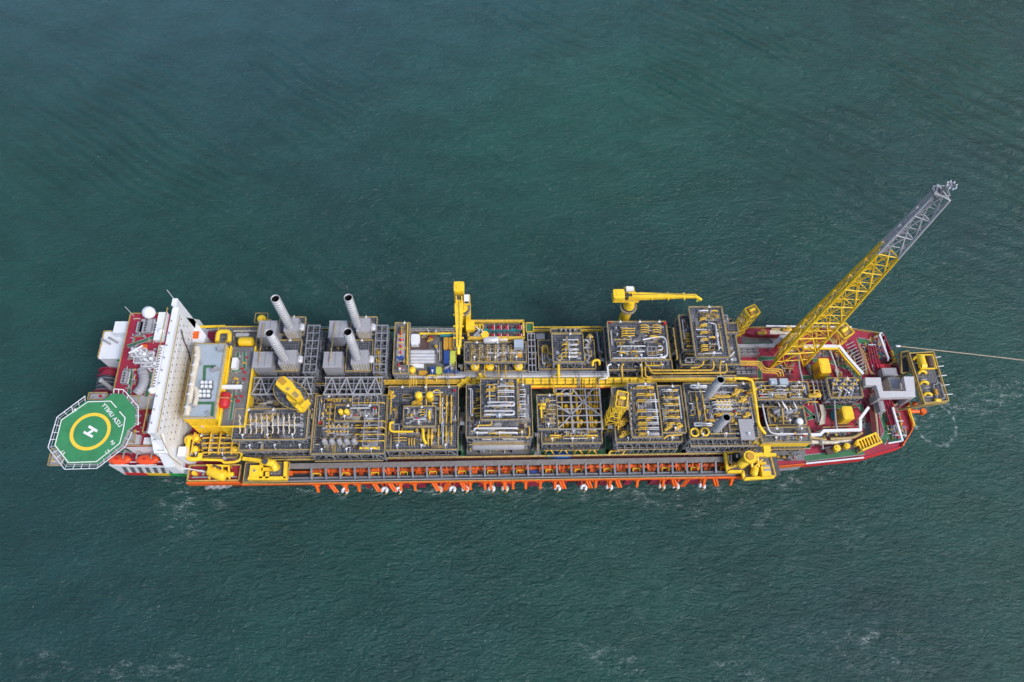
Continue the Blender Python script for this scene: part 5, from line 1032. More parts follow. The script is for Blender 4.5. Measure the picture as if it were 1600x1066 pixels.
# S7
t, rs = module('process_module', 'large grated module with long white pipes and a dark raised hatch, below the second crane', [(945, 512, 1046, 579, 34), (951, 504, 1043, 564, 40)], 207, fits=(4, 6), nx=6, ny=4)
hpipe(t, 965, 1009, 541, 41.6, .42, 'silver'); hpipe(t, 963, 1008, 549, 41.6, .3, 'silver'); hpipe(t, 957, 1040, 559.5, 41.6, .42, 'silver'); pipe(t, [(1004, 531, 41.6), (1018, 528, 41.8), (1036, 526, 41.8), (1041, 532, 41.8), (1043, 557, 41.8), (1030, 558.5, 41.8)], .5, 'silver', bend=2)
uloop(t, 1028, 1035, 541, 547, 41.8, .35)
for i, y in enumerate((513.5, 517, 521, 524.5)): pipe(t, [(971, y+2, 41), (972.5, y, 41.5), (992, y, 41.5)], .3, 'yellow')
for cx, n_ in ((1003, 4), (1022, 4)):
    for k in range(n_): pipe(t, [(cx-3, 509+k*3.6, 41), (cx-1.5, 508+k*3.6, 41.6), (cx+8, 508+k*3.6, 41.6), (cx+11, 510+k*3.6, 41.2)], .28, 'yellow'); fitp(t, 'filter', cx+4, 509+k*3.6, 40, 0, .6)
for x, y in ((1020, 525), (1024, 526), (990, 549), (972, 551)): hpipe(t, x-4, x+5, y, 42.2, .5, 'yellow')
for x, y in ((978, 555), (969, 545.5), (990, 546), (1035, 537), (961, 515), (963, 525)): fitp(t, 'filter', x, y, 40)
rc = rect(1011, 539, 1028, 556, 43); frame(t, rc, 40, 42.4, 2, 2, 3, w=.28, m='palegrey', name='open_rack'); rc = rect(1008, 554, 1032, 572, 38); deck(t, rc, 37.6, rail='yellow'); frame(t, rc, ZD, 37.2, 2, 2, w=.35)
for x in (1017, 1021): vpipe(t, x, 558, 570, 38, .3, 'yellow')
for pts in ([(1002.5, 566, 37), (1003, 590, 36), (1006, 592, 36), (1016, 592, 36)], [(1007.5, 572, 37), (1008.5, 587, 36.4), (1011, 589, 36.4), (1019, 590, 36.4)], [(974, 568, 36), (971, 573, 36), (972.5, 589, 34)]): pipe(t, pts, .5, 'yellow')
pipe(t, [(955, 569, 38), (949, 571, 38), (950, 589, 36), (944, 592, 36), (938, 592, 36)], .5, 'silver'); pipe(t, [(933, 519, 34), (936, 549, 34), (942, 551, 34)], .45, 'steelgrey'); pipe(t, [(926, 572, 35), (926, 564, 36), (936, 562, 36), (937, 570, 34)], .7, 'yellow')
fitp(t, 'red_hose_box', 1038, 507, 40, 0, 1.2); fitp(t, 'red_hose_box', 953, 505, 40, 0, .9)
# S8
t, rs = module('process_module', 'tallest starboard module with a column of yellow pipe pairs, beside the yellow lattice tower', [(1058, 500, 1150, 571, 34), (1063, 494, 1092, 548, 40), (1081, 481, 1133, 560, 44)], 208, fits=(6, 10, 4), nx=5, ny=4)
for i, y in enumerate((497, 507, 518, 529, 539, 545)):
    for k in (0, 2.4): pipe(t, [(1093+i*.5, y+k+2, 44.8), (1095+i*.5, y+k, 45.4), (1104+i*.5, y+k, 45.4)], .34, 'yellow')
    fitp(t, 'filter', 1105+i*.5, y, 44, 0, .9)
vpipe(t, 1082.5, 500, 516, 41.8, .34, 'yellow', fat=1); pipe(t, [(1086, 518, 41.6), (1087, 536, 41.6), (1083, 541, 41.6), (1073, 541, 41.6)], .42, 'yellow'); vpipe(t, 1086.5, 521, 530, 42, .6, 'yellow')
pipe(t, [(1110, 505, 45.5), (1118, 506, 45.5), (1122, 540, 45.5), (1128, 545, 45.5)], .42, 'silver'); vpipe(t, 1121, 512, 545, 45.6, .5, 'silver', fat=1); hpipe(t, 1092, 1107, 485.5, 45.4, .5, 'silver'); hpipe(t, 1109, 1121, 485.5, 45.4, .5, 'yellow'); hpipe(t, 1100, 1128, 552, 45.4, .3, 'silver')
hpipe(t, 1108, 1117, 527, 45.4, .6, 'yellow'); pipe(t, [(1071, 548, 36), (1073, 553, 36.4), (1089, 553, 36.4)], .45, 'yellow'); pipe(t, [(1071, 566, 35.5), (1071, 559, 35.5), (1088, 559, 35.5)], .35, 'silver'); hpipe(t, 1071, 1086, 566, 35.5, .28, 'silver')
for k in range(4): pipe(t, [(1072, 522+k*4, 41), (1073, 521+k*4, 41.5), (1078, 521+k*4, 41.5)], .3, 'yellow')
for pts, m in (([(1100, 562, 40), (1098, 570, 39), (1092, 574, 38), (1079, 575, 38)], 'yellow'), ([(1114.5, 563, 39), (1115, 575, 37.5), (1112, 578.5, 37), (1017, 579, 37), (1013, 574, 37)], 'yellow'), ([(1134, 568, 38), (1136, 580, 37), (1131, 582.8, 37), (1019, 583.5, 37), (1015, 578, 37)], 'yellow'), ([(1147, 550, 40), (1136, 562, 40), (1128, 566, 40)], 'silver'), ([(1127, 562, 41), (1124, 575, 38), (1126, 590, 36)], 'yellow')): pipe(t, pts, .48, m, bend=2)
rc = rect(1133, 506, 1152, 521, 38); deck(t, rc, 38); frame(t, rc, ZD, 37.6, 2, 1); rc = rect(1129, 491, 1139, 503, 42); frame(t, rc, 34, 42, 1, 1, 4, w=.35, m='palegrey', name='open_rack'); rc = rect(1135, 529, 1154, 556, 34); frame(t, rc, ZD, 34, 2, 3, 6, w=.3, m='railyellow', name='open_rack')
vpipe(t, 1055, 512, 560, 38, .5, 'railyellow')

# ------------------------------------------------------------------ central pipeway
cw = thing('central_pipeway', 'bundle of thick yellow and grey pipes running down the middle of the ship', 'pipe rack', P(800, 595, ZD))
fr = MB()
for k in range(24):
    x = 500+k*27.5
    for z in (27, 31.5): fr.beam(P(x, 584, z), P(x, 606, z), .45)
    for y in (585, 605): q = P(x, y, 31.5); fr.beam((q.x, q.y, ZD), q, .45)
obj('support_frame', fr, 'steelgrey', cw); fl = MB(); a, b = P(490, 605, 25), P(1150, 584, 25); fl.box(a.x, a.y, 24.8, b.x, b.y, 25); obj('tray', fl, 'darkgrey', cw)
def run(xa, xb, ya, yb, z, r_, m): return pipe(cw, [(xa, ya, z), (xb, yb, z)], r_, m)
run(488, 640, 599.8, 599.6, 33, .5, 'yellow'); run(596, 742, 594.5, 594, 33.4, .45, 'yellow'); run(592, 742, 597.2, 596.6, 33.4, .45, 'yellow'); run(589, 742, 600, 599, 33.4, .45, 'yellow')
run(488, 600, 602.5, 602.3, 32.6, .3, 'silver'); run(600, 830, 604.5, 604, 32.4, .6, 'dullyellow')
for y, r_, m in ((593.4, .86, 'yellow'), (598.0, .86, 'yellow'), (603.6, .8, 'yellow'), (606.2, .3, 'orange')): run(738 if y < 600 else 826, 1016, y+.6, y-1.2, 33.4, r_, m)
for y, r_, m in ((585, .8, 'palegrey'), (588.4, .9, 'silver'), (581.6, .5, 'steelgrey')): run(620, 952, y+.8, y-.6, 32.6, r_, m)
for y, r_, m in ((591, .35, 'cream'), (593, .7, 'yellow'), (596, .5, 'yellow'), (588, .4, 'dullyellow')): run(1016, 1150, y, y-1, 33, r_, m)
for x in (690, 716): pass
bd = MB()
for k in range(22): x = 745+k*12.6; bd.beam(P(x, 591.4, 34.4), P(x, 600.6, 34.4), .22)
obj('pipe_clamp', bd, 'brown', cw)
for k, x in enumerate((588.5, 591.8, 595)): pipe(cw, [(583, 545+k*1.4, 38), (x-.6, 545+k*1.4, 38), (x+.8, 596, 35), (x+4, 600-k*2.6, 33.4)], .42, 'yellow', bend=1.6)
p = P(724, 597, 35); obj('valve_tree', MB().cbox((p.x, p.y, 33.5), (7, 1.6, 1.2), .7).cbox((p.x+1, p.y, 33.7), (4, .9, 1.4), -.6), 'yellow', cw); p = P(752, 589, 36); obj('valve_tree', MB().cbox((p.x, p.y, 34), (4, 1.4, 1.4), .3).cbox((p.x, p.y, 34), (1.2, 4, 1.6), .3), 'yellow', cw)
pipe(cw, [(866, 612, 36), (864, 588, 36), (866, 587, 36), (878, 587, 36)], .3, 'yellow'); pipe(cw, [(666, 604, 36), (667, 586.5, 36), (681, 586.5, 36), (682, 596, 35)], .45, 'yellow')
for sx, sy in ((1150, 564.6), (1150, 567.4), (1150, 570.2)):
    k = (sy-564.6)/2.8; pipe(cw, [(1150, sy, 32), (1188-k*1.4, sy+.2, 32), (1194.5-k*2.4, 576.2+k*3, 32), (1222-k*4, 577+k*3, 32), (1224-k*4.2, 588, 30)], .42, 'yellow', bend=1.6)
hpipe(cw, 1148, 1192, 592, 34, .45, 'yellow')
for x in (700, 815, 905, 935): vpipe(cw, x, 580, 606, 35.2, .25, 'steelgrey')
gr_ = thing('pipe_skid', 'grey finned pipe banks on the maroon deck right of the tallest module', 'pipe rack', P(1165, 550, ZD))
for x0, y0, x1, y1, z in ((1150, 545, 1185, 549, 26), (1150, 550.5, 1187, 553.5, 26), (1148, 573.5, 1181, 577, 26), (1150, 579.5, 1182, 584.5, 26)):
    rc = rect(x0, y0, x1, y1, z); obj('bank', MB().box(rc[0], rc[1], ZD+.6, rc[2], rc[3], z), 'palegrey', gr_); f_ = MB()
    for k in range(4): f_.box(rc[0]+k*(rc[2]-rc[0])/4, rc[1]+.2, z, rc[0]+k*(rc[2]-rc[0])/4+.25, rc[3]-.1, z+.3)
    f_.box(rc[0], (rc[1]+rc[3])/2-.08, z, rc[2], (rc[1]+rc[3])/2+.08, z+.25); obj('fins', f_, 'darkgrey', gr_)

# ------------------------------------------------------------------ riser balcony along the port side
def yb(x): return -max(0., x-440)*.0158
rb = thing('riser_balcony', 'long side gallery of grey beams and orange frames along the near side', 'gallery', P(760, 745, 20))
def rline(xa, xb, y, z, w_, h_, m, name): return obj(name, MB().beam(P(xa, y+yb(xa), z), P(xb, y+yb(xb), z), w_, h_), m, rb)
rline(385, 1200, 719.5, 27, .5, .7, 'railyellow', 'walkway_rail'); rline(500, 1200, 722.3, 22.6, 1.6, .4, 'hullred', 'gutter')
rline(445, 1132, 729.2, 26, 2.1, 1.0, 'trunkgrey', 'cable_trunk'); rline(450, 1132, 732.5, 25.4, .3, 1, 'darkgrey', 'trunk_edge')
rline(452, 1132, 738.6, 23.4, .9, .9, 'darkorange', 'beam')
rline(395, 1150, 750.8, 25, 2.2, .6, 'darkgrey', 'cable_tray'); rline(395, 1150, 748.3, 25.6, .35, .5, 'steelgrey', 'tray_edge'); rline(395, 1150, 753.2, 25.6, .35, .5, 'palegrey', 'tray_edge')
rline(400, 1160, 755.2, 24.4, .9, .3, 'green', 'walkway'); rline(378, 1160, 757.4, 25, .7, 1.1, 'orange', 'edge_beam')
rline(455, 1132, 741.5, 21.9, 5, .2, 'darkgrey', 'lower_floor')
rnd = random.Random(5)
for k in range(29):
    x = 486.5+k*22.55
    if x > 1128: break
    obj('crossbeam', MB().beam(P(x, 731.5+yb(x), 26.4), P(x+.8, 750+yb(x), 26.4), .75, .8), 'steelgrey', rb)
    a = P(x+11, 741+yb(x), 22.2)
    c = MB(); u_ = rnd.uniform(1.6, 3.2); c.tube([a+Vector((-u_, .9, .8)), a+Vector((rnd.uniform(1.8, 3.4), .9, .8))], rnd.uniform(.6, .95), 10); c.cbox(a+Vector((rnd.uniform(-1.5, 1), -.9, 0)), (rnd.uniform(.9, 2.4), rnd.uniform(.8, 1.8), rnd.uniform(.8, 1.7)), rnd.uniform(-.5, .5))
    for e_ in range(rnd.randint(1, 3)): o_ = rnd.uniform(-2.6, 2.6); c.beam(a+Vector((o_, 1.4, 2.2)), a+Vector((o_+rnd.uniform(-1.6, 1.6), -1.6, .4)), rnd.uniform(.3, .6))
    obj('pull_in_frame', c, 'orange' if k % 3 else 'darkorange', rb)
    kind = k % 4
    if kind in (0, 2): obj('winch_frame', MB().rail([(a.x-1.6, a.y-2.2), (a.x+1.2, a.y-2.2), (a.x+1.2, a.y-.4), (a.x-1.6, a.y-.4)], 22.3, h=1.8, w=.3), 'yellow', rb)
    if kind == 1: obj('bollard', MB().capsule(a+Vector((-1.6, -1.9, 1.2)), a+Vector((1.4, -1.9, 1.2)), .55, 8), 'yellow', rb)
    if kind == 3: fit(rb, 'red_hose_box', a.x+1.5, a.y-1.8, 22.2, .2, 1); fit(rb, 'yellow_spool', a.x-1, a.y-1.6, 22.2, 1.57, 1)
    obj('frame_post', MB().beam(a+Vector((-4.2, 1.8, 0)), a+Vector((-4.2, 1.8, 4)), .4), 'steelgrey', rb)
rc = rect(828, 735, 842, 742, 24); 
tag(obj('tool_box', MB().box(rc[0], rc[1], 22.1, rc[2], rc[3], 24).box(rc[0]+.4, rc[1]+.4, 24, rc[2]-.4, rc[3]-.4, 24.2), 'blue'), 'blue box between the orange frames of the side gallery', 'box')
obj('handrail', MB().rail([P(x, 757+yb(x), 25) for x in range(380, 1160, 60)], 25.4, False, w=.16), 'railyellow', rb)
dp = MB()
for x in range(470, 1130, 24): dp.beam(P(x, 748+yb(x), 24.8), P(x+12, 757+yb(x), 24.8), .2).beam(P(x+12, 757+yb(x), 24.8), P(x+24, 748+yb(x), 24.8), .2)
obj('bracing', dp, 'railyellow', rb)
# dark red porches and orange brackets under the edge
for xa, xb in ((508, 517), (570, 578), (594, 613), (630, 640), (652, 665), (676, 700), (705, 735), (748, 770), (776, 800), (822, 846), (864, 885), (904, 920), (938, 948), (978, 985), (1018, 1040), (1046, 1060), (1078, 1095)):
    a, b = P(xa, 759+yb(xa), 14), P(xb, 765+yb(xb), 9); obj('riser_porch', MB().box(a.x, -31.6, 7, b.x, -34.4, 13.5), 'maroon', rb)
for i, (x, dbl) in enumerate(((494, 0), (518, 1), (539, 0), (559, 0), (586, 1), (611, 1), (625, 0), (647, 0), (679, 1), (699, 1), (723, 1), (734, 0), (757, 0), (766, 0), (788, 0), (801, 0), (821, 0), (844, 0), (867, 0), (878, 1), (920, 1), (931, 0), (953, 0), (966, 1), (996, 0), (1037, 0), (1054, 1), (1075, 1), (1101, 0), (1119, 1), (1144, 0))):
    q = P(x, 757+yb(x), 24.6); m_ = MB(); s_ = 1 if i % 3 else -1
    if dbl:
        for dx_ in (-.55, .55): m_.beam((q.x+dx_-s_*.9, q.y+.4, 24.6), (q.x+dx_+s_*1.2, q.y-2.1, 19.6), .7, 1.0)
    else: m_.beam((q.x, q.y, 24.4), (q.x+.3, q.y-1.9, 20.2), 1.0, 1.3); m_.beam((q.x-1.8*(1+i%2*.3), q.y+.2, 24.6), (q.x+.2, q.y-.9, 22.4), .6); m_.beam((q.x+1.6, q.y+.2, 24.6), (q.x+.2, q.y-.9, 22.4), .6)
    m_.beam((q.x, q.y-.2, 23.5), (q.x, -31.7, 16), .6); obj('bracket', m_, 'orange', rb)
ordn = 'first second third fourth fifth sixth seventh eighth ninth tenth eleventh twelfth thirteenth fourteenth'.split()
for i, x in enumerate((539, 601, 623, 686, 707, 727, 768, 789, 871, 912, 952, 1034, 1056, 1097)):
    z = 12; q = P(x, 767.5+yb(x)*.8, z); t = thing('riser_guide', 'white ring guide hanging near the waterline, %s counted from the stern' % ordn[i], 'riser guide', (q.x, q.y, z-3), 'white riser guides hanging from the side gallery')
    a0 = .9; rg = [(q.x+1.0*math.cos(a), q.y+.95*math.sin(a)-.1, z) for a in [(-1.1+5.0*k/11) for k in range(12)]]
    obj('ring', MB().tube(rg, .66, 10), 'cream' if i % 4 == 3 else 'white', t); obj('hanger', MB().beam((q.x-.8, q.y+1.6, z+.4), (q.x-1.2, q.y+3.6, 22), .5).beam((q.x+.8, q.y+1.6, z+.4), (q.x+.8, q.y+3.6, 22), .5), 'orange', t)
    obj('hook', MB().tube([(q.x+1.0, q.y-.4, z-.2), (q.x+.8, q.y-1.2, z-.6), (q.x+.1, q.y-1.5, z-1.2)], .26, 7), 'ochre', t)

# ------------------------------------------------------------------ cranes
def crane(lb, base, zb, zt, heading, blen, lat=0., tipz=None, bw=1.9, ped=2.0, cab=-1, house=True, bm='yellow', dog=False, back=7.2, neck=5.0):
    bx_, by_ = base; t = thing('pedestal_crane', lb, 'crane', (bx_, by_, zb), 'yellow pedestal cranes')
    T = lambda mb: xf(mb, bx_, by_, zt, heading)
    obj('slew_column', MB().tube([(bx_, by_, zt), (bx_, by_, zt+neck)], ped*1.2, 20, ped*.85), 'yellow', t)
    obj('pedestal', MB().tube([(bx_, by_, zb), (bx_, by_, zt-4), (bx_, by_, zt-1.2)], ped, 24, ped*1.15), 'yellow', t)
    obj('ladder', MB().beam((bx_+ped+.4, by_, zb), (bx_+ped+.4, by_, zt-1.5), .5, .25), 'railyellow', t)
    pl = MB().cyl(0, 0, -1.6, -1.2, ped*1.7, 24); obj('ring_platform', T(pl), 'steelgrey', t)
    pr = MB().rail([(ped*1.7*math.cos(k*math.pi/8), ped*1.7*math.sin(k*math.pi/8)) for k in range(16)], -1.2, w=.15); obj('handrail', T(pr), 'railyellow', t)
    obj('slew_ring', T(MB().cyl(0, 0, -1.2, 0, ped*1.25, 24)), 'darkgrey', t)
    T = lambda mb: xf(mb, bx_, by_, zt+neck, heading)
    obj('slew_platform', T(MB().box(-back, lat-1.9, 0, 3, lat+1.9, .6)), 'yellow', t); obj('handrail', T(MB().rail([(-back, lat-1.9), (3, lat-1.9), (3, lat+1.9), (-back, lat+1.9)], .6, w=.14)), 'railyellow', t)
    hs = MB().prism([(-back-.2, lat-1.8), (-back+.3, lat-2.1), (-back+4.0, lat-2.1), (-back+4.4, lat-1.7), (-back+4.4, lat+1.7), (-back+4.0, lat+2.1), (-back+.3, lat+2.1), (-back-.2, lat+1.8)], .6, 4.2); obj('engine_house', T(hs), 'yellow', t)
    obj('roof_hatch', T(MB().box(-back+1, lat-1, 4.2, -back+3.4, lat+1, 4.4)), 'yellow', t)
    mc = MB().cyl(-back+5.6, lat-.5, .6, 2.6, .6, 10).cyl(-back+5.6, lat+.9, .6, 2.2, .45, 10).tube([(-back+6.6, lat-1.2, 2), (-back+6.6, lat+1.2, 2)], .8, 12); obj('winch_drum', T(mc), 'darkgrey', t)
    obj('boom_foot', T(MB().box(-1.6, lat-1.3, .6, 1.6, lat-.9, 3.4).box(-1.6, lat+.9, .6, 1.6, lat+1.3, 3.4)), 'yellow', t)
    obj('cab', T(MB().box(-2.2, lat+cab*2.0, .8, .8, lat+cab*4.0, 3.2)), 'white', t); obj('cab_window', T(MB().box(.8, lat+cab*2.2, 1.5, .88, lat+cab*3.8, 2.8)), 'black', t)
    obj('cab_frame', T(MB().rail([(-2.8, lat+cab*1.9), (1.4, lat+cab*1.9), (1.4, lat+cab*4.3), (-2.8, lat+cab*4.3)], .5, w=.3)), 'yellow', t)
    dz = (tipz or 0); b = MB(); n_ = 1
    w0, w1, h0, h1 = bw, bw*.55, 1.9, 1.0
    v = []
    for x_, w_, h_, zz in ((0, w0*.8, h0*.8, 2), (blen*.12, w0, h0, 2+dz*.12), (blen*.75, w1*1.15, h1*1.2, 2+dz*.75), (blen, w1, h1, 2+dz)): v += [(x_, lat-w_/2, zz-h_/2), (x_, lat+w_/2, zz-h_/2), (x_, lat+w_/2, zz+h_/2), (x_, lat-w_/2, zz+h_/2)]
    b.add(v, [(i*4+k, i*4+(k+1) % 4, i*4+4+(k+1) % 4, i*4+4+k) for i in range(3) for k in range(4)] + [(3, 2, 1, 0), (12, 13, 14, 15)]); obj('boom', T(b), bm, t)
    j = MB().beam((blen-.4, lat, 2+dz), (blen+2.4, lat-.9 if dog else lat, .4+dz), 1.0, .9); obj('boom_tip', T(j), bm, t)
    for k in range(3): obj('boom_bracket', T(MB().box(blen*(.3+.25*k), lat-bw*.5-.4, 1.6+dz*(.3+.25*k), blen*(.3+.25*k)+.5, lat+bw*.5+.2, 2.4+dz*(.3+.25*k))), bm, t)
    cbp = MB().tube([(0, lat, 3.4), (blen*.5, lat+.3, 3.6+dz*.5), (blen-.3, lat, 2.7+dz)], .1, 5); obj('cable', T(cbp), 'darkgrey', t)
    obj('hook_block', T(MB().box(blen+.5, lat-1.3, -.6+dz, blen+1.3, lat-.7, .4+dz).beam((blen+.9, lat-1, .4+dz), (blen+.6, lat, 2+dz), .1)), 'lime', t)
    return t
c1 = P(722, 481, 48)
crane('tall yellow crane with its long boom laid back across the deck over the containers', (c1.x, c1.y), ZD, 48, R(-90), c1.y-P(718, 543, 52).y, lat=P(717, 500, 54).x-c1.x, tipz=-1.5, cab=1, bw=3.5, back=c1.y*0+P(718, 441, 56).y-c1.y, neck=4)
obj('equipment_box', MB().box(c1.x+1.5, c1.y-7, 36, c1.x+5, c1.y-3, 42).box(c1.x+1.5, c1.y-3, 40, c1.x+3.5, c1.y+3, 46), 'yellow', C.objects['pedestal_crane'])
p2 = P(982.5, 478, 46)
crane('yellow crane with its boom pointing along the ship over the sea edge', (p2.x, p2.y), ZD, 46, R(0), P(1088, 464, 53).x-p2.x, lat=P(1040, 463, 53).y-p2.y, tipz=0, cab=1, bw=2.6, dog=True, back=p2.x-P(958, 465, 53).x, neck=5)
p3 = P(458, 616, 55)
t = thing('pedestal_crane', 'stubby yellow crane house on a thick pillar with a round railed platform', 'crane', (p3.x, p3.y, 36), 'yellow pedestal cranes')
obj('pedestal', MB().tube([(p3.x, p3.y, ZD), (p3.x, p3.y, 47), (p3.x, p3.y, 54)], 2.3, 24, 2.7), 'yellow', t); q = P(456, 618, 46); el_ = [(q.x+8*math.cos(a)*math.cos(-.65)-5*math.sin(a)*math.sin(-.65), q.y+8*math.cos(a)*math.sin(-.65)+5*math.sin(a)*math.cos(-.65)) for a in [k*math.pi/12 for k in range(24)]]
obj('ring_platform', MB().prism(el_, 45.8, 46), 'grating2', t); obj('handrail', MB().rail(el_, 46, w=.2), 'railyellow', t)
hs = MB().prism([(-6.5, -1.6), (-5.2, -3), (-.5, -2.8), (2.2, -1.9), (7.6, -1.7), (8.2, -.6), (8.2, 1.6), (3, 2.2), (-.5, 3), (-5.4, 2.6), (-6.5, 1.4)], 0, 3.6); hs.v = [(a*.76, b*.8, c) for a, b, c in hs.v]; xf(hs, p3.x-1.2, p3.y+1.4, 55, R(-43)); obj('crane_house', hs, 'yellow', t)
for a, b, c, d, m in ((-5, -1, -1.8, 1.2, 'ochre'), (0, -1.1, 1.2, .1, 'dullyellow'), (3, -1, 5.6, .6, 'dullyellow')): xfm = MB().box(a, b, 3.6, c, d, 3.8); xf(xfm, p3.x-1.2, p3.y+1.4, 55, R(-43)); obj('roof_hatch', xfm, m, t)
xfm = MB().box(8.2, -1.6, -1, 9.2, 1.8, 2.4).box(6, -3, -.6, 9, -1.6, .2); xf(xfm, p3.x-1.2, p3.y+1.4, 55, R(-43)); obj('boom_foot', xfm, 'yellow', t)
# lattice towers (folded stair and boom towers)
def lattower(lb, top, zt, base_z, sx, sy, lean=(0, 0), box=True, cat='tower', rot=0.):
    p = P(top[0], top[1], zt); t = thing('lattice_tower', lb, cat, (p.x, p.y, base_z), 'yellow lattice towers'); m_ = MB(); T = lambda mb: xf(mb, p.x, p.y, 0, rot)
    sx *= .85; sy *= .85; n_ = max(2, int((zt-base_z)/4)); L_ = lambda z, i, j: (i*sx/2+lean[0]*(zt-z)/(zt-base_z), j*sy/2+lean[1]*(zt-z)/(zt-base_z), z)
    for i in (-1, 1):
        for j in (-1, 1): m_.beam(L_(base_z, i*.8, j*.8), L_(zt, i, j), .34)
    for k in range(n_):
        z0, z1 = base_z+(zt-base_z)*k/n_, base_z+(zt-base_z)*(k+1)/n_
        for (i, j), (a, b) in (((-1, -1), (1, -1)), ((1, -1), (1, 1)), ((1, 1), (-1, 1)), ((-1, 1), (-1, -1))): m_.beam(L_(z0, i, j), L_(z1, a, b), .22); m_.beam(L_(z1, i, j), L_(z1, a, b), .22)
        m_.beam(L_(z1-.3, -1, -1), L_(z1-.3, 1, 1), .25)
    obj('lattice', T(m_), 'yellow', t); obj('platform', T(MB().box(-sx*.5, -sy*.5, zt, sx*.5, sy*.5, zt+.3)), 'dullyellow' if box else 'steelgrey', t)
    obj('side_stage', T(MB().box(-sx*.9, -sy*.3, zt-4, -sx*.5, sy*.4, zt-3.8).box(sx*.5, -sy*.4, zt-2, sx*.8, sy*.1, zt-1.8)), 'dullyellow', t); obj('stair', T(MB().beam((sx*.6, -sy*.4, base_z), (sx*.6, sy*.4, (base_z+zt)/2), .8, .3).beam((sx*.6, sy*.4, (base_z+zt)/2), (sx*.6, -sy*.4, zt), .8, .3)), 'railyellow', t)
    obj('handrail', T(MB().rail([(-sx*.5, -sy*.5), (sx*.5, -sy*.5), (sx*.5, sy*.5), (-sx*.5, sy*.5)], zt+.3, w=.35)), 'yellow', t)
    obj('winch', T(MB().capsule((-sx*.2, sy*.1, zt+1.3), (sx*.25, sy*.1, zt+1.3), sx*.16, 10)), 'yellow', t); obj('motor', T(MB().box(-sx*.3, -sy*.4, zt+.3, 0, -sy*.15, zt+1.4)), 'ochre' if box else 'steelgrey', t)
    return t
lattower('yellow lattice tower with ochre top platform beside the stacked pipe rows', (971, 626), 52, 27, 5, 7.5, (-1.5, -2.5), rot=R(-12)); 
lattower('yellow lattice tower standing over the sea edge right of the tallest module', (1174, 488), 45, 24, 6, 5, (-1, 0), rot=R(25))
lattower('squat yellow lattice tower at the sea edge just right of the flare tower', (1318, 519), 33, 22.2, 7, 6.5, (-2, -1), rot=R(30))
# deck machinery cranes on the port corners
t = thing('knuckle_crane', 'yellow folded deck crane on a grey platform at the stern end of the side gallery', 'crane', P(410, 735, ZD), 'folded deck cranes')
rc = rect(383, 724, 452, 754, 27); obj('platform', MB().box(rc[0], rc[1], 26.6, rc[2], rc[3], 27), 'deckgrey', t); obj('support_frame', MB().box(rc[0]+1, rc[1]+1, 20, rc[2]-1, rc[3]-1, 26.6), 'darkgrey', t); obj('handrail', MB().rail([(rc[0], rc[1]), (rc[2], rc[1]), (rc[2], rc[3]), (rc[0], rc[3])], 27), 'railyellow', t)
h = rect(390, 727, 405, 744, 31); obj('engine_house', MB().box(h[0], h[1], 27, h[2], h[3], 31), 'yellow', t); obj('round_hatch', MB().cyl((h[0]+h[2])/2, (h[1]+h[3])/2, 31, 31.2, .5, 10), 'steelgrey', t)
fr = MB()
for a, b in (((409, 724), (408, 748)), ((388, 748), (447, 748)), ((447, 722), (446, 748)), ((418, 738), (418, 748)), ((409, 734), (432, 733))): fr.beam(P(*a, 29), P(*b, 29), 1.3, 1.5)
for x in (409, 420, 430, 447): q = P(x, 748, 29); fr.beam((q.x, q.y, 27), (q.x, q.y, 29), .8)
obj('frame', fr, 'yellow', t); obj('boom', MB().beam(P(380, 717, 32), P(413, 721, 33), 1.3, 1.3), 'yellow', t); q = P(427, 724, 33); obj('boom_joint', MB().capsule(P(413, 721, 33), q, 1.5, 12).capsule(q, P(431, 734, 32), 1.3, 12).cyl(q.x, q.y, 27, 33, 1.3, 14), 'yellow', t)
q = P(414.5, 721, 34); obj('sheave', MB().cyl(q.x, q.y, 33, 34.6, 1.2, 14), 'darkgrey', t)
scatter(t, rect(415, 735, 443, 747, 27), 27, 6, 15, ['yellow_spool', 'valve', 'junction_box']); q = rect(449, 736, 457, 743, 27); obj('hatch', MB().box(q[0], q[1], 26, q[2], q[3], 27), 'orange', t)
t = thing('knuckle_crane', 'large yellow folded deck crane on the bow end corner of the side gallery', 'crane', P(1180, 725, ZD), 'folded deck cranes')
q = [P(x, y, 27) for x, y in ((1132, 706), (1200, 702), (1211, 745), (1163, 748), (1160, 737), (1136, 737))]; obj('platform', MB().prism(q, 26.5, 27), 'deckgrey', t); obj('handrail', MB().rail(q, 27), 'yellow', t)
rm = MB()
for a, b in (((1132.5, 707), (1136.5, 737)), ((1136, 737.5), (1160, 737.5)), ((1133, 707.5), (1153, 706)), ((1160, 737), (1162, 749)), ((1162, 749), (1209, 745.5))): rm.beam(P(*a, 28), P(*b, 28), 1.1, 1.6)
obj('rim_beam', rm, 'yellow', t); obj('support_frame', MB().prism([(v.x*.98+2.5, v.y*.94-2.0, 0) if False else ((v.x-132)*.9+132, (v.y+31)*.85-31, 0) for v in q], 20, 26.5), 'darkgrey', t)
q = P(1172, 714, 38); obj('pedestal', MB().cyl(q.x, q.y, 27, 37, 1.9, 18).cyl(q.x, q.y, 37, 38.2, 2.5, 18), 'yellow', t); obj('slew_cap', MB().cyl(q.x, q.y, 38.2, 38.8, 1.5, 14), 'ochre', t)
obj('boom', MB().capsule(P(1156, 727, 33), P(1166, 719, 35), 1.6, 12), 'yellow', t); obj('outer_boom', MB().beam(P(1180, 711, 37), P(1212, 711, 37), 1.3, 1.2).beam(P(1192, 702, 37), P(1203, 702, 37), 2.2, 2).beam(P(1197, 701, 37), P(1197, 714, 37), 2.2, 1.5), 'yellow', t)
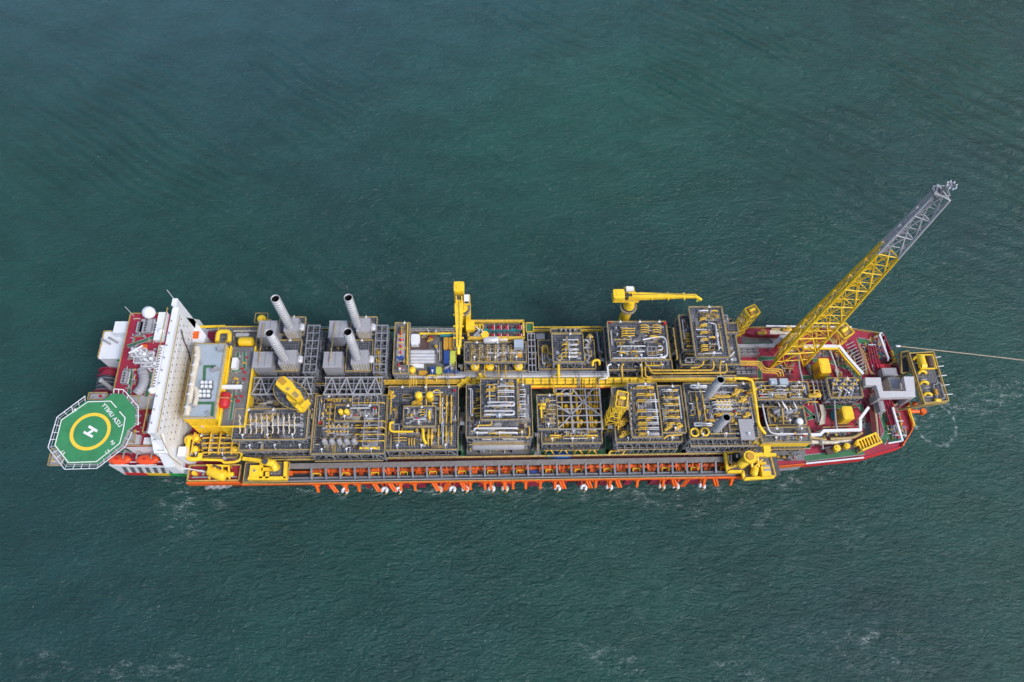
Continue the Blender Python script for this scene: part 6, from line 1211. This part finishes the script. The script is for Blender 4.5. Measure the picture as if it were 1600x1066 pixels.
h = rect(1191, 728, 1205, 744, 31); obj('engine_house', MB().box(h[0], h[1], 27, h[2], h[3], 30.5).box(h[0]+.6, h[3]-.1, 27, h[2]-.8, h[3]+2, 29.5), 'yellow', t)
for k in range(2): obj('roof_panel', MB().box(h[0]+1, h[3]-2+k*1.6, 30.5, h[2]-.2, h[3]-1.1+k*1.6, 30.8), 'palegrey', t)
obj('hose_drum', MB().capsule(P(1178, 741, 29.5), P(1180, 731, 29.5), 1.5, 12), 'yellow', t); tr = MB()
for a, b in (((1173, 726), (1185, 716)), ((1178, 731), (1192, 718)), ((1175, 730), (1176, 716)), ((1186, 730), (1184, 714)), ((1182, 722), (1192, 727))): tr.beam(P(*a, 32), P(*b, 33), .6)
obj('truss', tr, 'yellow', t); q = rect(1146, 708, 1157, 717, 29); obj('black_box', MB().box(q[0], q[1], 27, q[2], q[3], 29.5), 'black', t); q = rect(1151, 710, 1153, 715, 30); obj('white_sign', MB().box(q[0], q[1], 29.5, q[2], q[3], 29.8), 'white', t)
pipe(t, [(1138, 712, 28), (1139, 721, 28), (1142, 726, 28), (1143, 711, 28)], .4, 'cream'); fitp(t, 'valve', 1143, 730, 27, .3, 2); scatter(t, rect(1165, 717, 1190, 743, 27), 27, 7, 16, ['yellow_spool', 'valve', 'pump'])

# ------------------------------------------------------------------ flare tower
fb = [Vector((112.4, 12.6, ZD)), Vector((128.2, 13.8, ZD)), Vector((118.5, 23.5, ZD))]
pa, pb = P(1462, 302, 143), P(1484, 313, 143); pc = (pa+pb)/2+Vector((-.2, 4.2, 0)); ft_ = [pa, pb, Vector((pc.x, pc.y, 143))]
ft = thing('flare_tower', 'very tall lattice flare tower, yellow below and grey above, leaning toward the top right', 'flare tower', (120, 17, ZD))
def lvl(z, i): return fb[i].lerp(ft_[i], (z-ZD)/(143-ZD))
zs = [ZD]; 
while zs[-1] < 140: zs.append(zs[-1]+14.6-(zs[-1]-ZD)*.045)
zs[-1] = 143; ZS = min(zs, key=lambda z: abs(z-115)); br = {'yellow': [MB() for _ in range(3)], 'silver': [MB() for _ in range(3)]}
for i in range(3):
    j = (i+1) % 3; o_ = Vector((.9, .5, 0)) if i == 0 else Vector((0, 0, 0))
    for za, zb_, m, nm in ((ZD, ZS, 'yellow', 'lower_leg_chord'), (ZS, 143, 'gantrygrey', 'upper_leg_chord')):
        s0, s1 = 1-.45*(za-ZD)/120, 1-.45*(zb_-ZD)/120; obj(nm, MB().tube([lvl(za, i), lvl(zb_, i)], .66*s0, 8, .66*s1), m, ft)
    for a, b in zip(zs, zs[1:]):
        m = 'yellow' if a < ZS-.1 else 'silver'; s_ = 1-.4*(a-ZD)/120; B = br[m][i]; mid = (lvl(b, i)+lvl(b, j))/2; h_ = (a+b)/2
        B.tube([lvl(b, i), lvl(b, j)], .32*s_, 6); B.tube([lvl(a, i), mid], .36*s_, 6); B.tube([lvl(a, j), mid], .36*s_, 6)
        q1, q2 = lvl(a, i).lerp(mid, .5), lvl(a, j).lerp(mid, .5)
        B.tube([q1, lvl(h_, i)], .22*s_, 5); B.tube([q2, lvl(h_, j)], .22*s_, 5); B.tube([q1, lvl(b, i)], .2*s_, 5); B.tube([q2, lvl(b, j)], .2*s_, 5); B.tube([q1, q2], .2*s_, 5); B.tube([q1, (lvl(a, i)+lvl(a, j))/2], .17*s_, 5); B.tube([q2, (lvl(a, i)+lvl(a, j))/2], .17*s_, 5)
for i in range(3): obj('lower_bracing', br['yellow'][i], 'yellow', ft); obj('upper_bracing', br['silver'][i], 'gantrygrey', ft)
cen = lambda z: (lvl(z, 0)+lvl(z, 1)+lvl(z, 2))/3
for k, (dx_, dy_, r_, m1, m2) in enumerate(((-.9, .2, .32, 'yellow', 'silver'), (.9, .3, .2, 'yellow', 'palegrey'), (0, 1.4, .16, 'dullyellow', 'silver'))):
    o_ = Vector((dx_, dy_, 0)); obj('flare_pipe', MB().tube([cen(ZD+4)+o_*1.6, cen(ZS)+o_], r_, 8), m1, ft); obj('flare_pipe', MB().tube([cen(ZS)+o_, cen(141)+o_*.6], r_, 8), m2, ft)
for z in zs[1:-1]:
    m = 'yellow' if z < ZS else 'palegrey'; B = MB(); a, b = lvl(z, 2), lvl(z, 0); q = a.lerp(b, .5); c_ = cen(z); B.prism([(a.x*.5+c_.x*.5, a.y*.5+c_.y*.5), (c_.x-1.1, c_.y-.6), (c_.x+.9, c_.y-.4)], z, z+.15); B.beam(c_, lvl(z, 0), .2).beam(c_, lvl(z, 1), .2).beam(c_, lvl(z, 2), .2); obj('rest_platform', B, m, ft)
lad = MB(); 
for dx_ in (-.35, .35): lad.tube([lvl(ZD, 0)+Vector((dx_-1.4, .9, 0)), lvl(142, 0)+Vector((dx_-.9, .5, 0))], .07, 4)
for k in range(80): z = ZD+1.5*k; q = lvl(z, 0)+Vector((-1.4+.5*(z-ZD)/121, .9, 0)); lad.beam(q+Vector((-.35, 0, 0)), q+Vector((.35, 0, 0)), .06)
obj('ladder', lad, 'palegrey', ft)
q = cen(142); obj('top_platform', MB().box(q.x-2.3, q.y-1.6, 142.5, q.x+1.8, q.y+2.0, 142.65), 'grating2', ft); obj('handrail', MB().rail([(q.x-2.3, q.y-1.6), (q.x+1.8, q.y-1.6), (q.x+1.8, q.y+2), (q.x-2.3, q.y+2)], 142.65, w=.12), 'silver', ft)
q2 = P(1486.5, 290.5, 150); obj('flare_boom', MB().tube([(q.x+.3, q.y+.6, 142.7), (q.x+.5, q.y+.6, 147), (q2.x, q2.y, 149.6)], .4, 8).beam((q.x-1.5, q.y+1, 142.7), (q2.x, q2.y, 148.8), .2).beam((q.x+1.8, q.y+1, 142.7), (q2.x, q2.y, 148.8), .2), 'palegrey', ft)
tp = MB().tube([(q2.x+1.2*math.cos(a*math.pi/8), q2.y+1.2*math.sin(a*math.pi/8), 150) for a in range(17)], .14, 5)
for a in range(8): tp.beam((q2.x, q2.y, 149.8), (q2.x+1.2*math.cos(a*math.pi/4), q2.y+1.2*math.sin(a*math.pi/4), 150), .14); 
obj('flare_ring', tp, 'steelgrey', ft)
for a in range(8): obj('burner', MB().cyl(q2.x+1.35*math.cos(a*math.pi/4), q2.y+1.35*math.sin(a*math.pi/4), 149.8, 150.5, .2, 8), 'white', ft)
pipe(ft, [(1247, 555, 28), (1249, 575, 28), (1254, 596, 27)], .6, 'palegrey', 'grey_header')

# ------------------------------------------------------------------ foredeck
def boxhouse(x0, y0, x1, y1, z, m, lb, name='machine_housing', cham=.5):
    r_ = rect(x0, y0, x1, y1, z); t = thing(name, lb, 'housing', ((r_[0]+r_[2])/2, (r_[1]+r_[3])/2, ZD), 'yellow machine housings')
    c = cham; obj('casing', MB().prism([(r_[0]+c, r_[1]), (r_[2]-c, r_[1]), (r_[2], r_[1]+c), (r_[2], r_[3]-c), (r_[2]-c, r_[3]), (r_[0]+c, r_[3]), (r_[0], r_[3]-c), (r_[0], r_[1]+c)], ZD+1.2, z), m, t)
    obj('skid', MB().box(r_[0]-.2, r_[1]-.2, ZD, r_[2]+.2, r_[3]+.2, ZD+1.2), 'dullyellow', t); obj('roof_panel', MB().box(r_[0]+c, r_[1]+c, z, (r_[0]+r_[2])/2, r_[3]-c, z+.15), m, t)
    v = MB(); [v.box(r_[0]-.08, r_[1]+1+k*.7, ZD+2, r_[0], r_[1]+1.35+k*.7, z-1) for k in range(4)]; obj('louvre', v, 'dullyellow', t); return t
boxhouse(1281, 560, 1297, 583, 30, 'yellow', 'tall yellow housing on the maroon deck just right of the flare tower foot'); boxhouse(1317, 635, 1333.5, 655, 29, 'yellow', 'yellow housing beside the teal pad near the bow')
wd = thing('ventilation_duct', 'long angular white duct along the port side of the maroon foredeck', 'duct', P(1300, 675, ZD), 'white ducts on the foredeck')
def duct(t, pts, w_, h_, m): 
    mb = MB(); q = [P(*p) for p in pts]
    for i, (a, b) in enumerate(zip(q, q[1:])): d = (b-a).normalized()*w_*.35; mb.beam(a-d, b+d+Vector((0, 0, .003*(i % 2))), w_, h_+.02*(i % 2))
    obj('duct', mb, m, t)
    for p in q: obj('support', MB().beam((p.x, p.y, ZD), (p.x, p.y, p.z-h_/2), .4), 'steelgrey', t)
duct(wd, [(1267, 680, 27), (1281.6, 679.4, 27), (1287, 673.6, 27), (1344, 672, 27), (1343.5, 655, 27), (1356, 638, 27)], 1.1, 1.2, 'white')
wd = thing('ventilation_duct', 'white duct with a bend passing behind the flare tower foot', 'duct', P(1190, 541, ZD), 'white ducts on the foredeck'); duct(wd, [(1150, 541.5, 28), (1207, 540.6, 28), (1220, 527.5, 28), (1238, 526, 28)], 1.6, 1.4, 'palegrey')
wd = thing('ventilation_duct', 'white duct with yellow side running diagonally to the grey gantry', 'duct', P(1320, 560, ZD), 'white ducts on the foredeck'); duct(wd, [(1256, 541.5, 28), (1311, 541.5, 28), (1325, 559, 28), (1347, 584, 28)], 1.25, 1.2, 'white'); duct(wd, [(1256, 544.5, 27.4), (1309, 545, 27.4), (1321, 561, 27.4), (1343, 586, 27.4)], .9, 1, 'yellow')
gt = thing('gantry', 'big pale grey U-shaped box gantry over the bow machinery', 'gantry', P(1390, 605, ZD)); G = 36
def gbox(pts, z0=G-2.4, z1=G, nm='box_beam'): obj(nm, MB().prism([P(x, y, z1) for x, y in pts], z0, z1), 'gantrygrey' if nm == 'box_beam' else 'palegrey', gt)
gbox([(1352, 590), (1376, 590), (1378, 602), (1369, 602), (1353, 602)]); gbox([(1369, 602.2), (1378, 602.2), (1380, 611), (1372, 611)]); gbox([(1372, 611.2), (1430, 611.2), (1430, 620.5), (1375, 621.5)]); gbox([(1412, 588.5), (1428, 588.5), (1430, 611), (1416, 611)])
for x, y, a, b in ((1352, 590, 1358, 602), (1374, 612, 1379, 621), (1424, 610, 1430, 620), (1414, 589, 1420, 594)): r_ = rect(x, y, a, b, G-2.4); obj('leg', MB().box(r_[0], r_[1], ZD, r_[2], r_[3], G-2.4), 'palegrey', gt)
for x0, y0, x1, y1, z, lb in ((1379, 575, 1402, 587, 28, 'grey machinery box in front of the gantry, the flat wide one'), (1390, 590, 1408, 609, 30, 'brownish grey box enclosed by the gantry arms'), (1374, 626, 1382, 643, 28, 'narrow pale box below the gantry')):
    r_ = rect(x0, y0, x1, y1, z); t = thing('machinery_box', lb, 'machinery box', ((r_[0]+r_[2])/2, (r_[1]+r_[3])/2, ZD), 'grey machinery boxes at the bow'); obj('casing', MB().box(r_[0], r_[1], ZD+.6, r_[2], r_[3], z), 'palegrey' if z != 30 else 'cream', t); obj('skid', MB().box(r_[0]-.3, r_[1]-.3, ZD, r_[2]+.3, r_[3]+.3, ZD+.6), 'steelgrey', t); obj('lid', MB().box(r_[0]+.5, r_[1]+.5, z, r_[2]-.5, r_[3]-.5, z+.15), 'palegrey', t)
mp_ = thing('mooring_pipes', 'maroon parallel pipes crossing the bow deck past the gantry', 'pipe bundle', P(1380, 600, ZD))
for k in range(4): pipe(mp_, [(1356+k*3.6, 541, 24), (1360+k*4.2, 566, 24), (1366+k*4.4, 590, 24)], .45, 'maroon'); pipe(mp_, [(1380+k*4, 624, 24), (1386+k*4, 645, 24), (1392+k*3, 664, 24)], .45, 'maroon')
mc = thing('bow_manifold', 'tangle of maroon pipes and grey frames across the bow deck', 'manifold', P(1360, 600, ZD)); rnd = random.Random(8)
for k in range(12): 
    x = 1338+k*1.2; pipe(mc, [(x, 530+k*2, 25), (x+10, 560+k*2, 25), (x+8+k, 585, 25)], .3, rnd.choice(('maroon', 'dullyellow', 'steelgrey', 'hullred')))
for k in range(9): x = 1354+k*1.6; pipe(mc, [(x, 622, 24.6), (x+6, 650, 24.6), (x+9, 682, 24.6)], .3, rnd.choice(('maroon', 'cream', 'steelgrey', 'hullred', 'dullyellow')))
frm = MB()
for k in range(10):
    x, y = 1322+k*2.4, 540+k*4.6; frm.beam(P(x, y, 26), P(x+12, y-6, 26), .3)
for k in range(8): x, y = 1316+k*3.5, 548+k*5.5; frm.beam(P(x, y, 25), P(x-6, y+8, 22), .4)
obj('frame', frm, 'palegrey', mc)
for (x0, y0, x1, y1, n_, sd_, z) in ((1262, 546, 1300, 558, 22, 31, ZD), (1300, 575, 1318, 592, 9, 32, ZD), (1356, 600, 1372, 660, 16, 33, ZD), (1230, 628, 1290, 632, 10, 34, ZD), (1268, 640, 1290, 668, 10, 35, ZD), (1380, 630, 1412, 690, 22, 36, ZD), (1345, 535, 1385, 565, 18, 37, ZD), (1160, 553, 1190, 562, 8, 38, ZD), (1215, 540, 1250, 560, 14, 39, ZD), (1208, 560, 1246, 590, 10, 45, ZD), (1255, 562, 1270, 590, 5, 46, ZD), (1300, 594, 1345, 632, 8, 47, ZD), (1345, 566, 1372, 590, 8, 48, ZD), (1300, 545, 1340, 575, 12, 49, ZD), (1262, 668, 1345, 690, 16, 50, ZD), (1380, 655, 1420, 690, 14, 51, ZD), (1352, 520, 1385, 545, 10, 52, ZD), (1300, 624, 1350, 634, 10, 40, ZD), (1335, 655, 1356, 672, 8, 41, ZD), (1200, 708, 1250, 722, 12, 42, ZD), (1250, 685, 1300, 700, 10, 43, ZD), (1385, 620, 1412, 650, 8, 44, ZD)):
    dense(mc, rect(x0, y0, x1, y1, z), z, max(4, n_*2//3), sd_); floorwork(mc, rect(x0, y0, x1, y1, z), z, max(2, n_//4), sd_)
    scatter(mc, rect(x0, y0, x1, y1, z), z, n_, sd_, ['valve', 'pump', 'junction_box', 'control_valve', 'filter', 'yellow_spool', 'red_hose_box', 'pipe_spool'])
pipe(mc, [(1303, 622, 27), (1306, 664, 27), (1308, 672, 27)], .6, 'palegrey'); pipe(mc, [(1272, 626, 26), (1279, 660, 26)], .7, 'steelgrey'); pipe(mc, [(1283, 684, 26), (1286, 702, 25)], .5, 'palegrey'); pipe(mc, [(1296, 546, 26), (1306, 572, 26), (1309, 590, 26)], .5, 'silver'); pipe(mc, [(1262, 683, 26), (1291, 687, 26)], .7, 'dullyellow')
pipe(mc, [(1285, 668, 25), (1320, 666, 25), (1341, 666, 25)], .3, 'dullyellow'); pipe(mc, [(1330, 634, 25), (1337, 634, 25), (1343, 642, 25), (1350, 654, 25)], .35, 'maroon')
pipe(mc, [(1297, 686, 25), (1334, 684, 25), (1347, 676, 25)], .8, 'dullyellow'); pipe(mc, [(1262, 690, 24), (1300, 692, 24), (1330, 688, 24)], .9, 'cream', 'rubbing_pipe')
q = [P(x, y, 23.4) for x, y in ((1280, 632), (1287, 633), (1291, 645), (1289, 662), (1280, 664), (1284, 648))]; obj('curved_trough', MB().prism(q, ZD+.02, 23.4), 'cream', mc)
sb = thing('side_bridge', 'maroon raised side deck pointed at its left end, on the sea edge', 'deck house', P(1200, 521, ZD)); q = [P(x, y, 25) for x, y in ((1165, 520), (1172, 515.5), (1250, 514), (1250, 525), (1175, 523))]; obj('casing', MB().prism(q, ZD, 25), 'maroon', sb); q = [P(x, y, 25.3) for x, y in ((1203, 516), (1248, 515), (1248, 523), (1203, 522))]; obj('top_plate', MB().prism(q, 25, 25.3), 'cream', sb)
fitp(sb, 'valve', 1189, 522.5, 25, 0, 2); fitp(sb, 'valve', 1228, 517, 25.3, 0, 2)
obj('foam_pipe', MB().tube([P(1205, 514.5, 25.6), P(1225, 514, 25.6)], .5, 8), 'dullyellow', sb)
for x0, y0, x1, y1, lb in ((1374, 523, 1388, 561, 'long white beam at the far corner of the bow'), (1394.5, 637, 1410, 689, 'long white beam lying along the near side of the bow')):
    t = thing('deck_beam', lb, 'beam', P(x0, y0, ZD), 'white beams at the bow'); obj('beam', MB().beam(P(x0, y0, 25.4), P(x1, y1, 25.4), .8, .8), 'white', t); obj('post', MB().beam(P(x0, y0, ZD), P(x0, y0, 25), .4).beam(P(x1, y1, ZD), P(x1, y1, 25), .4), 'white', t)
    s_ = 1 if x0 < 1380 else -1; obj('cross_arm', MB().beam(P(x0, y0, 25), P(x0-s_*0+ (7 if s_ > 0 else 0)-(3 if s_ > 0 else 0), y0-3 if s_ > 0 else y0+3, 25), .5).beam(P(x1, y1, 25), P(x1-(1 if s_ > 0 else 22), y1+(3 if s_ > 0 else 4), 25), .5), 'white', t)
for x0, y0, x1, y1, lb in ((1390, 551, 1394, 566, 'short yellow rail post at the bow edge above the white platform'), (1415, 637, 1425, 668, 'longer yellow rail at the bow edge near the orange arm')): 
    tag(obj('guard_rail', MB().rail([P(x0, y0, ZD), P(x1, y1, ZD)], ZD, False, h=2.2, w=.5), 'yellow'), lb, 'rail', 'yellow guard rails at the bow')
rt = MB(); q = [P(x, y, 24) for x, y in ((1369, 569), (1392, 569), (1393, 575), (1370, 575))]; tag(obj('red_coaming', MB().prism(q, ZD, 24), 'brightred'), 'flat bright red coaming on the bow deck above the grey boxes', 'coaming')
# winches
t = thing('mooring_winch', 'yellow lattice winch machine lying diagonally on the near side of the bow', 'winch', P(1357, 691, ZD)); a, b = P(1342, 697, 26), P(1373, 684, 26); d = (b-a).normalized(); nn = Vector((-d.y, d.x, 0)); m_ = MB()
for s_ in (-2.1, 2.1):
    m_.beam(a+nn*s_, b+nn*s_, .7, 1.4)
    for k in range(7): q = a.lerp(b, k/6); m_.beam(q+nn*s_+Vector((0, 0, -4)), q+nn*s_, .4)
for k in range(8): m_.beam(a.lerp(b, k/7)-nn*2.1, a.lerp(b, min(1, (k+.6)/7))+nn*2.1, .5)
obj('frame', m_, 'yellow', t); obj('drum', MB().tube([a+d*.6-Vector((0, 0, 1.5)), b-d*.6-Vector((0, 0, 1.5))], 1.2, 12), 'ochre', t); obj('skid', MB().prism([a-nn*2.4, b-nn*2.4, b+nn*2.4, a+nn*2.4], ZD, ZD+.4), 'darkgrey', t)
t = thing('mooring_winch', 'dark winch row with small yellow drums along the near side rail of the foredeck', 'winch', P(1315, 700, ZD)); a, b = P(1290, 706, 24), P(1338, 695, 24); obj('bed', MB().beam(a, b, 2.4, 1.4), 'brown', t); obj('rail_beam', MB().beam(P(1282, 702, 25), P(1340, 689, 25), .6), 'darkgrey', t)
for k, x in enumerate((.3, .62, .94)): q = a.lerp(b, x); obj('drum', MB().cyl(q.x, q.y, 24.6, 26.6, 1.4-.2*k, 12).cyl(q.x, q.y, 26.6, 27, .6, 8), 'yellow', t)
t = thing('mooring_winch', 'yellow winch machinery in the maroon well at the stern end of the near side', 'winch', P(340, 735, ZD)); q = P(338, 738, 27)
rc = rect(296, 728, 376, 752, 23); obj('well_floor', MB().box(rc[0], rc[1], ZD, rc[2], rc[3], 22.4), 'maroon', t); obj('well_rim', MB().rail([(rc[0], rc[1]), (rc[2], rc[1]), (rc[2], rc[3]), (rc[0], rc[3])], 22.4, w=.5, h=1.6), 'railyellow', t); obj('edge_beam', MB().box(rc[0]-.5, rc[1]-1, 20, rc[2]+.5, rc[1]-.3, 23.4), 'orange', t)
obj('deck_edge', MB().box(rc[0]-.3, rc[1]-.9, 21, rc[2]+.3, rc[3], ZD+.02), 'deckgrey', t)
obj('drum', MB().capsule((q.x-3, q.y+1.2, 25.4), (q.x+2.6, q.y-1, 25.4), 2.3, 14), 'yellow', t); fr = MB()
for s_ in (-3.6, -1, 1.6, 4.2): fr.beam((q.x+s_, q.y-2.6, 22.4), (q.x+s_+.6, q.y+2.4, 28), .6).beam((q.x+s_, q.y+3, 22.4), (q.x+s_+.6, q.y+2.4, 28), .5)
fr.beam((q.x-4, q.y+2.6, 28), (q.x+5, q.y+2.2, 28), .6); obj('frame', fr, 'yellow', t); obj('motor', MB().capsule(P(353, 742, 24.5), P(364, 741, 24.5), 1.0, 10), 'yellow', t); obj('bollard', MB().cyl(P(304, 740, 24).x, P(304, 740, 24).y, 22.4, 25, .9, 10), 'yellow', t)
obj('ramp', MB().beam(P(333, 727, 28.6), P(346, 733, 28.6), .8, .4), 'brown', t); pipe(t, [(300, 746, 24), (370, 745, 24)], .4, 'steelgrey'); scatter(t, (rc[0]+2, rc[1]+1, rc[2]-2, rc[3]-1), 22.4, 12, 61, ['valve', 'yellow_spool', 'pump', 'yellow_spool'])
for k in range(4):
    x = 327+k*10; q = P(x, 759, 15); t = thing('fender', 'weathered grey rubber fender roll under the stern quarter edge, %s' % ('leftmost', 'second from the left', 'third from the left', 'rightmost, thin one')[k], 'fender', (q.x, q.y, 12), 'grey fenders under the stern quarter')
    obj('roll', MB().capsule(P(x-4, 762, 13), P(x+4, 758.5, 15), .95 if k < 3 else .5, 10), 'palegrey', t); obj('chain', MB().beam(P(x-2, 759, 15), (P(x, 756, 20).x, -31.8, 20), .3), 'steelgrey', t)
# stern-quarter pipe manifold with yellow loops
t, rs = module('pipe_manifold', 'yellow pipe manifold with big loops in front of the yellow-walled house', [(292, 680, 374, 716, 28)], 120, fits=(10,), mats=['darkgrey'], nx=5, ny=3, cat='pipe manifold', group='process modules on the ship\'s main deck')
pipe(t, [(306, 684, 31), (295, 683, 31), (293, 700, 31), (291, 714, 31), (298, 718, 31), (312, 717, 31), (313, 709, 31)], .95, 'yellow', bend=2.5); pipe(t, [(290, 693, 32.5), (288.6, 686, 32.5), (294, 681, 32.5), (300, 682, 32.5)], .5, 'yellow')
pipe(t, [(378, 706, 30), (376, 718, 30), (368, 722, 30), (350, 723, 30), (347, 719, 30), (310, 718, 30)], .7, 'yellow', bend=2.5)
for y in (684, 692.5, 699.5, 707): hpipe(t, 316, 374, y, 31, .5, 'yellow')
for x in (301.5, 328, 343, 363): vpipe(t, x, 676, 708, 32, .42, 'yellow')
for x, y, r_ in ((305, 684, 1.5), (304, 702, 1.4), (367, 702, 1.4)): p = P(x, y, 30.5); obj('round_vessel', MB().cyl(p.x, p.y, 28, 30.6, r_, 16).dome((p.x, p.y, 30.6), r_, 16, 4, rz=.7), 'yellow', t)
for x, y in ((335, 685), (334, 691), (332, 700), (332, 706), (353, 718), (350, 695)): fitp(t, 'filter', x, y, 28, 0, 1.3)
# ------------------------------------------------------------------ bow platform, orange arm, rope
BZ = 32; bq = [P(x, y, BZ) for x, y in ((1418.6, 553.7), (1456.4, 551.5), (1480, 628), (1442.4, 631))]
t = thing('bow_platform', 'grated offloading platform with yellow rails overhanging the bow', 'platform', (bq[0]+bq[2])/2*1.0-Vector((0, 0, 10)))
obj('deck', MB().prism(bq, BZ-.5, BZ), 'grating2', t); obj('handrail', MB().rail(bq, BZ, w=.4), 'railyellow', t); eb = MB()
for a, b in zip(bq, bq[1:]+bq[:1]): eb.beam(a-Vector((0, 0, .6)), b-Vector((0, 0, .6)), .7, 1.2)
for a in bq: eb.beam(a-Vector((0, 0, 1)), (min(a.x-5, 169), a.y*.9, ZD), .7)
eb.beam(bq[0]-Vector((0, 0, 1)), bq[2]-Vector((0, 0, 1)), .6).beam(bq[1]-Vector((0, 0, 1)), bq[3]-Vector((0, 0, 1)), .6); obj('support_frame', eb, 'dullyellow', t)
sp = [P(x, y, 28) for x, y in ((1405, 553), (1417, 551), (1421, 583), (1406, 586))]; obj('side_stage', MB().prism(sp, 27.7, 28), 'darkgrey', t); obj('stage_rail', MB().rail(sp, 28, w=.4, h=1.6), 'railyellow', t); obj('stage_leg', MB().beam((sp[0].x, sp[0].y, 28), (168, sp[0].y, ZD), .5).beam((sp[3].x, sp[3].y, 28), (168, sp[3].y, ZD), .5).beam((sp[2].x, sp[2].y, 28), (167, sp[2].y-1, ZD), .5), 'dullyellow', t)
for x, y in ((1432, 562.5), (1440, 584), (1443, 600.5), (1448.5, 618.5)):
    c = P(x, y, BZ); pts = [(c.x-1.5*math.cos(a), c.y+.8*math.sin(a*2)*.3+.5*math.sin(a), BZ+.2+1.4*math.sin(a)) for a in [k*math.pi/10 for k in range(11)]]
    mb_ = MB(); mb_.tube([(p_[0], p_[1], p_[2]) for p_ in pts], .6, 10); obj('chute_sheave', mb_, 'yellow', t)
c = P(1447, 566, BZ+1.6); obj('hose_reel', MB().tube([(c.x-1.9, c.y-1.8, BZ+1.7), (c.x-1.9, c.y+2.6, BZ+1.7)], 1.6, 16).tube([(c.x-3.0, c.y-1.6, BZ+1.6), (c.x-.8, c.y-1.6, BZ+1.6)], 1.6, 12), 'yellow', t); obj('hose_coil', MB().capsule((c.x+1.8, c.y-1.5, BZ+1.4), (c.x+1.8, c.y+2.2, BZ+1.4), 1.3, 12), 'brown', t); obj('reel_frame', MB().rail([(c.x-3.4, c.y-3), (c.x+3.6, c.y-3), (c.x+3.6, c.y+3.4), (c.x-3.4, c.y+3.4)], BZ, w=.35, h=1.8), 'yellow', t)
for x, y, a in ((1463, 614, 4.5), (1468, 612, 4.5)): p = P(x, y, BZ); obj('stair_frame', MB().rail([(p.x-.8, p.y-3.5), (p.x+.8, p.y-3.5), (p.x+.8, p.y+3.5), (p.x-.8, p.y+3.5)], BZ, w=.25), 'palegrey', t)
p = P(1460, 614, BZ); obj('motor', MB().capsule((p.x, p.y-1, BZ+1), (p.x, p.y+1, BZ+1), .8, 10), 'ochre', t); p = P(1463, 627, BZ); obj('motor', MB().capsule((p.x-1, p.y, BZ+1), (p.x+1, p.y, BZ+1), .8, 10), 'yellow', t)
for k in range(5): a = bq[1].lerp(bq[2], .12+.19*k); obj('light_arm', MB().beam(a+Vector((-1, 0, .9)), a+Vector((2.6, .4, 1)), .28), 'white', t); b_ = bq[0].lerp(bq[3], .2+.17*k); obj('light_arm', MB().beam(b_+Vector((1.6, 0, .9)), b_+Vector((4.4, .3, .9)), .2), 'silver', t)
lnm = MB(); 
for k in range(6): a, b = bq[0].lerp(bq[1], .55+.06*k), bq[3].lerp(bq[2], .55+.06*k); lnm.beam(a.lerp(b, .3)+Vector((0, 0, .1)), a.lerp(b, .8)+Vector((0, 0, .1)), .14)
obj('cable_ladder', lnm, 'palegrey', t)
t = thing('mooring_boom', 'bright orange arm sticking out over the water below the bow platform', 'arm', P(1420, 643, ZD)); obj('arm', MB().tube([P(1417, 642.6, 20), P(1436, 643, 20)], .95, 10, .8), 'orange', t); q = P(1442, 643.5, 20); obj('roller', MB().cyl(q.x, q.y, 18.8, 21, 1.3, 12), 'orange', t)
q = P(1429.5, 631.5, 26); sp_ = MB().dome((q.x, q.y, 26), 1.2, 14, 6, False); t = thing('buoy', 'round orange buoy on the bracket under the bow platform', 'buoy', (q.x, q.y, 24)); obj('float', sp_, 'orange', t); obj('bracket', MB().beam((q.x, q.y, 25), (168, q.y-1, ZD), .4).beam((q.x+1, q.y, 25), (q.x+3, q.y+1, 31), .3), 'palegrey', t)
rp = [P(1402, 541, 20), P(1450, 546, 18.6), P(1500, 551.4, 17.6), P(1560, 558.3, 17), P(1640, 567.8, 17.2)]; t = thing('tow_rope', 'long pale tow rope stretching from the bow off to the right', 'rope', rp[0]); obj('rope', MB().tube(rp, .2, 7), 'rope', t); obj('shackle', MB().capsule(rp[0]-Vector((.6, 0, 0)), rp[0]+Vector((1.2, 0, 0)), .5, 8), 'white', t)
obj('pendant', MB().beam(rp[0], (169, rp[0].y-1.6, ZD), .16), 'darkgrey', t)
